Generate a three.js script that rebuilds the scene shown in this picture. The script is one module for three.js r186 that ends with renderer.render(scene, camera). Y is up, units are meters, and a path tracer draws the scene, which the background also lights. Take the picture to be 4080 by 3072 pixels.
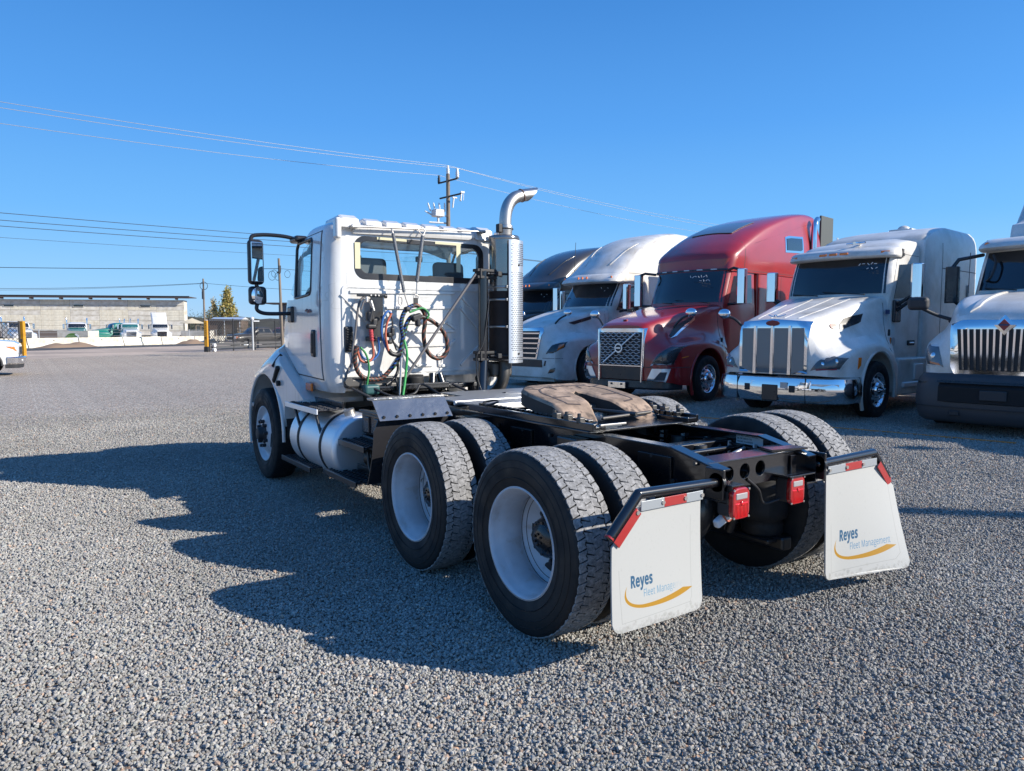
import * as THREE from 'three';
import { RoundedBoxGeometry } from 'three/addons/geometries/RoundedBoxGeometry.js';
import { mergeGeometries, mergeVertices, toCreasedNormals } from 'three/addons/utils/BufferGeometryUtils.js';
import { Brush, Evaluator, SUBTRACTION, INTERSECTION } from 'three-bvh-csg';

// ---------- camera, sky, sun, exposure ----------
const scene = new THREE.Scene();
const camera = new THREE.PerspectiveCamera(56.36, 1024 / 771, 0.1, 9000);
camera.rotation.order = 'YXZ';
camera.position.set(-3.414, 1.666, 3.154);
camera.rotation.set(-0.0769, -0.6005, 0);
const renderer = new THREE.WebGLRenderer({ antialias: true });
renderer.setSize(1024, 771);
renderer.toneMapping = THREE.LinearToneMapping;
renderer.toneMappingExposure = 1.5;
renderer.shadowMap.enabled = true;
const SUN = new THREE.Vector3(1.31, 1, 1.46).normalize();
{
  const W = 512, H = 256, SK = .66, d = new Float32Array(W * H * 4), v = new THREE.Vector3();
  const lerp = (a, b, t) => a.map((x, i) => x + (b[i] - x) * t);
  const stops = [[-1, [.20, .20, .21]], [-.03, [.30, .33, .37]], [0, [.50, .66, .90]], [.06, [.34, .62, 1.0]], [.14, [.195, .495, .99]], [.26, [.112, .362, .89]], [.4, [.068, .258, .71]], [.62, [.05, .205, .61]], [1, [.04, .165, .52]]];
  for (let j = 0; j < H; j++) for (let i = 0; i < W; i++) {
    const el = ((j + .5) / H - .5) * Math.PI, az = ((i + .5) / W - .5) * 2 * Math.PI, y = Math.sin(el);
    let k = 0; while (k < stops.length - 2 && y > stops[k + 1][0]) k++;
    let c = lerp(stops[k][1], stops[k + 1][1], Math.min(1, Math.max(0, (y - stops[k][0]) / (stops[k + 1][0] - stops[k][0]))));
    v.set(Math.cos(el) * Math.cos(az), y, Math.cos(el) * Math.sin(az));
    const s = Math.max(0, v.dot(SUN)); // scattered light brightens towards the sun
    if (y > -.02) c = c.map((x, n) => x * (1 + .35 * s * s) + [.5, .52, .5][n] * Math.pow(s, 40) * .9 + [.10, .10, .09][n] * Math.pow(s, 6));
    d.set([c[0] * SK * .96, c[1] * SK * 1.06, c[2] * SK * 1.03, 1], (j * W + i) * 4);
  }
  const t = new THREE.DataTexture(d, W, H, THREE.RGBAFormat, THREE.FloatType);
  t.mapping = THREE.EquirectangularReflectionMapping; t.magFilter = t.minFilter = THREE.LinearFilter; t.needsUpdate = true;
  scene.background = t; scene.environment = t;
}
const sun = new THREE.DirectionalLight(new THREE.Color(1, .93, .82), 5.0);
sun.position.copy(SUN).multiplyScalar(60); sun.castShadow = true;
Object.assign(sun.shadow.camera, { left: -40, right: 40, top: 30, bottom: -30, near: 1, far: 160 });
sun.shadow.mapSize.set(4096, 4096); scene.add(sun, sun.target);

// ---------- helpers ----------
let seed = 7; const rnd = () => { seed = (seed * 1664525 + 1013904223) >>> 0; return seed / 4294967296; };
const rr = (a, b) => a + (b - a) * rnd();
const hash = (x, y) => { let h = Math.imul(x | 0, 374761393) + Math.imul(y | 0, 668265263); h = Math.imul(h ^ (h >>> 13), 1274126177); return ((h ^ (h >>> 16)) >>> 0) / 4294967296; };
function noise(x, y, per = 1e9) { // value noise, wraps at per
  const xi = Math.floor(x), yi = Math.floor(y), f = t => t * t * (3 - 2 * t), u = f(x - xi), w = f(y - yi), m = (a) => ((a % per) + per) % per;
  const a = hash(m(xi), m(yi)), b = hash(m(xi + 1), m(yi)), c = hash(m(xi), m(yi + 1)), e = hash(m(xi + 1), m(yi + 1));
  return a + (b - a) * u + (c - a) * w + (a - b - c + e) * u * w;
}
const fbm = (x, y, o = 4, per = 1e9) => { let s = 0, a = .5, n = 0; for (let i = 0; i < o; i++) { s += a * noise(x, y, per); n += a; x = x * 2 + 13 * 0; y *= 2; per *= 2; a *= .55; } return s / n; };
const smooth = (a, b, x) => { const t = Math.min(1, Math.max(0, (x - a) / (b - a))); return t * t * (3 - 2 * t); };
const used = {};
function numbered(n) { used[n] = (used[n] ?? -1) + 1; return used[n] ? n + '_' + String(used[n]).padStart(3, '0') : n; }
const V = (x, y, z) => new THREE.Vector3(x, y, z);
const V2 = (p) => p.map(([x, y]) => new THREE.Vector2(x, y));
function box(w, h, d, x = 0, y = 0, z = 0, r = 0, rot = [0, 0, 0]) {
  const g = r ? new RoundedBoxGeometry(w, h, d, 2, Math.min(r, w / 2.01, h / 2.01, d / 2.01)) : new THREE.BoxGeometry(w, h, d);
  if (rot[0]) g.rotateX(rot[0]); if (rot[1]) g.rotateY(rot[1]); if (rot[2]) g.rotateZ(rot[2]);
  return g.translate(x, y, z);
}
function cyl(a, b, r0, r1 = r0, n = 16, open = false) { // between two points
  const p = V(...a), q = V(...b), d = q.clone().sub(p), L = d.length();
  const g = new THREE.CylinderGeometry(r1, r0, L, n, 1, open);
  g.applyQuaternion(new THREE.Quaternion().setFromUnitVectors(V(0, 1, 0), d.normalize()));
  return g.translate((p.x + q.x) / 2, (p.y + q.y) / 2, (p.z + q.z) / 2);
}
function tube(pts, r, n = 8, seg, closed = false, tension) {
  const c = new THREE.CatmullRomCurve3(pts.map(p => V(...p)), closed, tension === undefined ? 'centripetal' : 'catmullrom', tension);
  return new THREE.TubeGeometry(c, seg ?? pts.length * 6, r, n, closed);
}
function poly(pts, r, n = 8) { // straight runs with ball joints
  const out = []; for (let i = 1; i < pts.length; i++) out.push(cyl(pts[i - 1], pts[i], r, r, n));
  for (const p of pts) out.push(new THREE.SphereGeometry(r, n, 6).translate(...p)); return out;
}
function lathe(pts, n = 48) { return new THREE.LatheGeometry(V2(pts), n); }
const latheX = (pts, n = 48) => lathe(pts.map(([s, r]) => [r, s]), n).rotateZ(-Math.PI / 2); // [along x, radius]
function ext(pts, depth, bevel = 0, holes = []) { // 2D outline in xy, extruded along +z, bevel kept inside
  const s = new THREE.Shape(V2(pts)); for (const h of holes) s.holes.push(new THREE.Path(V2(h)));
  return new THREE.ExtrudeGeometry(s, { depth: depth - 2 * bevel, bevelEnabled: bevel > 0, bevelSize: bevel, bevelThickness: bevel, bevelOffset: -bevel, bevelSegments: 2, curveSegments: 8 }).translate(0, 0, bevel);
}
const circle = (x, y, r, n = 18) => Array.from({ length: n }, (_, i) => [x + r * Math.cos(i / n * 6.2832), y + r * Math.sin(i / n * 6.2832)]);
// side view outline in (z, y), extruded across x from x0 to x1
function side(pts, x0, x1, bevel = 0, holes = []) {
  return ext(pts.map(([z, y]) => [-z, y]), x1 - x0, bevel, holes.map(h => h.map(([z, y]) => [-z, y]))).rotateY(Math.PI / 2).translate(x0, 0, 0);
}
// plan outline in (x, z), extruded up from y0 to y1
function plan(pts, y0, y1, bevel = 0, holes = []) { return ext(pts.map(([x, z]) => [x, -z]), y1 - y0, bevel, holes.map(h => h.map(([x, z]) => [x, -z]))).rotateX(-Math.PI / 2).translate(0, y0, 0); }
function grid(f, nu, nv, closeU = false) { // surface sheet from f(u, v) -> [x,y,z]
  const pos = [], uv = [], idx = [];
  for (let j = 0; j <= nv; j++) for (let i = 0; i <= nu; i++) { pos.push(...f(i / nu, j / nv)); uv.push(i / nu, j / nv); }
  for (let j = 0; j < nv; j++) for (let i = 0; i < nu; i++) { const a = j * (nu + 1) + i, b = a + 1, c = a + nu + 1, d = c + 1; idx.push(a, b, d, a, d, c); }
  const g = new THREE.BufferGeometry(); g.setAttribute('position', new THREE.Float32BufferAttribute(pos, 3)); g.setAttribute('uv', new THREE.Float32BufferAttribute(uv, 2)); g.setIndex(idx); g.computeVertexNormals(); return g;
}
// closed body through rings of equal length, with flat end caps
function loft(rings, crease = .7, caps = true) {
  const n = rings[0].length, pos = rings.flat(2), idx = [];
  for (let j = 0; j < rings.length - 1; j++) for (let i = 0; i < n; i++) { const a = j * n + i, b = j * n + (i + 1) % n, c = a + n, d = b + n; idx.push(a, b, d, a, d, c); }
  if (caps) for (const [j, flip] of [[0, 1], [rings.length - 1, 0]]) {
    const R = rings[j], m = [0, 1, 2].map(k => R.reduce((s, p) => s + p[k], 0) / n), ci = pos.length / 3; pos.push(...m);
    for (let i = 0; i < n; i++) { const a = j * n + i, b = j * n + (i + 1) % n; flip ? idx.push(ci, b, a) : idx.push(ci, a, b); }
  }
  let g = new THREE.BufferGeometry(); g.setAttribute('position', new THREE.Float32BufferAttribute(pos, 3)); g.setIndex(idx);
  // make sure it faces outwards
  let vol = 0; const P = i => [pos[3 * i], pos[3 * i + 1], pos[3 * i + 2]];
  for (let i = 0; i < idx.length; i += 3) { const a = P(idx[i]), b = P(idx[i + 1]), c = P(idx[i + 2]); vol += a[0] * (b[1] * c[2] - b[2] * c[1]) - a[1] * (b[0] * c[2] - b[2] * c[0]) + a[2] * (b[0] * c[1] - b[1] * c[0]); }
  if (vol < 0) for (let i = 0; i < idx.length; i += 3) { const t = idx[i]; idx[i] = idx[i + 1]; idx[i + 1] = t; }
  g.setIndex(idx);
  g = crease === null ? g : toCreasedNormals(g, crease); if (crease === null) g.computeVertexNormals();
  g.setAttribute('uv', new THREE.Float32BufferAttribute(new Float32Array(g.attributes.position.count * 2), 2)); return g;
}
// smooth table: rows [key, v1, v2, ...] -> function key -> [v1, v2, ...] (monotone cubic)
function table(rows) {
  const n = rows.length, m = rows[0].length - 1, X = rows.map(r => r[0]), S = [];
  for (let c = 1; c <= m; c++) { const d = []; for (let i = 0; i < n - 1; i++) d.push((rows[i + 1][c] - rows[i][c]) / (X[i + 1] - X[i])); S.push(X.map((_, i) => i === 0 ? d[0] : i === n - 1 ? d[n - 2] : d[i - 1] * d[i] <= 0 ? 0 : 2 * d[i - 1] * d[i] / (d[i - 1] + d[i]))); }
  return k => { k = Math.min(X[n - 1], Math.max(X[0], k)); let i = 0; while (i < n - 2 && k > X[i + 1]) i++; const h = X[i + 1] - X[i], t = (k - X[i]) / h, t2 = t * t, t3 = t2 * t;
    return S.map((s, c) => (2 * t3 - 3 * t2 + 1) * rows[i][c + 1] + (t3 - 2 * t2 + t) * h * s[i] + (-2 * t3 + 3 * t2) * rows[i + 1][c + 1] + (t3 - t2) * h * s[i + 1]); };
}
// cab: rings in plan by height. rows [y, zFront, zBack, halfWidth, frontRadius, backRadius, bow]
function cabLoft(rows, levels) {
  const T = table(rows), Y = levels ?? Array.from({ length: 34 }, (_, i) => rows[0][0] + (rows[rows.length - 1][0] - rows[0][0]) * i / 33);
  return loft(Y.map(y => { const [zf, zb, w, rf, rb, bow] = T(y), P = [], N = 5;
    const arc = (cx, cz, r, a0, a1) => { for (let i = 0; i <= N; i++) { const a = a0 + (a1 - a0) * i / N; P.push([cx + r * Math.cos(a), y, cz + r * Math.sin(a)]); } };
    const f = (x) => bow * Math.pow(Math.max(-1, Math.min(1, x / w)), 2), line = (a, b, n, fn) => { for (let i = 1; i < n; i++) P.push(fn(a + (b - a) * i / n)); };
    const zc = zf + f(w - rf);
    arc(w - rb, zb - rb, rb, Math.PI / 2, 0); line(zb - rb, zc + rf, 8, z => [w, y, z]);
    arc(w - rf, zc + rf, rf, 0, -Math.PI / 2); line(w - rf, -w + rf, 12, x => [x, y, zf + f(x)]);
    arc(-w + rf, zc + rf, rf, -Math.PI / 2, -Math.PI); line(zc + rf, zb - rb, 8, z => [-w, y, z]);
    arc(-w + rb, zb - rb, rb, Math.PI, Math.PI / 2); line(-w + rb, w - rb, 8, x => [x, y, zb]); return P; }), .62);
}
// bonnet with front wings: rings by z. rows [z, crownHalf, yTop, wingX, wingY, yBottom]
function hoodLoft(rows, n = 34) {
  const T = table(rows), out = [];
  for (let k = 0; k <= n; k++) { const z = rows[0][0] + (rows[rows.length - 1][0] - rows[0][0]) * k / n, [hw, yt, wx, wy, yb] = T(z);
    const ym = yt - .1, half = [[0, yt + .012], [hw * .55, yt], [hw - .06, yt - .03], [hw, yt - .1], [hw + (wx - hw) * .16, ym + (wy - ym) * .42], [hw + (wx - hw) * .42, wy + (ym - wy) * .22], [hw + (wx - hw) * .68, wy + (ym - wy) * .055], [wx - .07, wy - .015], [wx - .01, wy - .09], [wx, wy - .2]];
    const c = new THREE.CatmullRomCurve3(half.map(p => V(p[0], p[1], 0)), false, 'centripetal').getPoints(26).map(p => [p.x, p.y]);
    for (let i = 1; i <= 6; i++) c.push([wx, wy - .2 + (yb - wy + .2) * i / 6]);
    const h2 = c.map(p => [p[0], p[1], z]), bl = []; for (let i = 1; i < 10; i++) bl.push([wx - 2 * wx * i / 10, yb, z]);
    out.push([...h2, ...bl, ...h2.slice(1).reverse().map(p => [-p[0], p[1], z])]); }
  return loft(out, .62);
}
const EV = new Evaluator(); EV.attributes = ['position', 'normal']; EV.useGroups = false;
const cut = (g, ...tools) => csg(g, tools, SUBTRACTION), common = (g, ...tools) => csg(g, tools, INTERSECTION);
function csg(g, tools, op) {
  const pre = x => { let k = x.clone(); for (const a of Object.keys(k.attributes)) if (a !== 'position' && a !== 'normal') k.deleteAttribute(a); if (!k.index) k = mergeVertices(k, 1e-5); return k; };
  let b = new Brush(pre(g)); b.updateMatrixWorld();
  for (const t of tools) { const k = new Brush(pre(t)); k.updateMatrixWorld(); const r = EV.evaluate(b, k, op); b = new Brush(r.geometry); b.updateMatrixWorld(); }
  const r = b.geometry; r.setAttribute('uv', new THREE.Float32BufferAttribute(new Float32Array(r.attributes.position.count * 2), 2)); return r;
}
// a panel that lies on a body: outline in the plane seen along dir ('-x','+x','-z','+z','-y'), t proud of the surface
const RC = new THREE.Raycaster();
function onBody(body, dir, outline, t = .006, nu = 10, nv = 10, thick = .012) {
  const ax = dir[1], sg = dir[0] === '-' ? 1 : -1, D = V(ax === 'x' ? sg : 0, ax === 'y' ? -1 : 0, ax === 'z' ? sg : 0);
  const mesh = body.isMesh ? body : new THREE.Mesh(body, new THREE.MeshBasicMaterial({ side: THREE.DoubleSide })); mesh.updateMatrixWorld();
  const org = (a, b) => ax === 'x' ? V(-sg * 9, b, a) : ax === 'z' ? V(a, b, -sg * 20) : V(a, 20, b);
  const hit = (a, b) => { RC.set(org(a, b), D); const h = RC.intersectObject(mesh, false)[0]; return h ? h.point : null; };
  const bs = outline.map(p => p[1]), b0 = Math.min(...bs), b1 = Math.max(...bs);
  const span = b => { const xs = []; for (let i = 0; i < outline.length; i++) { const p = outline[i], q = outline[(i + 1) % outline.length]; if (Math.abs(p[1] - q[1]) < 1e-9) { if (Math.abs(p[1] - b) < 1e-6) xs.push(p[0], q[0]); } else { const k = (b - p[1]) / (q[1] - p[1]); if (k >= -1e-9 && k <= 1 + 1e-9) xs.push(p[0] + k * (q[0] - p[0])); } } return [Math.min(...xs), Math.max(...xs)]; };
  const P = []; for (let j = 0; j <= nv; j++) { const b = b0 + (b1 - b0) * (j / nv), [s0, s1] = span(b); for (let i = 0; i <= nu; i++) { const a = s0 + (s1 - s0) * i / nu; P.push([a, b, hit(a, b)]); } }
  // fill the misses from the nearest hit
  for (const p of P) if (!p[2]) { let best = null, bd = 1e9; for (const q of P) if (q[2] && !q[3]) { const d = (q[0] - p[0]) ** 2 + (q[1] - p[1]) ** 2; if (d < bd) { bd = d; best = q; } } const h = best ? best[2].clone() : V(0, 0, 0); if (ax === 'x') h.set(h.x, p[1], p[0]); else if (ax === 'z') h.set(p[0], p[1], h.z); else h.set(p[0], h.y, p[1]); p[2] = h; p[3] = 1; }
  const at = (i, j) => P[Math.max(0, Math.min(nv, j)) * (nu + 1) + Math.max(0, Math.min(nu, i))][2];
  const front = [], back = [];
  for (let j = 0; j <= nv; j++) for (let i = 0; i <= nu; i++) { const n = at(i + 1, j).clone().sub(at(i - 1, j)).cross(at(i, j + 1).clone().sub(at(i, j - 1))); if (n.lengthSq() < 1e-16) n.copy(D).negate(); n.normalize(); if (n.dot(D) > 0) n.negate(); if (n.dot(D) > -.2) n.addScaledVector(D, -.4).normalize(); const p = at(i, j); front.push(p.clone().addScaledVector(n, t)); back.push(p.clone().addScaledVector(n, t - thick)); }
  const K = (a, i, j) => a[j * (nu + 1) + i].toArray(), G = [grid((u, v) => K(front, Math.round(u * nu), Math.round(v * nv)), nu, nv)];
  const nv0 = front.length; const rim = []; for (let i = 0; i <= nu; i++) rim.push([i, 0]); for (let j = 1; j <= nv; j++) rim.push([nu, j]); for (let i = nu - 1; i >= 0; i--) rim.push([i, nv]); for (let j = nv - 1; j >= 0; j--) rim.push([0, j]);
  G.push(grid((u, v) => { const [i, j] = rim[Math.round(u * (rim.length - 1))]; return K(v < .5 ? front : back, i, j); }, rim.length - 1, 1));
  for (const g of G) { // outward facing
    const n = g.attributes.normal; if (g === G[0]) { let s = 0; for (let i = 0; i < n.count; i++) s += n.getX(i) * D.x + n.getY(i) * D.y + n.getZ(i) * D.z; if (s > 0) { const x = g.index.array; for (let i = 0; i < x.length; i += 3) { const q = x[i]; x[i] = x[i + 1]; x[i + 1] = q; } g.computeVertexNormals(); } } }
  return G;
}
// a bar profile swept round a plan path: path [[x,z]...], profile [[out, y]...] (closed)
function sweep(path, prof, smoothPath = 40, crease = .5) {
  const c = new THREE.CatmullRomCurve3(path.map(p => V(p[0], 0, p[1])), false, 'centripetal').getPoints(smoothPath);
  return loft(c.map((p, i) => { const a = c[Math.max(0, i - 1)], b = c[Math.min(c.length - 1, i + 1)], d = b.clone().sub(a).normalize(), n = V(-d.z, 0, d.x); return prof.map(([o, y]) => [p.x + n.x * o, y, p.z + n.z * o]); }), crease);
}
// box-projected uv in metres
function metreUV(g) {
  const k = g.index ? g.toNonIndexed() : g, p = k.attributes.position, uv = new Float32Array(p.count * 2), A = V(), B = V(), C = V();
  for (let i = 0; i < p.count; i += 3) { A.fromBufferAttribute(p, i); B.fromBufferAttribute(p, i + 1); C.fromBufferAttribute(p, i + 2); const n = B.clone().sub(A).cross(C.clone().sub(A)), x = Math.abs(n.x), y = Math.abs(n.y), z = Math.abs(n.z);
    [A, B, C].forEach((q, j) => uv.set(y >= x && y >= z ? [q.x, q.z] : x >= z ? [q.z, q.y] : [q.x, q.y], (i + j) * 2)); }
  k.setAttribute('uv', new THREE.BufferAttribute(uv, 2)); return k;
}
function mrg(list, keepUV = false) {
  const L = [list].flat(9).filter(Boolean).map(g => { let k = g.index ? g.toNonIndexed() : g; for (const a of Object.keys(k.attributes)) if (!['position', 'normal', 'uv', ...(keepUV === 'color' ? ['color'] : [])].includes(a)) k.deleteAttribute(a); if (!k.attributes.normal) k.computeVertexNormals(); if (!k.attributes.uv) k.setAttribute('uv', new THREE.Float32BufferAttribute(new Float32Array(k.attributes.position.count * 2), 2)); k.morphAttributes = {}; return k; });
  const g = L.length > 1 ? mergeGeometries(L) : L[0]; return keepUV ? g : metreUV(g);
}
function mk(name, geos, mat, parent = scene, keepUV = false) {
  const m = new THREE.Mesh(geos.isBufferGeometry && keepUV ? geos : mrg(geos, keepUV), mat); m.name = parent === scene ? numbered(name) : name; m.castShadow = m.receiveShadow = true; parent.add(m); return m;
}
function thing(name, label, category, [x, y, z] = [0, 0, 0], turn = 0, group) {
  const o = new THREE.Group(); o.name = numbered(name); scene.add(o); o.position.set(x, y, z); o.rotation.y = turn; o.userData = { label, category }; if (group) o.userData.group = group; return o;
}
function tag(o, label, category, group, kind) { if (kind) o.userData.kind = kind; if (label) o.userData.label = label; if (category) o.userData.category = category; if (group) o.userData.group = group; return o; }
const mirrorX = g => { const k = g.clone().scale(-1, 1, 1); if (k.index) { const a = k.index.array; for (let i = 0; i < a.length; i += 3) { const t = a[i]; a[i] = a[i + 1]; a[i + 1] = t; } } else for (const at of Object.values(k.attributes)) { const s = at.itemSize, a = at.array; for (let i = 0; i < at.count; i += 3) for (let c = 0; c < s; c++) { const t = a[i * s + c]; a[i * s + c] = a[(i + 1) * s + c]; a[(i + 1) * s + c] = t; } } return k; };

// ---------- materials ----------
function dataTex(n, f, srgb, rep = 1) { // f(u,v) -> [r,g,b] 0..1
  const d = new Uint8Array(n * n * 4); for (let j = 0; j < n; j++) for (let i = 0; i < n; i++) { const c = f(i / n, j / n); for (let k = 0; k < 3; k++) d[(j * n + i) * 4 + k] = Math.max(0, Math.min(255, c[k] * 255)); d[(j * n + i) * 4 + 3] = 255; }
  const t = new THREE.DataTexture(d, n, n); t.wrapS = t.wrapT = THREE.RepeatWrapping; t.magFilter = THREE.LinearFilter; t.minFilter = THREE.LinearMipmapLinearFilter; t.generateMipmaps = true; if (srgb) t.colorSpace = THREE.SRGBColorSpace; t.repeat.set(rep, rep); t.needsUpdate = true; return t;
}
const g1 = (x) => [x, x, x];
const dustTex = (lo, amt, rep) => dataTex(256, (u, v) => { const d = Math.pow(fbm(u * 6, v * 6, 5, 6), 1.4) * amt, s = noise(u * 128, v * 128, 128) * .04; return [lo - d * .9 - s, lo - d - s, lo - d * 1.15 - s]; }, true, rep);
const roughTex = (a, b, f, rep) => dataTex(128, (u, v) => g1(a + (b - a) * fbm(u * f, v * f, 5, f)), false, rep);
const PM = (o) => new THREE.MeshPhysicalMaterial(o), SM = (o) => new THREE.MeshStandardMaterial(o);
const C3 = (r, g, b) => new THREE.Color().setRGB(r, g, b);
const tDust = dustTex(1, .16, .45), tDust2 = dustTex(1, .3, .5), tRough = roughTex(.15, .55, 6, .7), tRoughHi = roughTex(.5, 1, 8, 1.3);
const tGrime = dataTex(512, (u, v) => { const d = Math.pow(fbm(u * 6, v * 6, 5, 6), 1.5) * .10, st = Math.pow(noise(u * 70, v * 3, 70), 4) * fbm(u * 5, v * 5, 3, 5) * .12, sp = noise(u * 200, v * 200, 200) > .93 ? .06 * fbm(u * 8, v * 8, 3, 8) : 0, sc = Math.pow(Math.max(0, 1 - Math.abs(fbm(u * 9 + 3 * noise(u * 3, v * 3, 3), v * 9, 2, 9) - .5) * 60), 2) * (fbm(u * 4, v * 4, 3, 4) > .55 ? .08 : 0), q = d + st + sp + sc; return [1 - q * .95, 1 - q * 1.02, 1 - q * 1.15]; }, true, .62);
const M = {
  white: PM({ color: C3(.70, .69, .67), map: tGrime, roughness: .14, clearcoat: 1, clearcoatRoughness: .05 }),
  whiteDusty: PM({ color: C3(.80, .785, .75), map: tDust2, roughness: .42, clearcoat: .5, clearcoatRoughness: .28 }),
  red: PM({ color: C3(.34, .006, .006), map: tDust, roughness: .4, clearcoat: 1, clearcoatRoughness: .1 }),
  blackPaint: PM({ color: C3(.007, .0072, .009), roughness: .42, roughnessMap: tRough, clearcoat: .8, clearcoatRoughness: .2 }),
  truckBlack: PM({ color: C3(.05, .043, .037), map: tDust2, roughness: .4, clearcoat: .9, clearcoatRoughness: .15 }),
  orange: PM({ color: C3(.62, .09, .02), map: tDust2, roughness: .4, clearcoat: .8, clearcoatRoughness: .15 }),
  green: PM({ color: C3(.01, .16, .12), roughness: .35, clearcoat: .8 }),
  frame: PM({ color: C3(.006, .006, .007), roughness: 1, roughnessMap: tRough, clearcoat: .5, clearcoatRoughness: .25 }),
  plastic: SM({ color: C3(.022, .022, .025), roughness: .55, roughnessMap: null }),
  greyPlastic: SM({ color: C3(.026, .027, .031), roughness: .62 }),
  rubber: SM({ color: C3(.0095, .0092, .0095), roughness: 1, roughnessMap: tRoughHi }),
  tread: SM({ color: C3(.44, .435, .43), roughness: .95, map: dataTex(256, (u, v) => { const n = .55 + .45 * fbm(u * 24, v * 24, 4, 24), s = noise(u * 120, v * 120, 120) * .25, l = .85 + .15 * (Math.sin(v * 6.2832 * 60 + 3 * noise(u * 30, v * 30, 30)) > .2 ? 1 : 0); return g1((n - s * .5 + .1) * l); }, true, 3.2) }),
  chrome: SM({ color: C3(.80, .81, .83), metalness: 1, roughness: .06 }),
  steel: SM({ color: C3(.50, .475, .445), metalness: 1, roughness: .42, roughnessMap: null }),
  alu: SM({ color: C3(.84, .845, .855), metalness: .8, roughness: .46 }),
  satin: SM({ color: C3(.74, .755, .77), metalness: .9, roughness: .36 }),
  darkSteel: SM({ color: C3(.10, .095, .09), metalness: .8, roughness: .5 }),
  rim: PM({ color: C3(.70, .72, .76), map: dataTex(256, (u, v) => { const a = fbm(u * 5, v * 5, 5, 5), r = Math.max(0, fbm(u * 9 + .3, v * 9, 4, 9) - .66) * 1.0; return [.97 - .16 * a - r * .3, .97 - .17 * a - r * .5, .97 - .18 * a - r * .7]; }, true, 1.6), roughness: .45, clearcoat: .25, clearcoatRoughness: .3 }),
  glass: PM({ color: C3(.88, .965, .98), transmission: 1, thickness: 0, roughness: .0, ior: 1.5 }),
  lens: PM({ color: C3(.93, .95, .97), transmission: 1, thickness: 0, roughness: .02, ior: 1.5 }),
  darkGlass: PM({ color: C3(.012, .014, .017), roughness: .04, roughnessMap: null, clearcoat: 1, clearcoatRoughness: .02 }),
  dustyGlass: PM({ color: C3(.021, .021, .022), roughness: .22, map: dataTex(256, (u, v) => { const s = Math.pow(noise(u * 60, v * 4, 60), 3), f = fbm(u * 7, v * 7, 4, 7); return g1(.45 + .5 * s * f + .2 * f); }, true, .8), clearcoat: 1, clearcoatRoughness: .06 }),
  mirror: SM({ color: C3(.85, .87, .88), metalness: 1, roughness: .015 }),
  amber: PM({ color: C3(.75, .17, .01), roughness: .25, clearcoat: 1 }),
  redLens: PM({ color: C3(.33, .006, .008), roughness: .18, clearcoat: 1, clearcoatRoughness: .03 }),
  redDeep: PM({ color: C3(.62, .004, .005), roughness: .12, clearcoat: 1 }),
  whiteLens: PM({ color: C3(.50, .50, .5), roughness: .2, clearcoat: 1 }),
  reflRed: PM({ color: C3(.33, .022, .02), roughness: .35, clearcoat: .6 }),
  reflWhite: PM({ color: C3(.36, .385, .40), roughness: .3, metalness: .3 }),
  seat: SM({ color: C3(.12, .12, .125), roughness: .9 }),
  trim: SM({ color: C3(.06, .06, .065), roughness: .8 }),
  tape: SM({ color: C3(.56, .53, .36), roughness: .8 }),
  hoseBlack: SM({ color: C3(.018, .018, .02), roughness: .45 }),
  hoseRed: SM({ color: C3(.42, .11, .06), roughness: .5 }),
  hoseBlue: SM({ color: C3(.025, .11, .33), roughness: .45 }),
  hoseGreen: SM({ color: C3(.03, .22, .06), roughness: .45 }),
  hoseGrey: SM({ color: C3(.13, .12, .12), roughness: .5 }),
  spring: SM({ color: C3(.22, .23, .24), metalness: .7, roughness: .45, bumpMap: dataTex(64, (u, v) => g1(.5 + .5 * Math.sin(v * 6.2832 * 16)), false, 12), bumpScale: .002 }),
  plate5: SM({ color: C3(.46, .37, .30), roughness: .85, metalness: .1, map: dataTex(512, (u, v) => { const a = fbm(u * 7, v * 7, 6, 7), b = fbm(u * 22, v * 22, 4, 22), d = smooth(.52, .72, fbm(u * 4, v * 4, 5, 4) * .6 + b * .4), w = .55 + .5 * a + .12 * b; return [w * (1 - .45 * d), w * (.95 - .42 * d), w * (.9 - .38 * d)]; }, true, 1.4), bumpMap: roughTex(0, 1, 24, 1.4), bumpScale: .004 }),
  concrete: SM({ color: C3(.84, .80, .71), roughness: .95, map: dataTex(256, (u, v) => { const a = fbm(u * 6, v * 6, 5, 6), s = Math.pow(noise(u * 48, v * 5, 48), 2); return [.84 + .2 * a - .07 * s, .83 + .2 * a - .08 * s, .80 + .19 * a - .09 * s]; }, true, .22) }),
  concrete2: SM({ color: C3(.76, .725, .65), roughness: .95, map: dustTex(1, .3, .3) }),
  concrete3: SM({ color: C3(.72, .69, .62), roughness: .95, map: dustTex(1, .35, .27) }),
  brown: SM({ color: C3(.16, .115, .09), roughness: .9 }),
  roofDark: SM({ color: C3(.07, .055, .055), roughness: .7 }),
  yellow: SM({ color: C3(.62, .30, .015), roughness: .55, map: dustTex(1, .2, .8) }),
  wood: SM({ color: C3(.27, .22, .17), roughness: .9, map: dataTex(128, (u, v) => g1(.7 + .3 * fbm(u * 40, v * 3, 4, 40)), true, 1) }),
  ironBlack: SM({ color: C3(.02, .02, .022), roughness: .6 }),
  galv: SM({ color: C3(.45, .46, .47), metalness: .6, roughness: .5 }),
  wire: SM({ color: C3(.30, .31, .33), metalness: .5, roughness: .5 }),
  cable: SM({ color: C3(.03, .035, .045), roughness: .7 }),
  porcelain: SM({ color: C3(.62, .63, .64), roughness: .4 }),
  rope: SM({ color: C3(.55, .20, .05), roughness: .9 }),
};
M.plastic.roughnessMap = tRough; M.plastic.roughness = .9;
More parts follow.
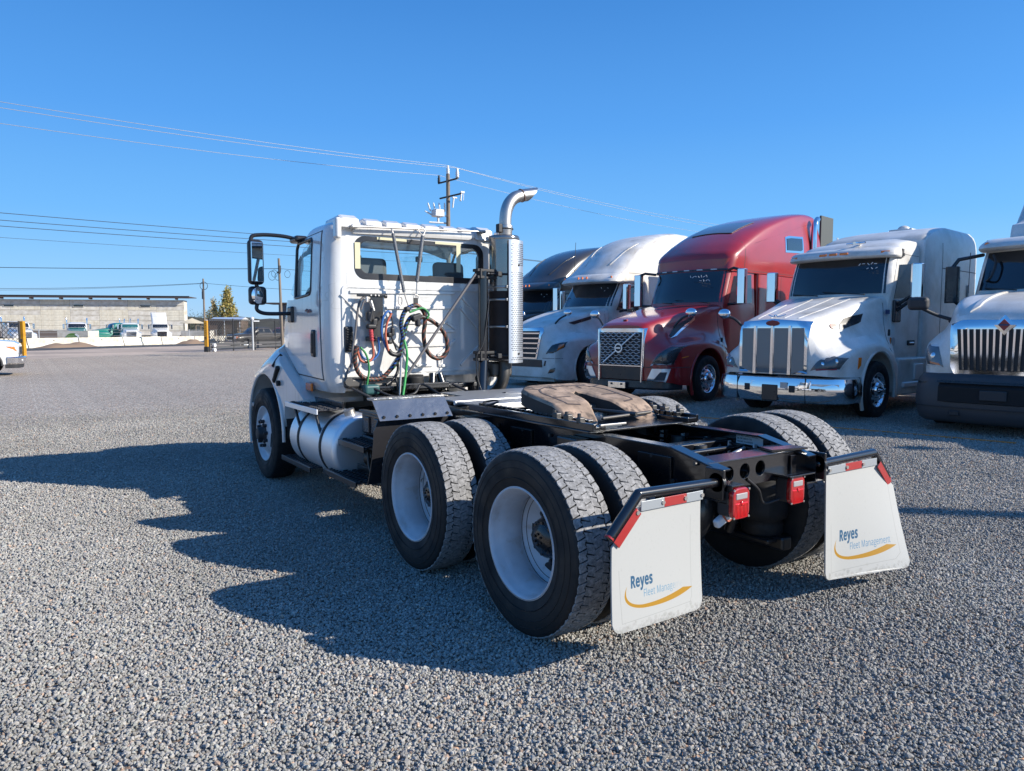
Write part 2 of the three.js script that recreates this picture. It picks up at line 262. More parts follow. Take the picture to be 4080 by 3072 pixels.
// chequer plate
const tPlate = dataTex(256, (u, v) => { let h = 0; for (let i = 0; i < 4; i++) for (let j = 0; j < 4; j++) { const o = (i + j) % 2, x = (u * 4 - i - .5), y = (v * 4 - j - .5), a = (x + y) * .7071, b = (x - y) * .7071, p = o ? a : b, q = o ? b : a; const e = 1 - Math.hypot(p / .46, q / .16); if (e > h) h = e; } return g1(Math.min(1, h * 2.2)); }, false, 9);
M.plate = SM({ color: C3(.34, .345, .35), metalness: .75, roughness: .55, bumpMap: tPlate, bumpScale: .003 });

// ---------- the ground ----------
const gh = (x, z) => .028 * smooth(.25, .95, x) * smooth(-4.5, -2.5, z) * (1 - smooth(1.2, 3, x)) + .11 * smooth(3, 7.2, x) * (1 - smooth(22, 40, -z)) + (.016 * (noise(x * .8 + 40, z * .8 + 40) - .5) + .02 * (fbm(x * 1.7 + 11, z * .45 + 5, 3) - .5)) * (1 - smooth(18, 30, Math.hypot(x, z)));
const lineZ = x => Math.min(-40, -46.6 - .795 * (x + 3.2)); // the gate line that closes the yard
{
  const N = 72, S = 1024, T = 1.8, cx = new Float32Array(N * N), cy = new Float32Array(N * N);
  for (let i = 0; i < N * N; i++) { cx[i] = rnd(); cy[i] = rnd(); }
  const col = new Uint8Array(S * S * 4), hgt = new Uint8Array(S * S * 4), tone = Array.from({ length: N * N }, () => { const q = rnd(), b = rr(.5, .92); return q < .07 ? [b * 1.12, b * .95, b * .84] : q < .14 ? [b * 1.16, b * 1.14, b * 1.1] : [b, b * .99, b * .985]; });
  for (let j = 0; j < S; j++) for (let i = 0; i < S; i++) {
    const x = i / S * N, y = j / S * N, xi = Math.floor(x), yi = Math.floor(y); let d1 = 9, d2 = 9, id = 0;
    for (let b = -1; b <= 1; b++) for (let a = -1; a <= 1; a++) { const k = ((yi + b + N) % N) * N + (xi + a + N) % N, dx = xi + a + cx[k] - x, dy = yi + b + cy[k] - y, d = Math.sqrt(dx * dx + dy * dy); if (d < d1) { d2 = d1; d1 = d; id = k; } else if (d < d2) d2 = d; }
    const e = smooth(.02, .16, d2 - d1), t = tone[id], o = (j * S + i) * 4, m = .55 + .45 * e; // joints between stones show darker grit
    for (let k = 0; k < 3; k++) col[o + k] = 255 * Math.min(1, t[k] * m); col[o + 3] = 255;
    const h = 255 * (Math.min(1, (d2 - d1) * 1.3) * .6 + hash(id, 3) * .4); hgt[o] = hgt[o + 1] = hgt[o + 2] = h; hgt[o + 3] = 255;
  }
  const mkT = (d, srgb) => { const t = new THREE.DataTexture(d, S, S); t.wrapS = t.wrapT = THREE.RepeatWrapping; t.magFilter = THREE.LinearFilter; t.minFilter = THREE.LinearMipmapLinearFilter; t.generateMipmaps = true; t.repeat.set(1 / T, 1 / T); if (srgb) t.colorSpace = THREE.SRGBColorSpace; t.needsUpdate = true; return t; };
  M.gravel = SM({ color: C3(.77, .695, .60), map: mkT(col, true), bumpMap: mkT(hgt, false), bumpScale: .006, roughness: .95, vertexColors: true });
  const xs = [], zt = []; for (let i = 0; i <= 120; i++) { const u = i / 120 * 2 - 1; xs.push(3 + 62 * Math.sign(u) * Math.pow(Math.abs(u), 1.6)); } for (let i = 0; i <= 110; i++) zt.push(Math.pow(i / 110, 1.7));
  const pos = [], uv = [], cl = [], idx = [];
  zt.forEach(t => xs.forEach(x => { const z = 16 + (lineZ(x) - 16) * t, zz = z + .7 * smooth(.9, 1, t) * (fbm(x * .7, 3) - .5) * 2, f = .86 + .28 * fbm(x * .35 + 9, zz * .35 + 9, 4), w = smooth(-18, -42, zz); pos.push(x, gh(x, zz), zz); uv.push(x, zz); cl.push(f * (1 + .10 * w), f * (1 + .045 * w), f * (1 - .03 * w)); }));
  const nx = xs.length; for (let j = 0; j < zt.length - 1; j++) for (let i = 0; i < nx - 1; i++) { const a = j * nx + i, b = a + 1, c = a + nx, d = c + 1; idx.push(a, b, c, b, d, c); }
  const g = new THREE.BufferGeometry(); g.setAttribute('position', new THREE.Float32BufferAttribute(pos, 3)); g.setAttribute('uv', new THREE.Float32BufferAttribute(uv, 2)); g.setAttribute('color', new THREE.Float32BufferAttribute(cl, 3)); g.setIndex(idx); g.computeVertexNormals();
  const m = new THREE.Mesh(g, M.gravel); m.name = 'gravel_yard'; m.receiveShadow = m.castShadow = true; tag(m, 0, 0, 0, 'structure'); scene.add(m);
  // bare earth out to the horizon
  M.earth = SM({ color: C3(.70, .56, .455), roughness: 1, map: dataTex(512, (u, v) => { const a = fbm(u * 5, v * 5, 6, 5), b = noise(u * 90, v * 90, 90); return [.66 + .36 * a - .06 * b, .66 + .34 * a - .06 * b, .66 + .31 * a - .06 * b]; }, true, .05), bumpMap: roughTex(0, 1, 16, .3), bumpScale: .05 });
  const e = new THREE.Mesh(new THREE.PlaneGeometry(7000, 7000, 60, 60).rotateX(-Math.PI / 2), M.earth); metreUV(e.geometry.toNonIndexed()); e.geometry = metreUV(e.geometry); e.position.set(0, -.045, -500); e.name = 'ground'; e.receiveShadow = true; tag(e, 0, 0, 0, 'structure'); scene.add(e);
}
// loose crushed stones, thick near the camera
{
  const g = new THREE.IcosahedronGeometry(1, 0), p = g.attributes.position, mv = {}; let k = 11; const q = () => { k = (k * 16807) % 2147483647; return k / 2147483647; };
  for (let i = 0; i < p.count; i++) { const key = [p.getX(i), p.getY(i), p.getZ(i)].map(x => x.toFixed(2)).join(); mv[key] ??= [.62 + .7 * q(), .62 + .7 * q(), .62 + .7 * q()]; const m = mv[key]; p.setXYZ(i, p.getX(i) * m[0], p.getY(i) * m[1], p.getZ(i) * m[2]); }
  g.computeVertexNormals();
  const list = [], dens = r => r < 5.5 ? 6800 : r < 9 ? 6800 - 4200 * (r - 5.5) / 3.5 : Math.max(0, 2600 * (1 - smooth(9, 18.5, r)));
  const a0 = -.6005, R0 = 1.9, R1 = 21, half = .86;
  for (let r = R0; r < R1; r += .1) { const n = Math.round(dens(r) * r * 2 * half * .1); for (let i = 0; i < n; i++) { const rad = r + .1 * rnd(), a = a0 + half * (2 * rnd() - 1); list.push([-3.414 - Math.sin(a) * rad, 3.154 - Math.cos(a) * rad, rad]); } }
  const m = new THREE.InstancedMesh(g, SM({ color: 0xffffff, roughness: .92, flatShading: true }), list.length), o = new THREE.Object3D(), c = new THREE.Color();
  list.forEach(([x, z, rad], i) => {
    const big = rnd(), s = (.0055 + .0056 * Math.pow(rnd(), 1.6) + (big > .985 ? .006 : 0)) * (rad > 9 ? 1.12 : 1);
    o.position.set(x, gh(x, z) + s * .1 + .012 * rnd(), z); o.rotation.set(rnd() * 6.3, rnd() * 6.3, rnd() * 6.3); o.scale.set(s * rr(.85, 1.35), s * rr(.65, 1.0), s * rr(.8, 1.25)); o.updateMatrix(); m.setMatrixAt(i, o.matrix);
    const b = rr(.19, .35) * (.74 + .52 * fbm(x * .55 + 7, z * .55, 3)), t = rnd(); t < .03 ? c.setRGB(b * 1.4, b * 1.0, b * .74) : t < .09 ? c.setRGB(b * 1.38, b * 1.3, b * 1.16) : t < .3 ? c.setRGB(b * 1.0, b * 1.0, b * .90) : c.setRGB(b * 1.05, b * .995, b * .91); m.setColorAt(i, c);
  });
  m.name = 'loose_gravel'; m.castShadow = m.receiveShadow = true; tag(m, 'loose grey crushed stone scattered over the yard', 'gravel', 0, 'stuff'); scene.add(m);
}
// the access road beyond the gate, a darker strip at the foot of the barriers
const BL = V(-2.75, 0, -78.9), BD = V(16.5, 0, -96.6).sub(BL).normalize(), BN = V(-BD.z, 0, BD.x); // barrier line, and towards the yard
{
  const P = (s, n) => { const q = BL.clone().addScaledVector(BD, s).addScaledVector(V(-BN.x, 0, -BN.z).dot(V(0, 0, 1)) > 0 ? BN.clone().negate() : BN, n); return [q.x, q.z]; };
  const strip = grid((u, v) => { const [x, z] = P(-60 + 150 * u, .3 + 7.5 * v + (v > .5 ? .5 * (noise(u * 60, 2) - .5) : 0)); return [x, -.041, z]; }, 80, 3);
  tag(mk('asphalt_road', strip, SM({ color: C3(.055, .053, .052), roughness: .9, side: THREE.DoubleSide })), 0, 0, 0, 'structure');
  BN.copy(V(...[P(0, 1)[0] - P(0, 0)[0], 0, P(0, 1)[1] - P(0, 0)[1]]));
  // heaps of spilled soil
  [[3.5, 1.1, 3.3, .5, 'long low heap of soil against the concrete barriers by the pickup'], [22.5, 1.0, 2.2, .48, 'short heap of brown soil against the barrier beside the gate post']].forEach(([s, n, L, h, label]) => {
    const g = grid((u, v) => { const a = u * 2 - 1, b = v * 2 - 1, k = Math.max(0, 1 - a * a) * Math.max(0, 1 - b * b), [x, z] = P(s + a * L, n + b * 1.0); return [x, -.06 + h * Math.pow(k, .8) * (.7 + .6 * noise(u * 7, v * 5 + s)), z]; }, 24, 12);
    tag(mk('soil_heap', g, SM({ color: C3(.2, .14, .1), roughness: 1, side: THREE.DoubleSide })), label, 'soil heap');
  });
}
// distant ridge
{
  const g = grid((u, v) => { const a = -420 + 1250 * u, h = 11 + 6 * fbm(u * 14 + 3, 5, 5) + 3 * noise(u * 120, 1); return [112 + a * .825 - 110 * v * v + .565 * 300 * v, -.1 + (1 - Math.abs(1 - 2 * v)) * h, -648 + a * .565 - .823 * 300 * v]; }, 240, 8);
  tag(mk('hills', g, SM({ color: C3(.085, .085, .06), roughness: 1, side: THREE.DoubleSide, map: dustTex(1, .6, .02) })), 0, 0, 0, 'structure');
}
// ---------- the concrete hall ----------
{
  const t = thing('concrete_building', 'long pale concrete panel building with a dark overhanging roof', 'building', [18.1, 0, -118.6], -.43);
  mk('wall', [box(96, 6.3, 2.2, -48.2, 3.15, -1.4)], M.concrete3, t);
  const cm = [M.concrete, M.concrete2, M.concrete3], pg = [4.06, 4.06].map((w, i) => mrg(box(w, .76, .12, 0, 0, 0, .012)));
  const win = [5.0, 14.5, 24.1, 34.0, 44, 54, 64, 74];
  for (let r = 0; r < 8; r++) for (let c = 0; c < 23; c++) { const m = new THREE.Mesh(pg[0], cm[Math.floor(hash(r, c) * 2.99)]); m.name = 'panel'; m.position.set(-2.06 - c * 4.1, .4 + .787 * r, -.28 + .02 * hash(c, r + 9)); m.castShadow = m.receiveShadow = true; t.add(m); }
  for (const x of win) { const f = mk('window', [box(1.5, .06, .16, -x - .7, 5.5, -.22), box(1.5, .06, .16, -x - .7, 5.18, -.22), box(.06, .38, .16, -x - 1.42, 5.34, -.22), box(.06, .38, .16, -x + .02, 5.34, -.22)], M.concrete3, t); mk('pane', box(1.4, .3, .03, -x - .7, 5.34, -.2), M.darkGlass, f); }
  const rf = mk('roof', [box(98, .12, 4.4, -48, 6.78, -1.4), box(98, .2, .12, -48, 6.63, .74)], M.roofDark, t);
  mk('fascia', [box(98, .1, .16, -48, 6.86, .80)], M.ironBlack, rf);
  for (let i = 0; i < 24; i++) mk('rafter', box(.2, .26, 1.0, -1 - i * 4.1, 6.47, .2), M.brown, t);
}
// ---------- concrete barriers ----------
{
  const prof = [[-.3, -.06], [.3, -.06], [.3, .14], [.17, .34], [.085, .9], [-.085, .9], [-.17, .34], [-.3, .14]];
  const geo = mrg(ext(prof, 5.94, .012).translate(0, 0, -2.97)), eye = mrg(box(.1, .14, .5, 0, .62, 0, .01).rotateY(0).scale(.8, 1, .25));
  const where = ['standing just right of the yellow gate post', 'with a soil heap across its foot', 'third along from the yellow gate post', 'fourth along, beneath the truck with the tall white fairing', 'last before the painted gate post', 'hidden behind the iron gate panel', 'behind the white pickup truck', 'farthest along behind the pickup', 'behind the gate panel near the big white truck', 'far along behind the iron gate'];
  [0, 1, 2, 3, 4, 5, -1, -2, 6, 7].forEach((i, k) => { const t = thing('concrete_barrier', 'pale concrete road barrier ' + where[k], 'barrier', [0, 0, 0], Math.atan2(BD.x, BD.z), 'concrete barriers along the road'); t.position.copy(BL).addScaledVector(BD, -.1 + 6.05 * i + 3); const m = new THREE.Mesh(geo, [M.concrete2, M.concrete2, M.concrete][k % 3]); m.name = 'barrier_body'; m.castShadow = m.receiveShadow = true; t.add(m);
    for (const [y, n] of [[0, 'lifting_hole']]) { const e = new THREE.Mesh(mrg([cyl([-.13, .62, .0], [.13, .62, 0], .08, .08, 10)]), M.ironBlack); e.name = n; t.add(e); } });
}
// ---------- fence behind the barriers ----------
{
  const t = thing('wire_fence', 'low galvanised wire fence with thin posts behind the concrete barriers', 'fence');
  const P = (s, y) => { const q = BL.clone().addScaledVector(BD, s).addScaledVector(BN, -1.5); return [q.x, y, q.z]; };
  for (let s = -14; s < 42; s += 5.6) mk('post', cyl(P(s, 0), P(s, 1.75), .045, .045, 8), M.galv, t);
  for (const y of [.35, .7, 1.05, 1.4, 1.7]) mk('wire', cyl(P(-14, y), P(42, y), .012, .012, 5), M.galv, t);
}
// ---------- utility poles and wires ----------
function pole(label, [x, z], h, r, tilt = 0) { const t = thing('utility_pole', label, 'utility pole', [x, 0, z], 0, 'utility poles'); mk('post', cyl([0, -.3, 0], [tilt, h, 0], r, r * .72, 12), M.wood, t); return t; }
const WD = V(.993, 0, -.12).normalize(), WN = V(.12, 0, .993);
function insul(t, x, y, z, s = 1, m = M.porcelain) { return mk('insulator', lathe([[0, 0], [.07, 0], [.07, .06], [.05, .08], [.08, .12], [.05, .15], [.075, .2], [.045, .24], [.05, .34], [0, .36]].map(p => [p[0] * s, p[1] * s]), 10).translate(x, y, z), m, t); }
const arm = (t, y, L, c = 0) => mk('crossarm', cyl([WN.x * (c - L), y, WN.z * (c - L)], [WN.x * (c + L), y, WN.z * (c + L)], .055, .055, 6), M.ironBlack, t);
{
  const p1 = pole('tall power pole with crossarms, switchgear and a surge arrester behind the white cab roof', [17.62, -34.15], 10.7, .15);
  arm(p1, 10.32, .95); insul(p1, 0, 10.7, 0, 1.4); insul(p1, WN.x * .9, 10.36, WN.z * .9, 1.5); insul(p1, -WN.x * .9, 10.36, -WN.z * .9, 1.2, M.ironBlack); arm(p1, 9.42, 1.05, .25);
  mk('arrester', [lathe([[0, 0], [.06, 0], [.06, .05], [.04, .08], [.06, .12], [.04, .16], [.06, .2], [.04, .24], [.06, .28], [.04, .34], [.06, .42], [0, .42]], 10).rotateZ(-.15).translate(.1, 9.0, 1.25), box(.26, .1, .1, .22, 9.5, 1.27, .02), cyl([.28, 9.05, 1.27], [.3, 9.5, 1.27], .02)], M.porcelain, p1);
  mk('arrester', [cyl([.1, 8.75, .35], [.15, 9.3, .4], .05, .05, 8), box(.3, .08, .1, .2, 9.32, .4, .02)], M.porcelain, p1);
  const sw = mk('recloser', [box(.62, .42, .52, -.55, 8.45, -.25, .06), cyl([-1.1, 7.9, -.3], [0, 7.9, -.1], .05, .05, 8), cyl([-.55, 7.9, -.22], [-.55, 8.3, -.22], .07, .07, 8), cyl([-.15, 8.3, -.1], [0, 8.3, 0], .05, .05, 8)], M.porcelain, p1);
  for (let i = 0; i < 4; i++) mk('bushing', lathe([[0, 0], [.05, 0], [.03, .06], [.055, .1], [.03, .16], [.055, .2], [.03, .26], [.055, .3], [.03, .5], [0, .5]], 8).rotateZ(.35 - .1 * i).translate(-.95 + .25 * i, 8.55, -.4 + .12 * i), M.porcelain, sw);
  mk('bushing', [lathe([[0, 0], [.05, 0], [.03, .06], [.055, .1], [.03, .16], [.055, .2], [.03, .5], [0, .5]], 8).rotateZ(1.2).translate(-.85, 8.35, -.4)], M.porcelain, sw);
  const p2 = pole('thin grey pole with a coiled cable standing before the poplars', [13.8, -82.6], 7.35, .12);
  mk('cable_coil', new THREE.TorusGeometry(.42, .03, 6, 24).rotateY(-.6).translate(0, 6.55, .2), M.cable, p2); mk('splice_box', [cyl([-.1, 5.1, .15], [-.1, 5.9, .15], .13, .13, 8), box(.2, .3, .2, -.1, 6.05, .15, .03)], M.cable, p2);
  const p3 = pole('leaning wooden pole hung with cable loops beside the cab mirror', [14.88, -57.6], 7.6, .13, -.16);
  for (const [x, y, r] of [[-.78, 6.18, .38], [-.58, 6.35, .3], [-.32, 6.1, .3], [.5, 6.3, .29]]) mk('cable_loop', new THREE.TorusGeometry(r, .018, 6, 28).scale(.8, 1, 1).rotateY(-.6).translate(x * .825, y, x * .565 + .1), M.cable, p3);
  mk('bracket', [box(.2, .5, .2, -.15, 6.75, .12, .02), box(.25, .12, .25, -.2, 6.45, .12, .02)], M.ironBlack, p3); insul(p3, -.2, 6.3, .25, .8, M.ironBlack);
  const pl = pole('power pole of the high line standing beyond the pickup trucks', [-31.9, -28.2], 10.7, .15), pr = pole('power pole of the high line standing behind the sleeper trucks', [67.1, -40.1], 10.7, .15);
  for (const t of [pl, pr]) { arm(t, 10.32, .95); insul(t, 0, 10.7, 0, 1.4); insul(t, WN.x * .9, 10.36, WN.z * .9, 1.5); insul(t, -WN.x * .9, 10.36, -WN.z * .9, 1.2); }
  const q3 = pole('lone telephone pole far out past the pickups', [-10.8, -74.5], 7.6, .12), q2 = pole('telephone pole at the far side of the concrete building', [-20.1, -104.5], 7.4, .12), q4 = pole('telephone pole at the back of the yard behind the sleeper cabs', [54.2, -54.2], 7.4, .12);
  const wire = (name, label, a, b, sag, r, m, group) => { const A = V(...a), B = V(...b), pts = Array.from({ length: 25 }, (_, i) => { const t = i / 24, p = A.clone().lerp(B, t); p.y -= 4 * sag * t * (1 - t); return [p.x, p.y, p.z]; }); return tag(mk(name, tube(pts, r, 5, 48), m), label, 'wire', group); };
  const P1 = [17.62, -34.15], PL = [-31.9, -28.2], PR = [67.1, -40.1], off = (p, n, y) => [p[0] + WN.x * n, y, p[1] + WN.z * n];
  [[0, 11.2, 'highest', .75], [.9, 10.9, 'middle', .9], [-.9, 10.78, 'lowest', .95]].forEach(([n, y, w, s]) => { wire('power_line', w + ' of three silver power lines running to the power pole', off(PL, n, y), off(P1, n, y), s, .011, M.wire, 'power lines'); wire('power_line', w + ' of three silver power lines beyond the power pole', off(P1, n, y), off(PR, n, y), s, .010, M.wire, 'power lines'); });
  [[.1, 6.42, .22], [.16, 6.25, .34], [.2, 5.98, .3], [.12, 5.55, .3]].forEach(([n, y, s], i) => wire('cable', ['topmost black cable of the bundle left of the mirror arm', 'second black cable of the bundle left of the mirror arm', 'third black cable of the bundle left of the mirror arm', 'faint lowest cable below the bundle left of the mirror arm'][i], off(PL, n, y), off(P1, n, y), s, i === 3 ? .007 : .013, M.cable, 'cables'));
  [[.15, 'first'], [-.15, 'second']].forEach(([n, w]) => wire('cable', w + ' cable on from the power pole behind the sleeper trucks', off(P1, n, 6.3), off(PR, n, 6.3), .3, .015, M.cable, 'cables'));
  wire('cable', 'level black cable above the concrete building roof', [-10.8, 6.95, -74.5], [14.8, 6.75, -57.5], .1, .026, M.cable, 'cables'); wire('cable', 'black cable running on from the leaning pole behind the cab', [14.8, 6.75, -57.5], [54.2, 6.6, -54.2], .5, .018, M.cable, 'cables');
  wire('cable', 'upper thin cable rising over the building to the thin grey pole', [-20.1, 6.6, -104.5], [13.8, 6.85, -82.5], .5, .022, M.cable, 'cables'); wire('cable', 'lower thin cable rising over the building to the thin grey pole', [-20.1, 6.35, -104.5], [13.8, 6.8, -82.5], .5, .016, M.cable, 'cables');
  wire('cable', 'thin cable sagging right from the thin grey pole past the poplars', [13.8, 6.85, -82.5], [54.2, 6.7, -54.2], 1.1, .02, M.cable, 'cables');
  // the post behind the photographer whose shadow crosses the gravel
  pole('stout wooden lamp post whose shadow falls beside the rear flap', [11.2, 8.7], 7.4, .17);
}
// ---------- gate ----------
{
  const post = (label, x, z, h, w, black) => { const t = thing('gate_post', label, 'gate post', [x, 0, z], -.67); mk('post', [box(w, h, .2, 0, h / 2 - .02 + black / 2, 0, .01)].map(g => g), M.yellow, t); if (black) mk('base', box(w + .06, black, .26, 0, black / 2 - .02, 0, .01), M.ironBlack, t); mk('latch', [box(.12, .06, .1, 0, 1.12, .12, .01), box(.04, .16, .06, .05, 1.04, .14, .01)], M.ironBlack, t); return t; };
  post('yellow steel gate post standing right of the white pickup', -3.2, -47.0, 2.2, .25, 0);
  const pr = post('yellow steel gate post with black base, holding the iron gate', 8.45, -55.5, 2.2, .24, .42); mk('chain', tube(Array.from({ length: 20 }, (_, i) => [.14 * Math.sin(i * 2.1), 1.1 + i * .06, .14 * Math.cos(i * 2.1)]), .015, 5), M.ironBlack, pr);
  const panel = (label, a, b, y0, y1, sk) => { const t = thing('iron_gate', label, 'gate', [a[0], 0, a[1]], Math.atan2(-(b[1] - a[1]), b[0] - a[0])); const L = Math.hypot(b[0] - a[0], b[1] - a[1]);
    for (const y of [y0, y1, ...(sk ? [sk] : [])]) mk('rail', box(L, .07, .06, L / 2, y, 0, .01), M.ironBlack, t); for (let x = 0; x <= L + .01; x += L / Math.max(1, Math.round(L / 2.6))) mk('upright', box(.08, y1 + .08, .08, x, (y1 + .08) / 2, 0.001, .01), M.ironBlack, t);
    const bars = [], H = y1 - (sk ?? y0), yb = sk ?? y0; for (let x = -H; x < L; x += .25) for (const d of [1, -1]) { let p = [d > 0 ? x : x + H, yb], q = [d > 0 ? x + H : x, y1]; const cl = (p, q, X) => { const k = (X - p[0]) / (q[0] - p[0]); return [X, p[1] + k * (q[1] - p[1])]; }; const [lo, hi] = p[0] < q[0] ? [p, q] : [q, p]; let A = lo, B = hi; if (B[0] < .05 || A[0] > L - .05) continue; if (A[0] < 0) A = cl(lo, hi, 0); if (B[0] > L) B = cl(lo, hi, L); bars.push(cyl([A[0], A[1], 0], [B[0], B[1], 0], sk ? .02 : .014, sk ? .02 : .014, 4, true)); }
    mk('lattice', bars, M.ironBlack, t); return t; };
  const gr = panel('black iron lattice gate with a low solid skirt right of the post', [8.7, -55.7], [17.4, -62.6], .16, 2.5, .75);
  for (const y of [.33, .58]) mk('skirt_board', box(11.1, .2, .05, 5.55, y, .01, .01), SM({ color: C3(.07, .07, .072), roughness: .7 }), gr);
  const s2 = mk('coiled_trim', tube(Array.from({ length: 150 }, (_, i) => [.1 + i * .073, .85 + .05 * Math.sin(i * 1.3), .05 + .04 * Math.cos(i * 1.3)]), .02, 5, 300), M.ironBlack, gr);
  for (const y of [.14, .5]) mk('roller', cyl([.28, y, .1], [.28, y, .3], .14, .14, 14), M.porcelain, gr);
  panel('black iron lattice gate section behind the white pickup', [-8.9, -43.2], [-3.35, -46.9], .2, 2.1);
  const cp = thing('fence_post', 'grey post with lamp rising behind the iron gate', 'post', [12.6, 0, -58.2]); mk('pole', cyl([0, 0, 0], [0, 2.5, 0], .09, .08, 10), M.galv, cp); mk('lamp', [box(.5, .1, .25, .3, 2.4, 0, .03), new THREE.SphereGeometry(.16, 10, 8).translate(0, 2.6, 0)], M.porcelain, cp);
}
// ---------- trees ----------
function tree(label, x, z, h, w, shape, cols, seedv, n = 2600, group) {
  seed = seedv; const t = thing(shape === 'poplar' ? 'poplar_tree' : 'bushy_tree', label, 'tree', [x, 0, z], 0, group);
  const limbs = [cyl([0, -.2, 0], [0, h * .75, 0], w * .07, w * .02, 7)]; for (let i = 0; i < 9; i++) { const a = i * 2.4, y = h * (.12 + .07 * i); limbs.push(cyl([0, y, 0], [Math.cos(a) * w * .28, y + h * (shape === 'poplar' ? .2 : .12), Math.sin(a) * w * .28], w * .02, w * .006, 5)); }
  mk('trunk', limbs, M.wood, t);
  const R = y => shape === 'poplar' ? Math.pow(Math.sin(Math.PI * Math.pow(Math.min(1, y * .94 + .04), .62)), .85) : Math.sqrt(Math.max(0, 1 - Math.pow(y * 1.9 - .95, 2)));
  const P = [], Nn = [], C = [], clump = Array.from({ length: 46 }, () => { const y = rr(.06, .98), a = rr(0, 6.28), q = R(y) * w * .5 * Math.sqrt(rr(.15, 1)); return [Math.cos(a) * q, y, Math.sin(a) * q, rr(.5, 1)]; });
  for (let i = 0; i < n; i++) { const k = clump[Math.floor(rnd() * clump.length)], sp = w * .15 * k[3]; const g = () => (rnd() + rnd() + rnd() - 1.5) * 1.2; const cx = k[0] + g() * sp, cy = h * (shape === 'poplar' ? .08 + .92 * k[1] : .2 + .8 * k[1]) + g() * sp * (shape === 'poplar' ? 2.4 : 1), cz = k[2] + g() * sp, s = h * rr(.012, .026);
    const a = V(rr(-1, 1), rr(-1, 1), rr(-1, 1)).normalize(), b = V(rr(-1, 1), rr(-1, 1), rr(-1, 1)).cross(a).normalize(), nn = a.clone().cross(b); const A = V(cx, cy, cz); const q = [A.clone().addScaledVector(a, s), A.clone().addScaledVector(b, s * .7), A.clone().addScaledVector(a, -s), A.clone().addScaledVector(b, -s * .7)];
    const c = cols[Math.floor(rnd() * cols.length)], f = rr(.7, 1.25); for (const j of [0, 1, 2, 0, 2, 3]) { P.push(...q[j].toArray()); Nn.push(...nn.toArray()); C.push(c[0] * f, c[1] * f, c[2] * f); } }
  const g = new THREE.BufferGeometry(); g.setAttribute('position', new THREE.Float32BufferAttribute(P, 3)); g.setAttribute('normal', new THREE.Float32BufferAttribute(Nn, 3)); g.setAttribute('color', new THREE.Float32BufferAttribute(C, 3)); g.setAttribute('uv', new THREE.Float32BufferAttribute(new Float32Array(P.length / 3 * 2), 2));
  mk('crown', g, PM({ color: 0xffffff, vertexColors: true, side: THREE.DoubleSide, roughness: .8, transmission: .25, thickness: 0 }), t, 'color'); return t;
}
tree('tall pointed poplar turning yellow beside the thin grey pole', 33.0, -155.0, 9.8, 4.4, 'poplar', [[.36, .29, .06], [.24, .24, .05], [.42, .31, .09]], 21, 3600);
tree('shorter straw-yellow poplar close beside the tall poplar', 30.4, -156.6, 7.8, 2.7, 'poplar', [[.55, .42, .19], [.46, .36, .17]], 22, 2200);
[[33, -108, 4.2, 6, 'olive bushy tree above the iron gate panel'], [40, -112, 3.9, 7, 'dull green bushy tree right of the gate panel'], [46, -104, 3.8, 7, 'wide bushy tree beside the cab mirror bracket'], [27.6, -150, 5.2, 7, 'dark bushy tree beside the end of the building'], [24, -160, 4.8, 8, 'bushy tree behind the playground roof'], [20.5, -96, 2.6, 5, 'low dark shrub behind the iron gate, beside the shed'], [27, -92, 2.7, 6, 'low dark shrub before the dark booth'], [23.5, -80, 1.9, 5, 'lowest dark shrub just behind the iron gate skirt']].forEach(([x, z, h, w, l], i) => tree(l, x, z, h, w, 'bush', [[.075, .085, .03], [.1, .095, .04], [.06, .075, .028]], 40 + i, 1800));
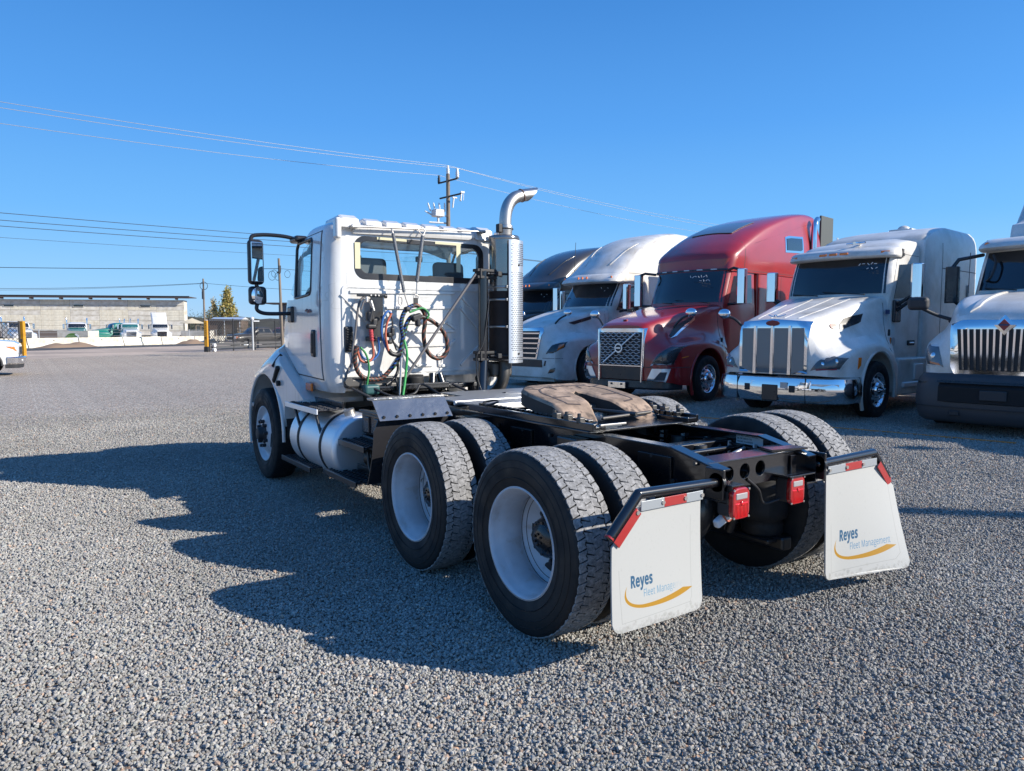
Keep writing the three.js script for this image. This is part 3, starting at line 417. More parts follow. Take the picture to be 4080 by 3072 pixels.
// ---------- shed, booth, playground, concrete boxes ----------
{
  const s = thing('white_shed', 'low shed with a bright white roof behind the iron gate', 'shed', [23.2, 0, -112.6], -.59); mk('roof', [plan([[-2.9, -2], [2.6, -2], [2.6, 1.6], [-2.9, 1.6]], 3.1, 3.22), side([[-2, 3.22], [1.7, 3.22], [-.2, 3.62]], -2.2, 2.6)], M.white, s); mk('wall', box(4.9, 3.1, 3, 0, 1.55, -.2), M.brown, s); for (const x of [-2.5, 0, 2.3]) mk('post', cyl([x, 0, 1.5], [x, 3.1, 1.5], .08), M.galv, s);
  const b = thing('dark_booth', 'dark grey booth with flat roof behind the leaning pole', 'booth', [24.0, 0, -88.0], -.59); mk('wall', box(2.6, 4.9, 2.4, 1.0, 2.45, -1), SM({ color: C3(.09, .09, .1), roughness: .8 }), b); mk('roof', box(4.6, .16, 3.4, .4, 5.0, -1, .03), M.roofDark, b); mk('window', box(1.2, .9, .06, 1, 3.2, .22), M.darkGlass, b);
  const p = thing('playground_tower', 'playground tower with a tan roof and two slides by the building', 'playground', [16.6, 0, -104.5], -.59); mk('roof', new THREE.ConeGeometry(1.9, .75, 4).rotateY(.785).translate(0, 2.95, 0), SM({ color: C3(.55, .47, .33), roughness: .9 }), p); mk('platform', box(1.8, .14, 1.8, 0, 1.5, 0, .02), M.wood, p); for (const x of [-.8, .8]) for (const z of [-.8, .8]) mk('post', cyl([x, 0, z], [x, 2.7, z], .07), M.wood, p); for (const d of [-1, 1]) mk('slide', [box(1.9, .08, .6, d * 1.55, .95, 0, .02, [0, 0, -d * .62])], SM({ color: C3(.6, .47, .33), roughness: .6 }), p);
  const kb = (label, x, z, w, art) => { const t = thing('concrete_box', label, 'concrete box', [x, 0, z], -.62); mk('wall', [box(w, 1.6, .16, 0, .8, 0, .01), box(.16, 1.6, 1.8, -w / 2 + .08, .8, -.99, .01), box(.16, 1.6, 1.8, w / 2 - .08, .8, -.99, .01), box(w - .34, .14, 1.78, 0, 1.52, -.98, .01)], M.concrete3, t); if (art) { mk('painted_emblem', [plan(circle(0, 0, .62, 24).filter(p => p[1] < .55), 0, .02).rotateX(Math.PI / 2).scale(1.25, 1, 1).translate(.0, .72, .1)], SM({ color: C3(.10, .22, .05), roughness: .9 }), t); mk('painted_leaf', ext([[.1, 1.2], [.28, 1.3], [.55, 1.1], [.62, .78], [.5, .72], [.36, 1.0]], .02).translate(.15, 0, .125), SM({ color: C3(.75, .76, .74), roughness: .9 }), t); } return t; };
  kb('grey concrete box with a green painted emblem behind the barriers', 1.4, -86.2, 3.3, true); kb('long plain concrete box beside the playground tower', 16.0, -104.6 + 4.6, 3.6, false);
  const bw = thing('field_wall', 'low brown wall running before the concrete building', 'wall', [-1.2, 0, -101], -.59); mk('wall', box(26, 1.55, .3, -2, .77, 0, .02), SM({ color: C3(.2, .155, .13), roughness: 1 }), bw); mk('coping', box(26, .14, .36, -2, 1.63, 0, .02), M.concrete3, bw);
}

// ---------- wheels ----------
const TYRE = (R = .512, w = .28, bead = .3) => latheX([[-w * .36, bead], [-w * .44, bead + .01], [-w * .5, bead + .085], [-w * .495, R - .07], [-w * .46, R - .03], [-w * .42, R - .012], [-w * .3, R - .006], [0, R - .004], [w * .3, R - .006], [w * .42, R - .012], [w * .46, R - .03], [w * .495, R - .07], [w * .5, bead + .085], [w * .44, bead + .01], [w * .36, bead]], 72);
function treadGeo(R = .512, w = .28, ribs = 5, n = 58, zig = .010, gap = .0035, sh = 0) { // moulded blocks with wavy grooves
  const P = [], half = w * .425, bw = 2 * half / ribs, N = n, pt = (s, a, r) => P.push(s, r * Math.cos(a), r * Math.sin(a)); const crown = s => R + .004 - .010 * Math.pow(Math.abs(s) / half, 3);
  const tri = (a, b, c) => { pt(...a); pt(...b); pt(...c); };
  for (let j = 0; j < ribs; j++) for (let i = 0; i < N; i++) {
    const da = 6.28318 / N, st = (j % 2) * .5 + sh, edge = [], jit = .12 * (hash(i, j) - .5);
    for (const [f, side] of [[0, 0], [.5, 0], [1, 0], [1, 1], [.5, 1], [0, 1]]) { const b = j + side, a = (i + st + f) * da + (f === 0 ? 1 : f === 1 ? -1 : 0) * gap / R + (f === .5 ? 0 : .25 * da * (side - .5) * (j % 2 ? 1 : -1)); let s = -half + b * bw + (side ? -1 : 1) * gap * (b === 0 || b === ribs ? 0 : 1.0); if (b > 0 && b < ribs) s += zig * Math.sin((a / da) * Math.PI * 2 + b * 1.3); else s += (side ? -1 : 1) * (f === .5 ? 0 : .004); edge.push([s, a + jit * .0]); }
    const T = edge.map(([s, a]) => [s, a, crown(s)]), B = edge.map(([s, a]) => [s, a, R - .016]);
    for (let k = 1; k < 5; k++) tri(T[0], T[k + 1], T[k]);
    for (let k = 0; k < 6; k++) { const q = (k + 1) % 6; tri(T[k], T[q], B[q]); tri(T[k], B[q], B[k]); }
  }
  const g = new THREE.BufferGeometry(); g.setAttribute('position', new THREE.Float32BufferAttribute(P, 3)); g.computeVertexNormals();
  const uv = new Float32Array(P.length / 3 * 2); for (let i = 0; i < P.length / 3; i++) { uv[2 * i] = P[3 * i]; uv[2 * i + 1] = Math.atan2(P[3 * i + 2], P[3 * i + 1]) * .5; } g.setAttribute('uv', new THREE.BufferAttribute(uv, 2)); return g;
}
const nuts = (n, r, x0, x1, rad = .016, ph = 0) => Array.from({ length: n }, (_, i) => { const a = ph + i / n * 6.28318; return cyl([x0, r * Math.cos(a), r * Math.sin(a)], [x1, r * Math.cos(a), r * Math.sin(a)], rad, rad, 6); });
const G = {
  tyre: mrg(TYRE()), drive: treadGeo(), steerTread: treadGeo(.508, .27, 5, 90, .004, .002),
  ring: mrg([.36, .415, .455].map(r => new THREE.TorusGeometry(r, .0022, 4, 64).rotateY(Math.PI / 2).translate(r > .45 ? -.136 : -.1395, 0, 0))),
  dualRim: mrg(latheX([[-.10, .296], [-.122, .300], [-.128, .309], [-.120, .312], [-.108, .304], [-.128, .307], [-.126, .298], [-.104, .288], [-.066, .280], [-.045, .262], [.03, .255], [.06, .262], [.075, .266], [.085, .262], [.10, .245], [.118, .215], [.134, .185], [.140, .165], [.140, .11]], 64)),
  innerRim: mrg(latheX([[.12, .312], [.115, .298], [.05, .27], [-.1, .255], [-.13, .19], [-.13, .10]], 40)),
  steerRim: mrg(latheX([[-.108, .304], [-.126, .31], [-.124, .299], [-.100, .288], [-.075, .276], [-.062, .262], [-.07, .245], [-.095, .215], [-.118, .18], [-.125, .16], [-.125, .08]], 56)),
};
function dualWheel(t, x, z, inner, flip, hubDetail = true) { // outer dual: deep dish; inner dual: just tyre and rim
  const w = mk('wheel', inner ? G.innerRim : G.dualRim, inner ? M.darkSteel : M.rim, t, true); w.position.set(x + (flip ? .055 : 0), flip ? .555 : .506, z); if (flip) w.scale.setScalar(1.035); w.rotation.set(flip * .7 + z, flip ? Math.PI : 0, 0, 'YXZ');
  mk('tyre', G.tyre, M.rubber, w, true); mk('tread', G.drive, M.tread, w, true);
  if (!inner) {
    mk('sidewall_rings', G.ring, M.rubber, w, true);
    if (!G.hubAxle) { G.hubAxle = mrg([latheX([[.14, .115], [.05, .112], [.035, .10], [.03, .085], [.015, .08], [.01, .05], [.002, .045], [0, 0]], 28), ...nuts(8, .085, .05, .022, .012), ...nuts(6, .03, .01, -.006, .008)]); G.hubFl = mrg([latheX([[.142, .16], [.132, .165], [.128, .14]], 28)]); G.lug = mrg(cyl([.14, 0, 0], [.085, 0, 0], .018, .014, 6)); G.hole = mrg([cyl([.1175, 0, 0], [.135, 0, 0], .036, .036, 20)]); G.valve = mrg(poly([[.09, .25, .0], [.06, .21, .01], [.05, .19, .01]], .005, 6)); }
    mk('hub', G.hubAxle, M.frame, w, true); mk('hub_flange', G.hubFl, M.frame, w, true);
    for (let i = 0; i < 10; i++) { const a = i / 10 * 6.283, m = mk('lug_nut', G.lug, M.ironBlack, w, true); m.position.set(0, .1425 * Math.cos(a), .1425 * Math.sin(a)); }
    for (let i = 0; i < 5; i++) { const a = i / 5 * 6.283 + .9, m = mk('hand_hole', G.hole, M.ironBlack, w, true); m.position.set(0, .212 * Math.cos(a), .212 * Math.sin(a)); }
    mk('rust_line', G.rust ??= mrg([new THREE.TorusGeometry(.2665, .003, 5, 60).rotateY(Math.PI / 2).translate(.078, 0, 0), new THREE.TorusGeometry(.246, .002, 5, 60).rotateY(Math.PI / 2).translate(.0985, 0, 0)]), SM({ color: C3(.10, .075, .06), roughness: .9 }), w, true); mk('valve_stem', G.valve, M.steel, w, true);
  }
  return w;
}
function steerWheel(t, x, y, z, flip, style = 'white') {
  const w = mk('wheel', G.steerRim, style === 'white' ? M.rim : M.chrome, t, true); w.position.set(x, y, z); w.rotation.set(.2 + z, flip ? Math.PI : 0, 0, 'YXZ');
  mk('tyre', G.tyre, M.rubber, w, true); mk('tread', G.steerTread, M.rubber, w, true); mk('sidewall_rings', G.ring, M.rubber, w, true);
  if (!G.sHub) { G.sHub = mrg([latheX([[-.12, .12], [-.14, .10], [-.15, .075], [-.19, .072], [-.2, .06], [-.2, 0]], 24)]); G.sLug = mrg(cyl([-.122, 0, 0], [-.165, 0, 0], .02, .017, 8)); G.cap = mrg(latheX([[-.12, .16], [-.16, .15], [-.175, .12], [-.19, .1], [-.2, .06], [-.25, 0]], 28)); G.spike = mrg(cyl([-.125, 0, 0], [-.2, 0, 0], .02, .008, 8)); G.sHole = mrg(cyl([-.099, 0, 0], [-.08, 0, 0], .028, .028, 14)); G.sSlot = mrg(box(.02, .16, .035, -.102, 0, 0, .008)); }
  if (style === 'white') { mk('hub', G.sHub, M.ironBlack, w, true); for (let i = 0; i < 10; i++) { const a = i / 10 * 6.283, m = mk('lug_nut', G.sLug, M.ironBlack, w, true); m.position.set(0, .14 * Math.cos(a), .14 * Math.sin(a)); } for (let i = 0; i < 2; i++) { const a = i * 3.14 + .4, m = mk('hand_hole', G.sSlot, M.ironBlack, w, true); m.position.set(0, .222 * Math.cos(a), .222 * Math.sin(a)); m.rotation.x = a + Math.PI / 2; } }
  else { mk('hub_cap', G.cap, M.chrome, w, true); for (let i = 0; i < 10; i++) { const a = i / 10 * 6.283, m = mk('nut_cover', G.spike, M.chrome, w, true); m.position.set(0, .142 * Math.cos(a), .142 * Math.sin(a)); const h = mk('hand_hole', G.sHole, M.ironBlack, w, true); h.position.set(0, .222 * Math.cos(a + .31), .222 * Math.sin(a + .31)); } }
  return w;
}
// plain dual pair for the trucks in the row and beyond
function rearPair(t, x, y, z) { if (!G.pair) G.pair = mrg([TYRE().translate(-.17, 0, 0), TYRE().translate(.17, 0, 0)]), G.pairRim = mrg([latheX([[-.29, .3], [-.2, .26], [-.05, .2], [0, .1]], 24), latheX([[.29, .3], [.2, .26], [.05, .2], [0, .1]], 24)]); const w = mk('wheel', G.pairRim, M.rim, t, true); mk('tyre', G.pair, M.rubber, w, true); w.position.set(x, y, z); return w; }
// ---------- pickup trucks ----------
function pickup(label, pos, turn, paint, group) {
  const t = thing('pickup_truck', label, 'pickup', [pos[0], 0, pos[1]], turn, group);
  const archs = [0, 3.6].map(z => cyl([-1.3, .42, z], [1.3, .42, z], .5, .5, 28));
  const low = hoodLoft([[-1.0, .70, 1.16, .86, .95, .5], [-.9, .78, 1.24, .94, 1.02, .45], [-.5, .82, 1.29, .99, 1.1, .42], [0, .84, 1.33, 1.01, 1.16, .42], [.75, .86, 1.37, 1.0, 1.2, .42], [1.0, .93, 1.39, 1.0, 1.22, .42], [3.0, .96, 1.42, 1.0, 1.25, .42], [4.7, .96, 1.42, .99, 1.25, .5]], 44);
  mk('body', cut(low, ...archs), paint, t);
  const cab = cabLoft([[1.3, .75, 3.0, .92, .12, .1, .12], [1.42, .82, 2.98, .91, .14, .1, .12], [1.85, 1.3, 2.75, .78, .14, .12, .08], [1.92, 1.45, 2.65, .7, .15, .15, .06], [1.94, 1.6, 2.5, .5, .15, .15, .05]]); mk('cab', cab, paint, t);
  mk('windshield', onBody(cab, '-z', [[-.74, 1.42], [.74, 1.42], [.62, 1.82], [-.62, 1.82]]), M.darkGlass, t);
  for (const s of ['-x', '+x']) { mk('side_window', onBody(cab, s, [[1.3, 1.42], [1.95, 1.42], [1.95, 1.8], [1.5, 1.8]]), M.darkGlass, t); mk('side_window', onBody(cab, s, [[2.02, 1.42], [2.75, 1.42], [2.62, 1.8], [2.02, 1.8]]), M.darkGlass, t); }
  mk('grille', onBody(low, '-z', [[-.5, .72], [.5, .72], [.54, 1.1], [-.54, 1.1]], .02), M.chrome, t); mk('grille_mesh', onBody(low, '-z', [[-.44, .76], [.44, .76], [.48, 1.05], [-.48, 1.05]], .03), M.ironBlack, t);
  mk('bumper', sweep([[.98, -.66], [.93, -.95], [.6, -1.1], [0, -1.14], [-.6, -1.1], [-.93, -.95], [-.98, -.62]], [[.0, .42], [.04, .46], [.05, .66], [.0, .7], [-.08, .7], [-.08, .42]]), M.chrome, t); mk('valance', sweep([[.97, -.6], [.9, -.95], [.5, -1.06], [-.5, -1.06], [-.9, -.95], [-.97, -.6]], [[.0, .28], [.02, .42], [-.1, .42], [-.1, .28]]), M.greyPlastic, t);
  for (const s of [-1, 1]) { const ol = [[.56, .82], [.9, .86], [.9, 1.08], [.56, 1.1]].map(([x, y]) => [x * s, y]); const h = mk('headlight', onBody(low, '-z', ol, .012), M.whiteLens, t); mk('indicator', onBody(low, '-z', [[.87, .9], [.93, .92], [.93, 1.04], [.87, 1.06]].map(([x, y]) => [x * s, y]), .018), M.amber, h); mk('lamp_bowl', new THREE.SphereGeometry(.075, 12, 8).scale(1, 1, .4).translate(s * .7, .97, -.98), M.chrome, h);
    mk('fog_lamp', cyl([s * .68, .55, -1.13], [s * .68, .55, -1.1], .06, .06, 14), M.whiteLens, t); mk('mirror', box(.2, .22, .14, s * 1.12, 1.42, 1.2, .04), M.ironBlack, t);
    for (const z of [0, 3.6]) { const w = mk('wheel', latheX(s < 0 ? [[-.1, .25], [-.12, .26], [-.1, .22], [-.08, .1], [-.1, 0]] : [[.1, 0], [.08, .1], [.1, .22], [.12, .26], [.1, .25]], 28), M.satin, t); w.position.set(s * .88, .4, z); mk('tyre', TYRE(.4, .27, .24), M.rubber, w);
      mk('arch_flare', new THREE.TorusGeometry(.5, .04, 8, 28, Math.PI * 1.06).rotateZ(-.09).rotateY(Math.PI / 2).translate(s * .985, .42, z), M.greyPlastic, t); } }
  return t;
}
pickup('white pickup truck with chrome bumper at the left edge by the gate', [-4.37, -29.8], Math.PI + 1.5, M.white);
pickup('red pickup truck parked out beyond the white pickup', [-16.6, -47.5], Math.PI + 1.95, M.red);
pickup('black pickup truck parked behind the iron gate beside its post', [13.6, -66.5], 1.9, M.truckBlack, 0); pickup('red pickup truck parked behind the iron gate', [17.6, -70], 2.2, M.red, 0); pickup('dark pickup truck farther right behind the iron gate', [18.8, -66.2], 2.0, M.truckBlack, 0);
// ---------- long-nosed trucks ----------
const YH = .61; // hub height of the row trucks (the yard rises a little towards them)
const archCut = (r = .7, yh = YH, x0 = .62) => [cyl([-1.6, yh, 0], [-x0, yh, 0], r, r, 36), cyl([x0, yh, 0], [1.6, yh, 0], r, r, 36)];
const sx = (o, s) => o.map(([x, y]) => [x * s, y]);
function chassis(t, z1, tank = true) {
  mk('frame_rail', box(.09, .26, z1 + 1.4, -.42, .95, z1 / 2 + .1), M.frame, t); mk('frame_rail', box(.09, .26, z1 + 1.4, .42, .95, z1 / 2 + .1), M.frame, t);
  mk('axle', cyl([-.95, YH, 0], [.95, YH, 0], .07), M.frame, t); if (tank) for (const s of [-1, 1]) { const k = mk('side_fairing', box(.5, .72, z1 - 3.4 > 1 ? 2.9 : 2, s * .84, .78, 2.6, .05), t.userData.paint ?? M.white, t); mk('step', [box(.06, .1, 1.7, s * 1.105, .62, 2.2, .02), box(.05, .3, .4, s * 1.10, .86, 2.1, .01)], M.alu, k); }
  for (const z of [z1 - 1.3, z1 + .05]) for (const s of [-1, 1]) rearPair(t, s * .92, YH, z);
}
function archLip(t, m, r = .7, x = 1.2, a0 = -.15, a1 = 1.08, yh = YH, w = .035) { for (const s of [-1, 1]) mk('arch_lip', tube(Array.from({ length: 15 }, (_, i) => { const a = Math.PI * (a0 + (a1 - a0) * i / 14); return [s * x, yh + r * Math.sin(a), -r * Math.cos(a)]; }), w, 6, 40), m, t); }
function writing(t, lines, w, h, place, col = '#d8dde0') { const c = document.createElement('canvas'); c.width = 256; c.height = 128; const x = c.getContext('2d'); x.clearRect(0, 0, 256, 128); x.fillStyle = '#04060a'; x.fillRect(0, 0, 256, 128); x.fillStyle = col; x.font = 'italic 46px sans-serif'; x.scale(-1, 1); lines.forEach((l, i) => x.fillText(l, -246 + i * 90, 48 + 52 * i)); const tx = new THREE.CanvasTexture(c); tx.colorSpace = THREE.SRGBColorSpace; const m = mk('chalk_writing', new THREE.PlaneGeometry(w, h).rotateY(Math.PI), SM({ map: tx, transparent: true, alphaMap: tx, roughness: .9 }), t, true); place(m); return m; }
function bigMirror(t, x, y, z, hh, mat, armFrom, ry = 0) { const g = mk('mirror', plan([[-.105, .06], [-.105, -.01], [-.09, -.055], [-.055, -.085], [0, -.098], [.055, -.085], [.09, -.055], [.105, -.01], [.105, .06]], -hh / 2, hh / 2, .015), mat, t); g.position.set(x, y, z); g.rotation.y = ry; mk('mirror_glass', box(.17, hh - .08, .02, 0, 0, .062, .005), M.mirror, g); for (const a of armFrom) mk('mirror_arm', poly(a.map(p => [p[0], p[1], p[2]]), .032, 8), M.plastic, t); return g; }
function hoodMirror(t, head, foot, mat = M.chrome) { const m = mk('hood_mirror', [new THREE.SphereGeometry(.13, 16, 10).scale(1.0, .72, .62).translate(...head)], mat, t); mk('mirror_stalk', tube([foot, [(foot[0] + head[0]) / 2, (foot[1] + head[1]) / 2 + .04, (foot[2] + head[2]) / 2], [head[0], head[1] - .04, head[2] + .02]], .026, 7), M.plastic, m); mk('mirror_glass', new THREE.SphereGeometry(.1, 14, 8, 0, 6.3, 0, 1.2).scale(1, .25, .62).rotateX(Math.PI / 2).translate(head[0], head[1], head[2] + .06), M.mirror, m); return m; }
const wiper = (a, b) => [...poly([a, b], .009, 6), box(.02, .02, .05, ...a)];

// the white truck with the tall chrome grille of four mesh panels
function meshGrilleTruck(label, [x, z], turn) {
  const t = thing('semi_truck', label, 'truck', [x, 0, z], turn, undefined), W = M.whiteDusty;
  const hood = hoodLoft([[-1.47, .60, 1.83, .80, 1.10, .90], [-1.42, .62, 1.85, .92, 1.18, .89], [-1.3, .64, 1.88, 1.02, 1.24, .88], [-1.05, .67, 1.94, 1.13, 1.30, .87], [-.6, .74, 2.04, 1.2, 1.42, .86], [0, .84, 2.18, 1.23, 1.47, .86], [.5, .93, 2.29, 1.21, 1.38, .6], [.98, .96, 2.31, 1.15, 1.12, .42]]);
  mk('hood', cut(hood, ...archCut(.69)), W, t); archLip(t, W, .695, 1.2);
  for (const k of [-.42, -.14, .14, .42]) mk('hood_rib', onBody(hood, '+y', [[k * .9 - .012, -1.35], [k * .9 + .012, -1.35], [k * 1.3 + .015, .35], [k * 1.3 - .015, .35]], .006, 2, 14, .01), W, t);
  const cab = cabLoft([[1.05, .9, 2.25, 1.02, .1, .06, .04], [2.2, .62, 2.28, 1.02, .2, .06, .26], [2.34, .64, 2.28, 1.02, .2, .06, .26], [3.04, .90, 2.28, .99, .2, .06, .2], [3.16, 1.0, 2.3, .985, .22, .06, .2], [3.34, 1.3, 2.3, .95, .3, .06, .16], [3.44, 1.75, 2.3, .86, .3, .08, .1], [3.47, 2.0, 2.3, .6, .12, .1, .03]]);
  mk('cab', cab, W, t);
  const slp = cabLoft([[.98, 2.32, 5.42, 1.06, .05, .08, 0], [3.2, 2.32, 5.44, 1.06, .06, .08, 0], [3.45, 2.34, 5.44, 1.05, .1, .08, .02], [3.66, 2.75, 5.44, 1.02, .2, .12, .06], [3.80, 3.4, 5.42, .94, .3, .2, .08], [3.87, 4.1, 5.36, .76, .3, .25, .06], [3.89, 4.4, 5.2, .5, .3, .3, .04]]); const S = mk('sleeper', slp, W, t);
  mk('seam', onBody(slp, '-x', [[3.3, 2.93], [5.38, 2.93], [5.38, 2.945], [3.3, 2.945]], .003, 8, 1, .004), M.trim, S); mk('seam', onBody(slp, '-x', [[3.28, 1.1], [3.295, 1.1], [3.295, 3.45], [3.28, 3.45]], .003, 1, 12, .004), M.trim, S); mk('side_hatch', onBody(slp, '-x', [[4.35, 1.95], [5.3, 1.95], [5.3, 2.8], [4.35, 2.8]], .012), W, S); mk('hatch_handle', box(.04, .4, .12, -1.09, 2.45, 4.85, .015), W, S);
  { const c = document.createElement('canvas'); c.width = 256; c.height = 64; const q = c.getContext('2d'); q.fillStyle = '#bfc0c2'; q.fillRect(0, 0, 256, 64); q.fillStyle = '#15171b'; q.font = 'bold 56px sans-serif'; q.fillText('2212132', 12, 52); const tx = new THREE.CanvasTexture(c); tx.colorSpace = THREE.SRGBColorSpace; const m = mk('fleet_number', new THREE.PlaneGeometry(.72, .19).rotateY(-Math.PI / 2), PM({ map: tx, color: C3(1, 1, 1), roughness: .4, clearcoat: .6 }), S, true); m.position.set(-1.064, 2.84, 3.85); }
  const vis = mk('sun_visor', cabLoft([[3.03, .70, 1.4, 1.05, .25, .1, .3], [3.06, .66, 1.4, 1.06, .25, .1, .3], [3.17, .72, 1.4, 1.05, .25, .1, .28], [3.24, .95, 1.4, 1.02, .2, .1, .2]], [3.03, 3.045, 3.06, 3.09, 3.12, 3.15, 3.18, 3.21, 3.24]), W, t);
  for (const k of [-.88, -.2, 0, .2, .88]) mk('marker_light', box(.16, .05, .06, k, 3.115, .685 + .3 * Math.pow(k / 1.05, 2), .02, [.0, -.5 * k, 0]), M.amber, vis);
  mk('roof_vent', [box(.5, .06, .4, .1, 3.9, 4.3, .03), new THREE.SphereGeometry(.13, 14, 8).scale(1, .7, 1).translate(.1, 3.93, 4.3)], W, S); mk('air_horn', [cyl([-.28, 3.33, .95], [-.22, 3.36, 1.5], .03, .015), cyl([-.02, 3.35, 1.2], [-.4, 3.35, 1.15], .02)], M.chrome, t);
  mk('camera_pod', [box(.07, .12, .1, -1.03, 3.13, 1.25, .02), cyl([-1.04, 3.05, 1.25], [-1.04, 3.1, 1.25], .05)], M.greyPlastic, t);
  mk('windshield', onBody(cab, '-z', [[-.93, 2.35], [.93, 2.35], [.9, 3.02], [-.9, 3.02]], .006, 20, 10), M.dustyGlass, t);
  mk('wiper', wiper([.25, 2.33, .58], [.85, 2.38, .78]), M.ironBlack, t); mk('wiper', wiper([-.62, 2.33, .66], [.15, 2.40, .62]), M.ironBlack, t);
  const wr = mk('chalk_writing', [...[0, .09, .2, .28, .36].map((k, i) => box(.05, .012, .004, -.48 - k * .8, 2.90 + .01 * (i % 2), .76, 0, [0, 0, (i % 3 - 1) * .8])), ...[0, .08, .16].map((k, i) => box(.04, .01, .004, -.62 - k, 2.82, .775, 0, [0, 0, (i % 2) * 1.4 - .5]))], M.porcelain, t); wr.position.z = -.01;
  for (const s of ['-x', '+x']) { const d = mk('door', onBody(cab, s, [[.93, 1.22], [2.2, 1.22], [2.2, 3.04], [1.18, 3.04], [.86, 2.2]], .008, 12, 18), W, t); mk('door_window', onBody(cab, s, [[.98, 2.25], [2.1, 2.32], [2.08, 2.96], [1.24, 2.93]], .014), M.darkGlass, d); const k = s === '-x' ? -1 : 1; mk('door_handle', box(.03, .1, .34, k * 1.035, 1.42, 1.85, .02), M.ironBlack, d); mk('handle_grip', box(.03, .035, .2, k * 1.055, 1.42, 1.85, .015), M.chrome, d); mk('badge', cyl([k * 1.025, 1.45, 1.02], [k * 1.036, 1.45, 1.02], .08, .08, 18), M.reflWhite, d); mk('side_marker', box(.02, .16, .05, k * 1.035, 1.45, .88, .01, [.25, 0, 0]), M.amber, d); mk('data_plate', box(.01, .08, .17, k * 1.022, 2.0, .74, 0), SM({ color: C3(.05, .07, .16), roughness: .5 }), t); }
  // grille
  const gs = mk('grille_surround', onBody(hood, '-z', [[0, .80], [.57, .90], [.635, .92], [.635, 1.83], [0, 1.86], [-.635, 1.83], [-.635, .92], [-.57, .9]], .035, 18, 14, .06), M.chrome, t);
  for (const [a, b] of [[-.58, -.36], [-.29, -.035], [.035, .29], [.36, .58]]) { const lo = x => .82 + .12 * Math.abs(x), hi = 1.70; mk('grille_mesh', onBody(hood, '-z', [[a, lo(a) + .05], [b, lo(b) + .05], [b, hi], [a, hi]], .042, 3, 10, .02), SM({ color: C3(.30, .29, .275), metalness: .6, roughness: .42, bumpMap: dataTex(64, (u, v) => { const q = Math.hypot(((u * 4 + (Math.floor(v * 4) % 2) * .5) % 1) - .5, (v * 4) % 1 - .5); return g1(q < .34 ? 0 : 1); }, false, 14), bumpScale: .01 }), gs); }
  for (const x of [-.325, 0, .325]) mk('grille_bar', onBody(hood, '-z', [[x - .028, .9], [x + .028, .9], [x + .02, 1.74], [x - .02, 1.74]], .06, 2, 8, .04), M.chrome, gs);
  mk('emblem', onBody(hood, '-z', circle(0, 1.785, .1, 24).map(([a, b]) => [a * 1.25, 1.785 + (b - 1.785) * .52]), .046, 6, 6), SM({ color: C3(.2, .01, .012), roughness: .3 }), gs); mk('hood_ornament', [tube([[-.16, 1.93, -1.36], [-.06, 1.9, -1.4], [0, 1.91, -1.43]], .012, 6), tube([[.16, 1.93, -1.36], [.06, 1.9, -1.4], [0, 1.91, -1.43]], .012, 6), new THREE.SphereGeometry(.025, 10, 8).scale(1, 1, 2).translate(0, 1.91, -1.42)], M.chrome, t);
  // bumper in three chrome sections
  const bp = [[1.22, -.80], [1.18, -1.12], [1.0, -1.36], [.62, -1.5], [0, -1.54], [-.62, -1.5], [-1.0, -1.36], [-1.18, -1.12], [-1.22, -.80]];
  const bm = mk('bumper', sweep(bp, [[-.02, .42], [.02, .44], [.05, .56], [.05, .72], [.02, .84], [-.03, .86], [-.08, .86], [-.08, .42]], 60, .45), M.chrome, t);
  for (const x of [.42, -.42]) mk('tow_hole', [box(.1, .12, .02, x, .66, -1.585, .03)], M.ironBlack, bm); mk('plate_recess', box(.3, .28, .03, -.02 + .0, .58, -1.588, .02), M.plastic, bm); mk('small_plate', box(.13, .1, .01, -.28, .72, -1.59, .0), M.reflWhite, bm); for (const x of [.64, -.64]) mk('section_gap', box(.006, .43, .03, x, .64, -1.54, 0), M.ironBlack, bm); mk('fog_recess', sweep([[-.72, -1.47], [-.9, -1.41], [-1.08, -1.28]], [[.048, .58], [.053, .58], [.056, .76], [.048, .76]], 12), M.satin, bm);
  for (const s of [-1, 1]) { const h = mk('headlight', onBody(hood, '-z', sx([[.68, .98], [1.06, 1.0], [1.13, 1.2], [.98, 1.23], [.8, 1.16]], s), .004, 12, 8), SM({ color: C3(.10, .105, .11), metalness: .5, roughness: .35 }), t); mk('lens', onBody(hood, '-z', sx([[.67, .97], [1.07, .99], [1.135, 1.205], [.98, 1.24], [.79, 1.17]], s), .035, 12, 8, .01), M.lens, h); mk('lamp_bowl', new THREE.SphereGeometry(.07, 14, 10).scale(1, 1, .5).translate(s * .84, 1.08, -1.40), M.chrome, h); mk('lamp_bowl', new THREE.SphereGeometry(.06, 14, 10).scale(1, 1, .5).translate(s * 1.0, 1.13, -1.26), M.chrome, h); mk('reflector', onBody(hood, '-z', sx([[.78, .985], [1.04, 1.0], [1.04, 1.03], [.78, 1.01]], s), .012, 6, 2), M.reflRed, h);
    const v = mk('side_vent', onBody(hood, s < 0 ? '-x' : '+x', [[-.72, 1.66], [-.1, 1.80], [.02, 1.96], [-.5, 1.88], [-.66, 1.78]], .01), M.plastic, t); mk('side_emblem', onBody(hood, s < 0 ? '-x' : '+x', circle(-.84, 1.73, .09, 20).map(([a, b]) => [a, 1.74 + (b - 1.74) * .62]), .014, 6, 6), SM({ color: C3(.16, .012, .014), roughness: .4 }), v);
    mk('fender_marker', onBody(hood, s < 0 ? '-x' : '+x', [[-.80, 1.0], [-.72, 1.02], [-.70, 1.2], [-.78, 1.2]], .012, 3, 3), M.amber, t); steerWheel(t, s * 1.08, YH, 0, s > 0, 'chrome');
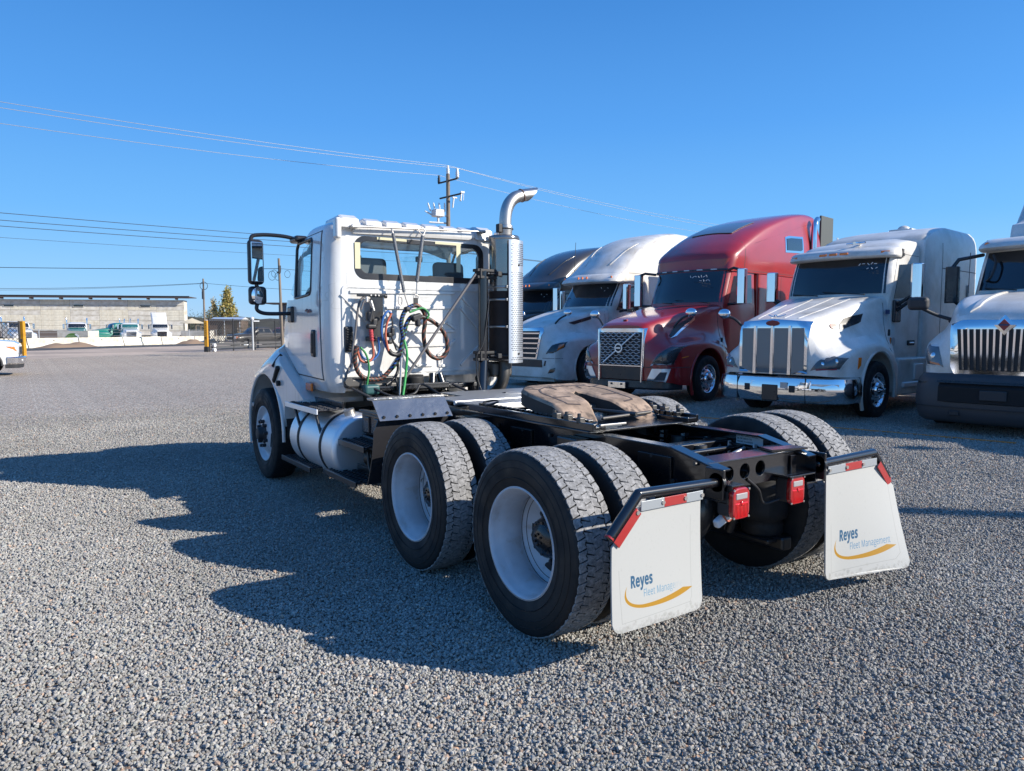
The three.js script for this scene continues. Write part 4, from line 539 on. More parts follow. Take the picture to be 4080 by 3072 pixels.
    bigMirror(t, s * 1.42, 2.56, .98, .62, M.chrome, [[[s * 1.02, 2.1, 1.05], [s * 1.3, 2.28, 1.0], [s * 1.42, 2.3, .98]], [[s * 1.02, 2.0, 1.05], [s * 1.25, 2.16, 1.0], [s * 1.36, 2.27, .98]]]); mk('mirror_mount', box(.06, .42, .3, s * 1.05, 2.02, 1.08, .03), M.plastic, t); if (s > 0) hoodMirror(t, [s * 1.32, 1.98, -.95], [s * 1.0, 1.7, -.75]); }
  for (const S of ['-x', '+x']) { const k = S === '-x' ? -1 : 1; mk('hood_seam', onBody(hood, S, [[.66, 1.25], [.672, 1.25], [.672, 2.24], [.66, 2.24]], .003, 1, 12, .004), M.trim, t); mk('wing_seam', onBody(hood, S, [[-1.3, 1.262], [-.9, 1.37], [-.9, 1.378], [-1.3, 1.27]], .003, 8, 1, .004), M.trim, t); mk('hood_latch', box(.03, .12, .05, k * 1.13, 1.62, .56, .01), M.ironBlack, t); mk('roof_seam', onBody(cab, S, [[.95, 3.1], [2.2, 3.1], [2.2, 3.108], [.95, 3.108]], .003, 8, 1, .004), M.trim, t); }
  t.userData.paint = W; chassis(t, 6.4); delete t.userData.paint; return t;
}
// the red truck with the square honeycomb grille and diagonal bar
function diagonalBarTruck(label, [x, z], turn) {
  const t = thing('semi_truck', label, 'truck', [x, 0, z], turn), W = M.red;
  const hood = hoodLoft([[-1.52, .56, 1.76, .84, 1.15, .62], [-1.47, .6, 1.80, .98, 1.25, .60], [-1.3, .66, 1.85, 1.1, 1.34, .58], [-1.0, .72, 1.93, 1.18, 1.4, .52], [-.5, .8, 2.03, 1.22, 1.44, .5], [0, .88, 2.12, 1.24, 1.46, .6], [.5, .94, 2.22, 1.22, 1.4, .55], [.98, .96, 2.27, 1.16, 1.2, .45]]);
  mk('hood', cut(hood, ...archCut(.68)), W, t); archLip(t, W, .69, 1.2);
  const cab = cabLoft([[1.05, .9, 2.4, 1.03, .1, .06, .04], [2.15, .68, 2.4, 1.03, .25, .06, .3], [2.32, .70, 2.4, 1.02, .25, .06, .3], [3.04, .98, 2.4, .99, .25, .06, .24], [3.1, .99, 2.4, .99, .2, .06, .22], [3.3, 1.0, 2.4, 1.0, .2, .06, .2]]); mk('cab', cab, W, t);
  const slp = cabLoft([[.95, 2.42, 5.95, 1.07, .05, .1, 0], [3.0, 2.42, 5.98, 1.07, .06, .1, 0]]); mk('sleeper', slp, W, t);
  const roof = cabLoft([[3.02, 1.0, 6.0, 1.04, .2, .1, .2], [3.38, 1.05, 6.0, 1.07, .3, .1, .25], [3.6, 1.3, 6.0, 1.07, .42, .1, .28], [3.85, 1.72, 6.0, 1.06, .55, .1, .3], [4.1, 2.25, 6.0, 1.03, .6, .1, .3], [4.35, 3.0, 6.0, .99, .6, .12, .25], [4.55, 3.8, 6.0, .94, .55, .15, .2], [4.7, 4.6, 5.98, .88, .5, .2, .15], [4.79, 5.2, 5.94, .74, .4, .25, .1], [4.82, 5.45, 5.86, .5, .15, .15, .05]]); const R = mk('roof_fairing', roof, W, t);
  mk('visor_strip', onBody(roof, '-z', [[-.96, 3.03], [.96, 3.03], [.96, 3.07], [-.96, 3.07]], .03, 14, 2, .05), M.plastic, R); for (const k of [-.66, -.33, 0, .33, .66]) mk('marker_light', onBody(roof, '-z', [[k - .07, 3.045], [k + .07, 3.045], [k + .07, 3.07], [k - .07, 3.07]], .04, 3, 1), M.whiteLens, R);
  mk('skylight', onBody(roof, '+y', [[-.55, 2.05], [.55, 2.05], [.62, 3.0], [-.62, 3.0]], .02, 8, 10), PM({ color: C3(.10, .105, .11), roughness: .35, clearcoat: 1 }), R); for (const s of [-1, 1]) { mk('roof_crease', onBody(roof, s < 0 ? '-x' : '+x', [[2.2, 3.72], [5.2, 4.42], [5.2, 4.45], [2.2, 3.76]], .02, 16, 1, .02), W, R); mk('seam', onBody(roof, s < 0 ? '-x' : '+x', [[1.75, 3.1], [1.765, 3.1], [1.765, 3.8], [1.75, 3.8]], .003, 1, 8, .004), M.trim, R); const f = mk('sleeper_window', onBody(roof, s < 0 ? '-x' : '+x', [[3.8, 3.62], [4.85, 3.66], [4.85, 4.1], [3.8, 4.04]], .01), M.chrome, R); mk('pane', onBody(roof, s < 0 ? '-x' : '+x', [[3.88, 3.68], [4.77, 3.72], [4.77, 4.04], [3.88, 3.99]], .018), M.darkGlass, f); }
  for (const s of [-1, 1]) mk('exhaust_stack', [tube([[s * 1.12, 3.0, 5.35], [s * 1.12, 4.3, 5.35], [s * 1.12, 4.5, 5.4], [s * 1.1, 4.63, 5.58]], .075, 14, 30), cyl([s * 1.12, 1.2, 5.35], [s * 1.12, 3.0, 5.35], .09)], M.chrome, t);
  for (const s of [-1, 1]) mk('side_extender', box(.06, 1.4, .8, s * 1.02, 4.08, 6.35, .02), SM({ color: C3(.055, .066, .066), roughness: .7 }), t);
  mk('windshield', onBody(cab, '-z', [[-.95, 2.3], [.95, 2.3], [.92, 3.02], [-.92, 3.02]], .006, 20, 10), M.darkGlass, t); mk('wiper', wiper([.2, 2.29, .66], [.85, 2.33, .9]), M.ironBlack, t); mk('wiper', wiper([-.7, 2.29, .80], [.1, 2.36, .68]), M.ironBlack, t);
  mk('chalk_writing', [...[0, .08, .15, .25, .33, .41, .49].map((k, i) => box(.055, .013, .004, -.22 - k * .85, 2.90 - .012 * (i % 2), .80, 0, [0, 0, [1.2, -.7, .2, .8, 1.4, -.4, .9][i]])), ...[0, .08, .16, .22].map((k, i) => box(.05, .012, .004, -.48 - k, 2.80, .80, 0, [0, 0, [.2, 1.3, -.6, .9][i]]))], M.porcelain, t);
  for (const s of ['-x', '+x']) { const k = s === '-x' ? -1 : 1, d = mk('door', onBody(cab, s, [[1.0, 1.2], [2.32, 1.2], [2.32, 3.04], [1.32, 3.04], [.95, 2.2]], .008, 12, 18), W, t); mk('door_window', onBody(cab, s, [[1.08, 2.24], [2.2, 2.26], [2.2, 2.98], [1.38, 2.94]], .014), M.darkGlass, d); mk('door_handle', box(.03, .09, .3, k * 1.045, 1.5, 2.0, .02), M.ironBlack, d); }
  // grille
  const gs = mk('grille_surround', onBody(hood, '-z', [[-.6, .9], [.6, .9], [.62, 1.70], [-.62, 1.70]], .03, 14, 12, .06), M.chrome, t); mk('grille_backing', onBody(hood, '-z', [[-.535, .92], [.535, .92], [.55, 1.62], [-.55, 1.62]], .036, 10, 10, .02), M.ironBlack, gs);
  const hz = []; for (let r = 0; r < 12; r++) { const y = .955 + r * .058; hz.push(tube(Array.from({ length: 29 }, (_, i) => { const x = -.52 + i * .0372; return [x, y + ((i + r * 2) % 4 < 2 ? .012 : -.012), -1.575 + .06 * x * x]; }), .008, 4, 56, false, 0)); } mk('grille_honeycomb', hz, M.satin, gs);
  mk('diagonal_bar', [cyl([.42, .97, -1.6], [-.42, 1.6, -1.6], .02, .02, 8), cyl([0, 1.285, -1.6], [0, 1.285, -1.625], .1, .1, 26)], M.satin, gs); mk('emblem_disc', cyl([0, 1.285, -1.62], [0, 1.285, -1.63], .072, .072, 24), M.ironBlack, gs); mk('emblem_band', box(.12, .03, .01, 0, 1.285, -1.632, 0), M.satin, gs);
  for (const s of [-1, 1]) mk('grille_edge', poly([[s * .59, 1.68, -1.55], [s * .57, 1.1, -1.56], [s * .56, .58, -1.57]], .022, 8), M.chrome, gs);
  mk('lower_intake', onBody(hood, '-z', [[-.52, .62], [.52, .62], [.54, .88], [-.54, .88]], .012, 8, 4), M.plastic, t); mk('license_holder', box(.46, .14, .02, .05, .50, -1.60, .01), M.chrome, t); mk('plate_slot', [box(.05, .04, .01, .18, .52, -1.612), box(.05, .04, .01, -.08, .52, -1.612)], M.ironBlack, t);
  mk('bumper_seam', onBody(hood, '-z', [[-1.15, .885], [1.15, .885], [1.15, .9], [-1.15, .9]], .004, 20, 1, .006), M.ironBlack, t); mk('chin', sweep([[1.15, -.95], [1.0, -1.3], [.5, -1.47], [-.5, -1.47], [-1.0, -1.3], [-1.15, -.95]], [[0, .42], [.03, .46], [.02, .6], [-.1, .6], [-.1, .42]]), M.plastic, t);
  mk('roof_badge', box(.1, .02, .06, .1, 1.885, -1.25, .005), M.reflRed, t);
  for (const s of [-1, 1]) { const S = s < 0 ? '-x' : '+x', h = mk('headlight', onBody(hood, '-z', sx([[.76, .92], [1.12, .93], [1.19, 1.36], [1.1, 1.34], [.9, 1.15]], s), .006, 10, 10), SM({ color: C3(.05, .055, .06), roughness: .25, metalness: .6 }), t); mk('day_lamp', onBody(hood, '-z', sx([[.76, .925], [1.1, .935], [1.11, 1.0], [.82, .995]], s), .014, 8, 2), M.whiteLens, h); mk('lens', onBody(hood, '-z', sx([[.75, .91], [1.13, .92], [1.195, 1.38], [1.1, 1.36], [.89, 1.16]], s), .03, 10, 10, .01), M.lens, h);
    const f = mk('fog_bezel', onBody(hood, '-z', sx([[.66, .60], [1.05, .59], [1.1, .87], [.80, .87]], s), .014, 8, 8), M.satin, t); mk('fog_lamp', onBody(hood, '-z', sx([[.83, .63], [1.03, .63], [1.06, .8], [.96, .8]], s), .022, 6, 6), M.trim, f); mk('fog_bulb', new THREE.SphereGeometry(.045, 12, 8).scale(1, 1, .5).translate(s * .96, .69, -1.46), M.chrome, f);
    const v = mk('side_vent', onBody(hood, S, [[-1.05, 1.52], [-.95, 1.5], [-.15, 1.86], [-.12, 1.98], [-.75, 1.74]], .01), M.plastic, t); mk('vent_trim', onBody(hood, S, [[-1.06, 1.495], [-.9, 1.5], [-.1, 1.88], [-.1, 1.97], [-.17, 1.9], [-.93, 1.525]], .02, 3, 12, .02), M.chrome, v); mk('fender_marker', onBody(hood, S, [[-1.0, 1.08], [-.8, 1.1], [-.8, 1.13], [-1.0, 1.12]], .01, 3, 2), M.amber, t);
    steerWheel(t, s * 1.08, YH, 0, s > 0, 'chrome'); bigMirror(t, s * 1.40, 2.64, 1.0, .78, M.chrome, [[[s * 1.0, 3.03, 1.15], [s * 1.2, 3.06, 1.0], [s * 1.4, 3.0, 1.0]], [[s * 1.02, 2.25, 1.1], [s * 1.4, 2.27, 1.0]]]); hoodMirror(t, [s * 1.28, 2.03, -.85], [s * .92, 1.72, -.95]); }
  for (const S of ['-x', '+x']) { const k = S === '-x' ? -1 : 1; mk('hood_seam', onBody(hood, S, [[.72, 1.0], [.732, 1.0], [.732, 2.2], [.72, 2.2]], .003, 1, 12, .004), M.trim, t); mk('hood_seam', onBody(hood, S, [[-1.35, .885], [-.72, .885], [-.72, .897], [-1.35, .897]], .003, 8, 1, .004), M.trim, t); mk('hood_latch', box(.03, .1, .06, k * 1.16, 1.45, .62, .01), M.ironBlack, t); mk('fairing_seam', onBody(roof, S, [[1.2, 3.06], [5.6, 3.06], [5.6, 3.07], [1.2, 3.07]], .004, 12, 1, .005), M.trim, t); mk('sleeper_seam', onBody(slp, S, [[3.6, 1.1], [3.612, 1.1], [3.612, 2.98], [3.6, 2.98]], .003, 1, 8, .004), M.trim, t); }
  t.userData.paint = W; chassis(t, 7.0); delete t.userData.paint; return t;
}
// the aerodynamic truck with the slatted trapezoid grille
function slatGrilleTruck(label, [x, z], turn, W, cap) {
  const t = thing('semi_truck', label, 'truck', [x, 0, z], turn);
  const hood = hoodLoft([[-1.36, .56, 1.70, .86, 1.1, .40], [-1.3, .6, 1.76, 1.0, 1.22, .36], [-1.15, .66, 1.82, 1.1, 1.34, .34], [-.85, .72, 1.93, 1.17, 1.44, .32], [-.4, .8, 2.05, 1.2, 1.5, .4], [0, .86, 2.14, 1.21, 1.5, .5], [.5, .92, 2.25, 1.2, 1.42, .5], [1.0, .96, 2.31, 1.15, 1.2, .5]]);
  mk('hood', cut(hood, ...archCut(.66)), W, t); archLip(t, W, .67, 1.17);
  const cab = cabLoft([[1.0, 1.0, 2.6, 1.02, .1, .06, .04], [2.2, .88, 2.6, 1.02, .3, .06, .34], [2.35, .92, 2.6, 1.02, .3, .06, .34], [3.08, 1.42, 2.6, .98, .28, .06, .28], [3.3, 1.5, 2.6, .98, .2, .06, .2]]); mk('cab', cab, W, t);
  mk('sleeper', cabLoft([[.9, 2.62, 5.6, 1.06, .05, .1, 0], [3.2, 2.62, 5.6, 1.06, .06, .1, 0]]), W, t);
  const roof = cabLoft([[3.06, 1.15, 5.6, 1.03, .3, .1, .3], [3.12, 1.1, 5.6, 1.04, .3, .1, .3], [3.3, 1.25, 5.6, 1.05, .35, .1, .3], [3.5, 1.5, 5.6, 1.05, .45, .1, .32], [3.8, 1.85, 5.6, 1.04, .5, .1, .34], [4.1, 2.25, 5.6, 1.02, .55, .1, .34], [4.35, 2.75, 5.6, .98, .55, .12, .3], [4.55, 3.3, 5.6, .92, .5, .15, .25], [4.7, 3.95, 5.6, .84, .45, .2, .2], [4.78, 4.5, 5.5, .7, .4, .25, .12], [4.81, 4.8, 5.4, .45, .15, .15, .05]]); const R = mk('roof_fairing', roof, cap ?? W, t);
  const vis = mk('sun_visor', cabLoft([[3.04, 1.0, 1.7, 1.06, .3, .1, .36], [3.08, .92, 1.7, 1.08, .3, .1, .36], [3.2, 1.02, 1.7, 1.06, .3, .1, .34], [3.32, 1.25, 1.7, 1.04, .3, .1, .3]], [3.04, 3.06, 3.08, 3.12, 3.16, 3.2, 3.26, 3.32]), W, t); for (const k of [-.9, -.16, 0, .16, .9]) mk('marker_light', box(.05, .1, .05, k, 3.19, 1.0 + .33 * Math.pow(k / 1.06, 2), .02, [.3, 0, -.35]), M.amber, vis);
  for (const s of [-1, 1]) mk('roof_crease', onBody(roof, '-z', sx([[.45, 3.6], [.5, 3.6], [.72, 4.3], [.68, 4.3]], s), .014, 2, 10, .02), cap ?? W, R);
  mk('windshield', onBody(cab, '-z', [[-.95, 2.36], [.95, 2.36], [.9, 3.04], [-.9, 3.04]], .006, 20, 10), M.darkGlass, t); mk('chalk_writing', [0, .08, .16, .24].map((k, i) => box(.05, .012, .004, -.5 - k, 2.9 - .08 * (i % 2), 1.28 + .05 * i, 0, [0, 0, [1.1, -.6, .3, .9][i]])), M.porcelain, t);
  for (const s of ['-x', '+x']) { const d = mk('door', onBody(cab, s, [[1.1, 1.2], [2.5, 1.2], [2.5, 3.06], [1.72, 3.06], [1.2, 2.2]], .008, 12, 18), W, t); mk('window_rubber', onBody(cab, s, [[1.3, 2.2], [2.42, 2.16], [2.42, 3.0], [1.72, 2.98]], .011), M.plastic, d); mk('door_window', onBody(cab, s, [[1.38, 2.28], [2.36, 2.26], [2.36, 2.94], [1.78, 2.93]], .018), M.darkGlass, d); }
  const gs = mk('grille_surround', onBody(hood, '-z', [[-.42, .88], [.42, .88], [.62, 1.62], [.58, 1.72], [-.58, 1.72], [-.62, 1.62]], .03, 14, 12, .06), M.chrome, t); mk('grille_backing', onBody(hood, '-z', [[-.38, .92], [.38, .92], [.54, 1.64], [-.54, 1.64]], .036, 10, 10, .02), M.ironBlack, gs);
  for (let i = 0; i < 5; i++) { const y = 1.02 + i * .135, w = .40 + .16 * (y - .92) / .72; mk('grille_slat', onBody(hood, '-z', [[-w, y], [w, y], [w + .008, y + .035], [-w - .008, y + .035]], .05, 10, 2, .03), M.chrome, gs); }
  mk('lower_intake', onBody(hood, '-z', [[-.62, .66], [.62, .66], [.60, .86], [-.60, .86]], .008, 8, 4), M.plastic, t); mk('bumper_seam', onBody(hood, '-z', [[-1.12, .9], [-.62, .9], [-.62, .912], [-1.12, .912]], .004, 10, 1, .006), M.trim, t); mk('chin', sweep([[.9, -1.18], [.5, -1.34], [0, -1.38], [-.5, -1.34], [-.9, -1.18]], [[0, .28], [.02, .34], [-.1, .36], [-.1, .28]]), M.whiteDusty === W ? W : M.plastic, t);
  for (const s of [-1, 1]) { const S = s < 0 ? '-x' : '+x', h = mk('headlight', onBody(hood, '-z', sx([[.74, 1.02], [1.0, 1.06], [1.135, 1.2], [1.14, 1.36], [.9, 1.26]], s), .006, 10, 10), SM({ color: C3(.03, .032, .035), roughness: .3, metalness: .4 }), t); for (const [a, b, c] of [[.86, 1.11, -1.29], [.98, 1.15, -1.22]]) mk('lamp_bowl', new THREE.SphereGeometry(.045, 12, 8).scale(1, 1, .5).translate(s * a, b, c), M.chrome, h); mk('indicator', onBody(hood, '-z', sx([[1.05, 1.11], [1.12, 1.2], [1.125, 1.31], [1.06, 1.28]], s), .016, 4, 4), M.amber, h); mk('lens', onBody(hood, '-z', sx([[.73, 1.01], [1.0, 1.05], [1.14, 1.19], [1.145, 1.37], [.9, 1.27]], s), .03, 10, 10, .01), M.lens, h);
    mk('bumper_vent', onBody(hood, '-z', sx([[.66, .7], [.72, .7], [.76, .84], [.7, .84]], s), .008, 3, 3), M.plastic, t); mk('fog_lamp', onBody(hood, '-z', sx([[.82, .5], [1.0, .54], [1.02, .66], [.88, .62]], s), .01, 5, 5), M.darkGlass, t); mk('side_vent', onBody(hood, S, [[-.55, 1.86], [-.35, 1.82], [.3, 1.97], [.3, 2.06]], .01), M.plastic, t);
    steerWheel(t, s * 1.07, YH, 0, s > 0, 'chrome'); bigMirror(t, s * 1.36, 2.62, 1.35, .72, M.chrome, [[[s * 1.0, 2.2, 1.5], [s * 1.36, 2.24, 1.36]]]); const hm = hoodMirror(t, [s * (s < 0 ? .86 : .92), 2.14, -.62], [s * .62, 1.72, -1.0]); }
  for (const S of ['-x', '+x']) { mk('hood_seam', onBody(hood, S, [[.86, .9], [.872, .9], [.872, 2.2], [.86, 2.2]], .003, 1, 12, .004), M.trim, t); mk('fairing_seam', onBody(roof, S, [[1.6, 3.34], [5.2, 3.34], [5.2, 3.35], [1.6, 3.35]], .004, 12, 1, .005), M.trim, t); mk('hood_crease', onBody(hood, S, [[-1.1, 1.50], [.6, 1.66], [.6, 1.69], [-1.1, 1.53]], .012, 12, 1, .02), W, t); }
  mk('antenna', poly([[1.02, 3.0, 1.8], [1.04, 4.4, 1.9]], .008, 5), M.ironBlack, t);
  t.userData.paint = W; chassis(t, 6.6); delete t.userData.paint; return t;
}
// the white truck with the wide chrome grille of upright bars
function barGrilleTruck(label, [x, z], turn) {
  const t = thing('semi_truck', label, 'truck', [x, 0, z], turn), W = M.whiteDusty;
  const hood = hoodLoft([[-1.18, .62, 1.76, .84, 1.2, .98], [-1.12, .66, 1.84, .98, 1.34, .96], [-.98, .72, 1.96, 1.08, 1.45, .96], [-.7, .80, 2.09, 1.16, 1.54, .94], [-.2, .88, 2.2, 1.2, 1.6, .9], [.3, .92, 2.26, 1.2, 1.56, .7], [.95, .95, 2.3, 1.12, 1.2, .5]]);
  mk('hood', cut(hood, ...archCut(.66)), W, t);
  for (const s of [-1, 1]) mk('hood_crease', onBody(hood, '+y', sx([[.42, -1.0], [.5, -1.02], [.34, .6], [.30, .6]], s), .025, 3, 12, .04), W, t);
  const cab = cabLoft([[1.05, .95, 3.1, 1.0, .1, .08, .04], [2.2, .66, 3.1, 1.0, .25, .08, .3], [2.32, .7, 3.1, .99, .25, .08, .3], [3.05, 1.12, 3.1, .95, .25, .08, .24], [3.15, 1.2, 3.1, .94, .25, .08, .2], [3.24, 1.5, 3.08, .86, .3, .1, .15], [3.27, 1.8, 3.0, .6, .3, .1, .1]]); mk('cab', cab, W, t);
  const vis = mk('sun_visor', cabLoft([[3.03, .86, 1.6, 1.0, .3, .1, .34], [3.07, .80, 1.6, 1.02, .3, .1, .34], [3.17, .92, 1.6, 1.0, .3, .1, .32], [3.25, 1.2, 1.6, .96, .3, .1, .25]], [3.03, 3.05, 3.07, 3.11, 3.15, 3.2, 3.25]), W, t); for (const k of [-.85, -.2, 0, .2, .85]) mk('marker_light', cyl([k, 3.13, .84 + .33 * k * k], [k, 3.13, .9 + .33 * k * k], .045, .045, 12), M.amber, vis);
  const fr = cabLoft([[3.2, 1.62, 5.9, .68, .1, .1, .08], [3.44, 1.72, 5.9, .69, .1, .1, .08], [3.53, 1.78, 5.9, .69, .1, .1, .08], [3.58, 2.02, 5.9, .69, .12, .1, .1], [3.66, 2.16, 5.9, .70, .12, .1, .1], [4.02, 2.66, 5.9, .73, .14, .1, .12], [4.4, 3.2, 5.9, .80, .16, .1, .14], [4.6, 3.65, 5.9, .84, .2, .1, .12], [4.72, 4.15, 5.9, .80, .2, .15, .1], [4.76, 4.5, 5.8, .66, .15, .15, .05]]); mk('roof_fairing', fr, W, t); mk('sleeper', cabLoft([[.95, 3.12, 6.0, 1.03, .05, .1, 0], [3.05, 3.12, 6.0, 1.03, .06, .1, 0], [3.25, 4.1, 6.0, 1.02, .1, .1, 0], [4.2, 4.4, 6.0, 1.02, .1, .1, 0], [4.62, 4.8, 6.0, .9, .2, .2, .05]]), W, t);
  mk('windshield', onBody(cab, '-z', [[-.9, 2.34], [.9, 2.34], [.86, 3.0], [-.86, 3.0]], .006, 20, 10), M.darkGlass, t); for (const s of [-1, 1]) { mk('grab_handle', tube([[s * .80, 2.5, .96], [s * .72, 2.56, .86], [s * .68, 2.8, .96], [s * .74, 2.95, 1.05]], .02, 6), M.ironBlack, t); }
  mk('wiper', wiper([.3, 2.32, .62], [.8, 2.38, .88]), M.ironBlack, t);
  for (const s of ['-x', '+x']) { const d = mk('door', onBody(cab, s, [[1.1, 1.2], [2.6, 1.2], [2.6, 3.03], [1.5, 3.03], [1.05, 2.2]], .008, 12, 18), W, t); mk('door_window', onBody(cab, s, [[1.2, 2.26], [2.45, 2.26], [2.45, 2.95], [1.55, 2.93]], .014), M.darkGlass, d); }
  const gs = mk('grille_surround', onBody(hood, '-z', [[-.62, 1.0], [.62, 1.0], [.68, 1.1], [.70, 1.74], [.62, 1.80], [-.62, 1.80], [-.70, 1.74], [-.68, 1.1]], .04, 18, 14, .08), M.chrome, t); mk('grille_backing', onBody(hood, '-z', [[-.56, 1.07], [.56, 1.07], [.61, 1.68], [-.61, 1.68]], .046, 14, 10, .02), M.ironBlack, gs);
  for (let i = 0; i < 14; i++) { const x = -.54 + i * .083; mk('grille_bar', onBody(hood, '-z', [[x * .93 - .013, 1.08], [x * .93 + .013, 1.08], [x + .013, 1.68], [x - .013, 1.68]], .075, 2, 6, .04), M.chrome, gs); }
  const em = mk('emblem', new THREE.OctahedronGeometry(.14, 0).scale(.95, 1.05, .22).translate(0, 1.74, -1.26), M.chrome, gs); mk('emblem_face', ext([[-.075, 1.74], [0, 1.655], [.075, 1.74], [0, 1.825]], .012).translate(0, 0, -1.295), SM({ color: C3(.3, .03, .025), roughness: .3 }), em); mk('emblem_band', box(.13, .022, .01, 0, 1.74, -1.3, 0), SM({ color: C3(.03, .05, .12), roughness: .4 }), em);
  const bp = [[1.2, -.62], [1.17, -1.0], [1.02, -1.22], [.6, -1.33], [0, -1.36], [-.6, -1.33], [-1.02, -1.22], [-1.17, -1.0], [-1.2, -.62]];
  const bm = mk('bumper', sweep(bp, [[-.16, .27], [-.07, .28], [-.01, .33], [.025, .45], [.04, .60], [.03, .78], [-.0, .92], [-.06, 1.0], [-.16, 1.02]], 60, .9), SM({ color: C3(.045, .046, .051), roughness: .55 }), t); mk('bumper_intake', sweep([[.78, -1.29], [.6, -1.33], [0, -1.36], [-.6, -1.33], [-.78, -1.29]], [[.02, .58], [.066, .60], [.064, .82], [.015, .88]], 24), SM({ color: C3(.006, .006, .007), roughness: .8 }), bm); mk('intake_trim', sweep([[.8, -1.285], [.6, -1.33], [0, -1.36], [-.6, -1.33], [-.8, -1.285]], [[.0, .875], [.058, .88], [.05, .905], [-.01, .91]], 24), M.plastic, bm); mk('bumper_groove', sweep([[1.195, -.7], [1.165, -1.0], [1.02, -1.22], [.6, -1.33], [0, -1.36], [-.6, -1.33], [-1.02, -1.22], [-1.165, -1.0], [-1.195, -.7]], [[.0, .50], [.05, .505], [.05, .52], [.0, .525]], 50), M.ironBlack, bm); mk('intake_slot', box(.34, .15, .03, .06, .72, -1.435, .02), M.greyPlastic, bm); mk('bumper_step', sweep([[1.12, -1.1], [1.02, -1.2], [.72, -1.29]], [[.02, .84], [.034, .85], [.034, .88], [.02, .88]], 12), M.plastic, bm); for (const x of [.56, -.56]) mk('tow_hole', box(.14, .08, .03, x, .43, -1.375, .03), M.ironBlack, bm);
  for (const s of [-1, 1]) { const h = mk('headlight', onBody(hood, '-z', sx([[.78, 1.10], [1.03, 1.14], [1.11, 1.26], [1.07, 1.45], [.88, 1.41]], s), .006, 10, 8), SM({ color: C3(.16, .165, .17), metalness: .6, roughness: .3 }), t); mk('lamp_bowl', new THREE.SphereGeometry(.07, 14, 10).scale(1, 1, .5).translate(s * .93, 1.26, -1.1), M.chrome, h); mk('reflector', onBody(hood, '-z', sx([[.82, 1.125], [1.0, 1.16], [1.0, 1.185], [.82, 1.15]], s), .016, 5, 2), M.amber, h); mk('lens', onBody(hood, '-z', sx([[.77, 1.09], [1.04, 1.13], [1.12, 1.26], [1.08, 1.46], [.88, 1.42]], s), .03, 10, 8, .01), M.lens, h);
    steerWheel(t, s * 1.05, YH, 0, s > 0, 'chrome'); bigMirror(t, s * 1.32, 2.46, .92, .64, M.plastic, [[[s * .98, 2.15, 1.2], [s * 1.2, 2.1, 1.0], [s * 1.3, 2.2, .92]], [[s * .96, 2.98, 1.3], [s * 1.25, 2.9, 1.0], [s * 1.32, 2.76, .92]]]);
    const hm = mk('hood_mirror', [box(.3, .2, .16, s * 1.22, 2.08, -1.02, .06)], M.greyPlastic, t); mk('mirror_stalk', tube([[s * 1.16, 2.0, -1.0], [s * 1.0, 1.9, -.85], [s * .80, 1.82, -.72]], .028, 8), M.greyPlastic, hm); mk('stalk_foot', cyl([s * .84, 1.84, -.74], [s * .74, 1.72, -.70], .05, .075), M.plastic, hm); mk('mirror_glass', box(.25, .15, .02, s * 1.22, 2.08, -.94, .005), M.mirror, hm); }
  mk('antenna', poly([[1.0, 2.3, .7], [1.06, 3.0, .95]], .006, 5), M.ironBlack, t);
  for (const S of ['-x', '+x']) mk('hood_seam', onBody(hood, S, [[.56, 1.1], [.572, 1.1], [.572, 2.2], [.56, 2.2]], .003, 1, 12, .004), M.trim, t);
  t.userData.paint = W; chassis(t, 6.6); delete t.userData.paint; return t;
}
const FACE = th => Math.PI + th; // heading (sin th, cos th) for a body whose nose points to -z
meshGrilleTruck('white sleeper truck with tall four-panel mesh chrome grille', [8.965, -4.853], FACE(-1.454));
diagonalBarTruck('red sleeper truck with honeycomb grille crossed by a diagonal bar', [8.729, -8.508], FACE(-1.40));
slatGrilleTruck('white sleeper truck with slatted trapezoid grille behind the exhaust stack', [9.479, -13.251], FACE(-1.40), M.whiteDusty);
slatGrilleTruck('dusty black sleeper truck half hidden behind the exhaust stack', [10.3, -17.3], FACE(-1.40), M.truckBlack);
slatGrilleTruck('orange-roofed sleeper truck beyond the dusty black one', [12.6, -21.2], FACE(-1.40), M.orange);
barGrilleTruck('white truck with upright chrome grille bars and grey bumper', [9.503, -1.578], FACE(-1.423));
// its neighbour to the right, whose shadow reaches into the picture
barGrilleTruck('white truck parked next along the row, out past the bar grille truck', [10.1, 2.35], FACE(-1.43));
slatGrilleTruck('orange sleeper truck parked in the rear row', [25.5, -3.5], FACE(-1.43), M.orange);
tag(mk('ground_rope', tube([[6.5, .122, -5.4], [7.0, .124, -3.9], [7.4, .123, -2.6], [7.8, .122, -1.0]], .012, 6, 40), M.rope), 'orange rope laid on the gravel before the parked trucks', 'rope');
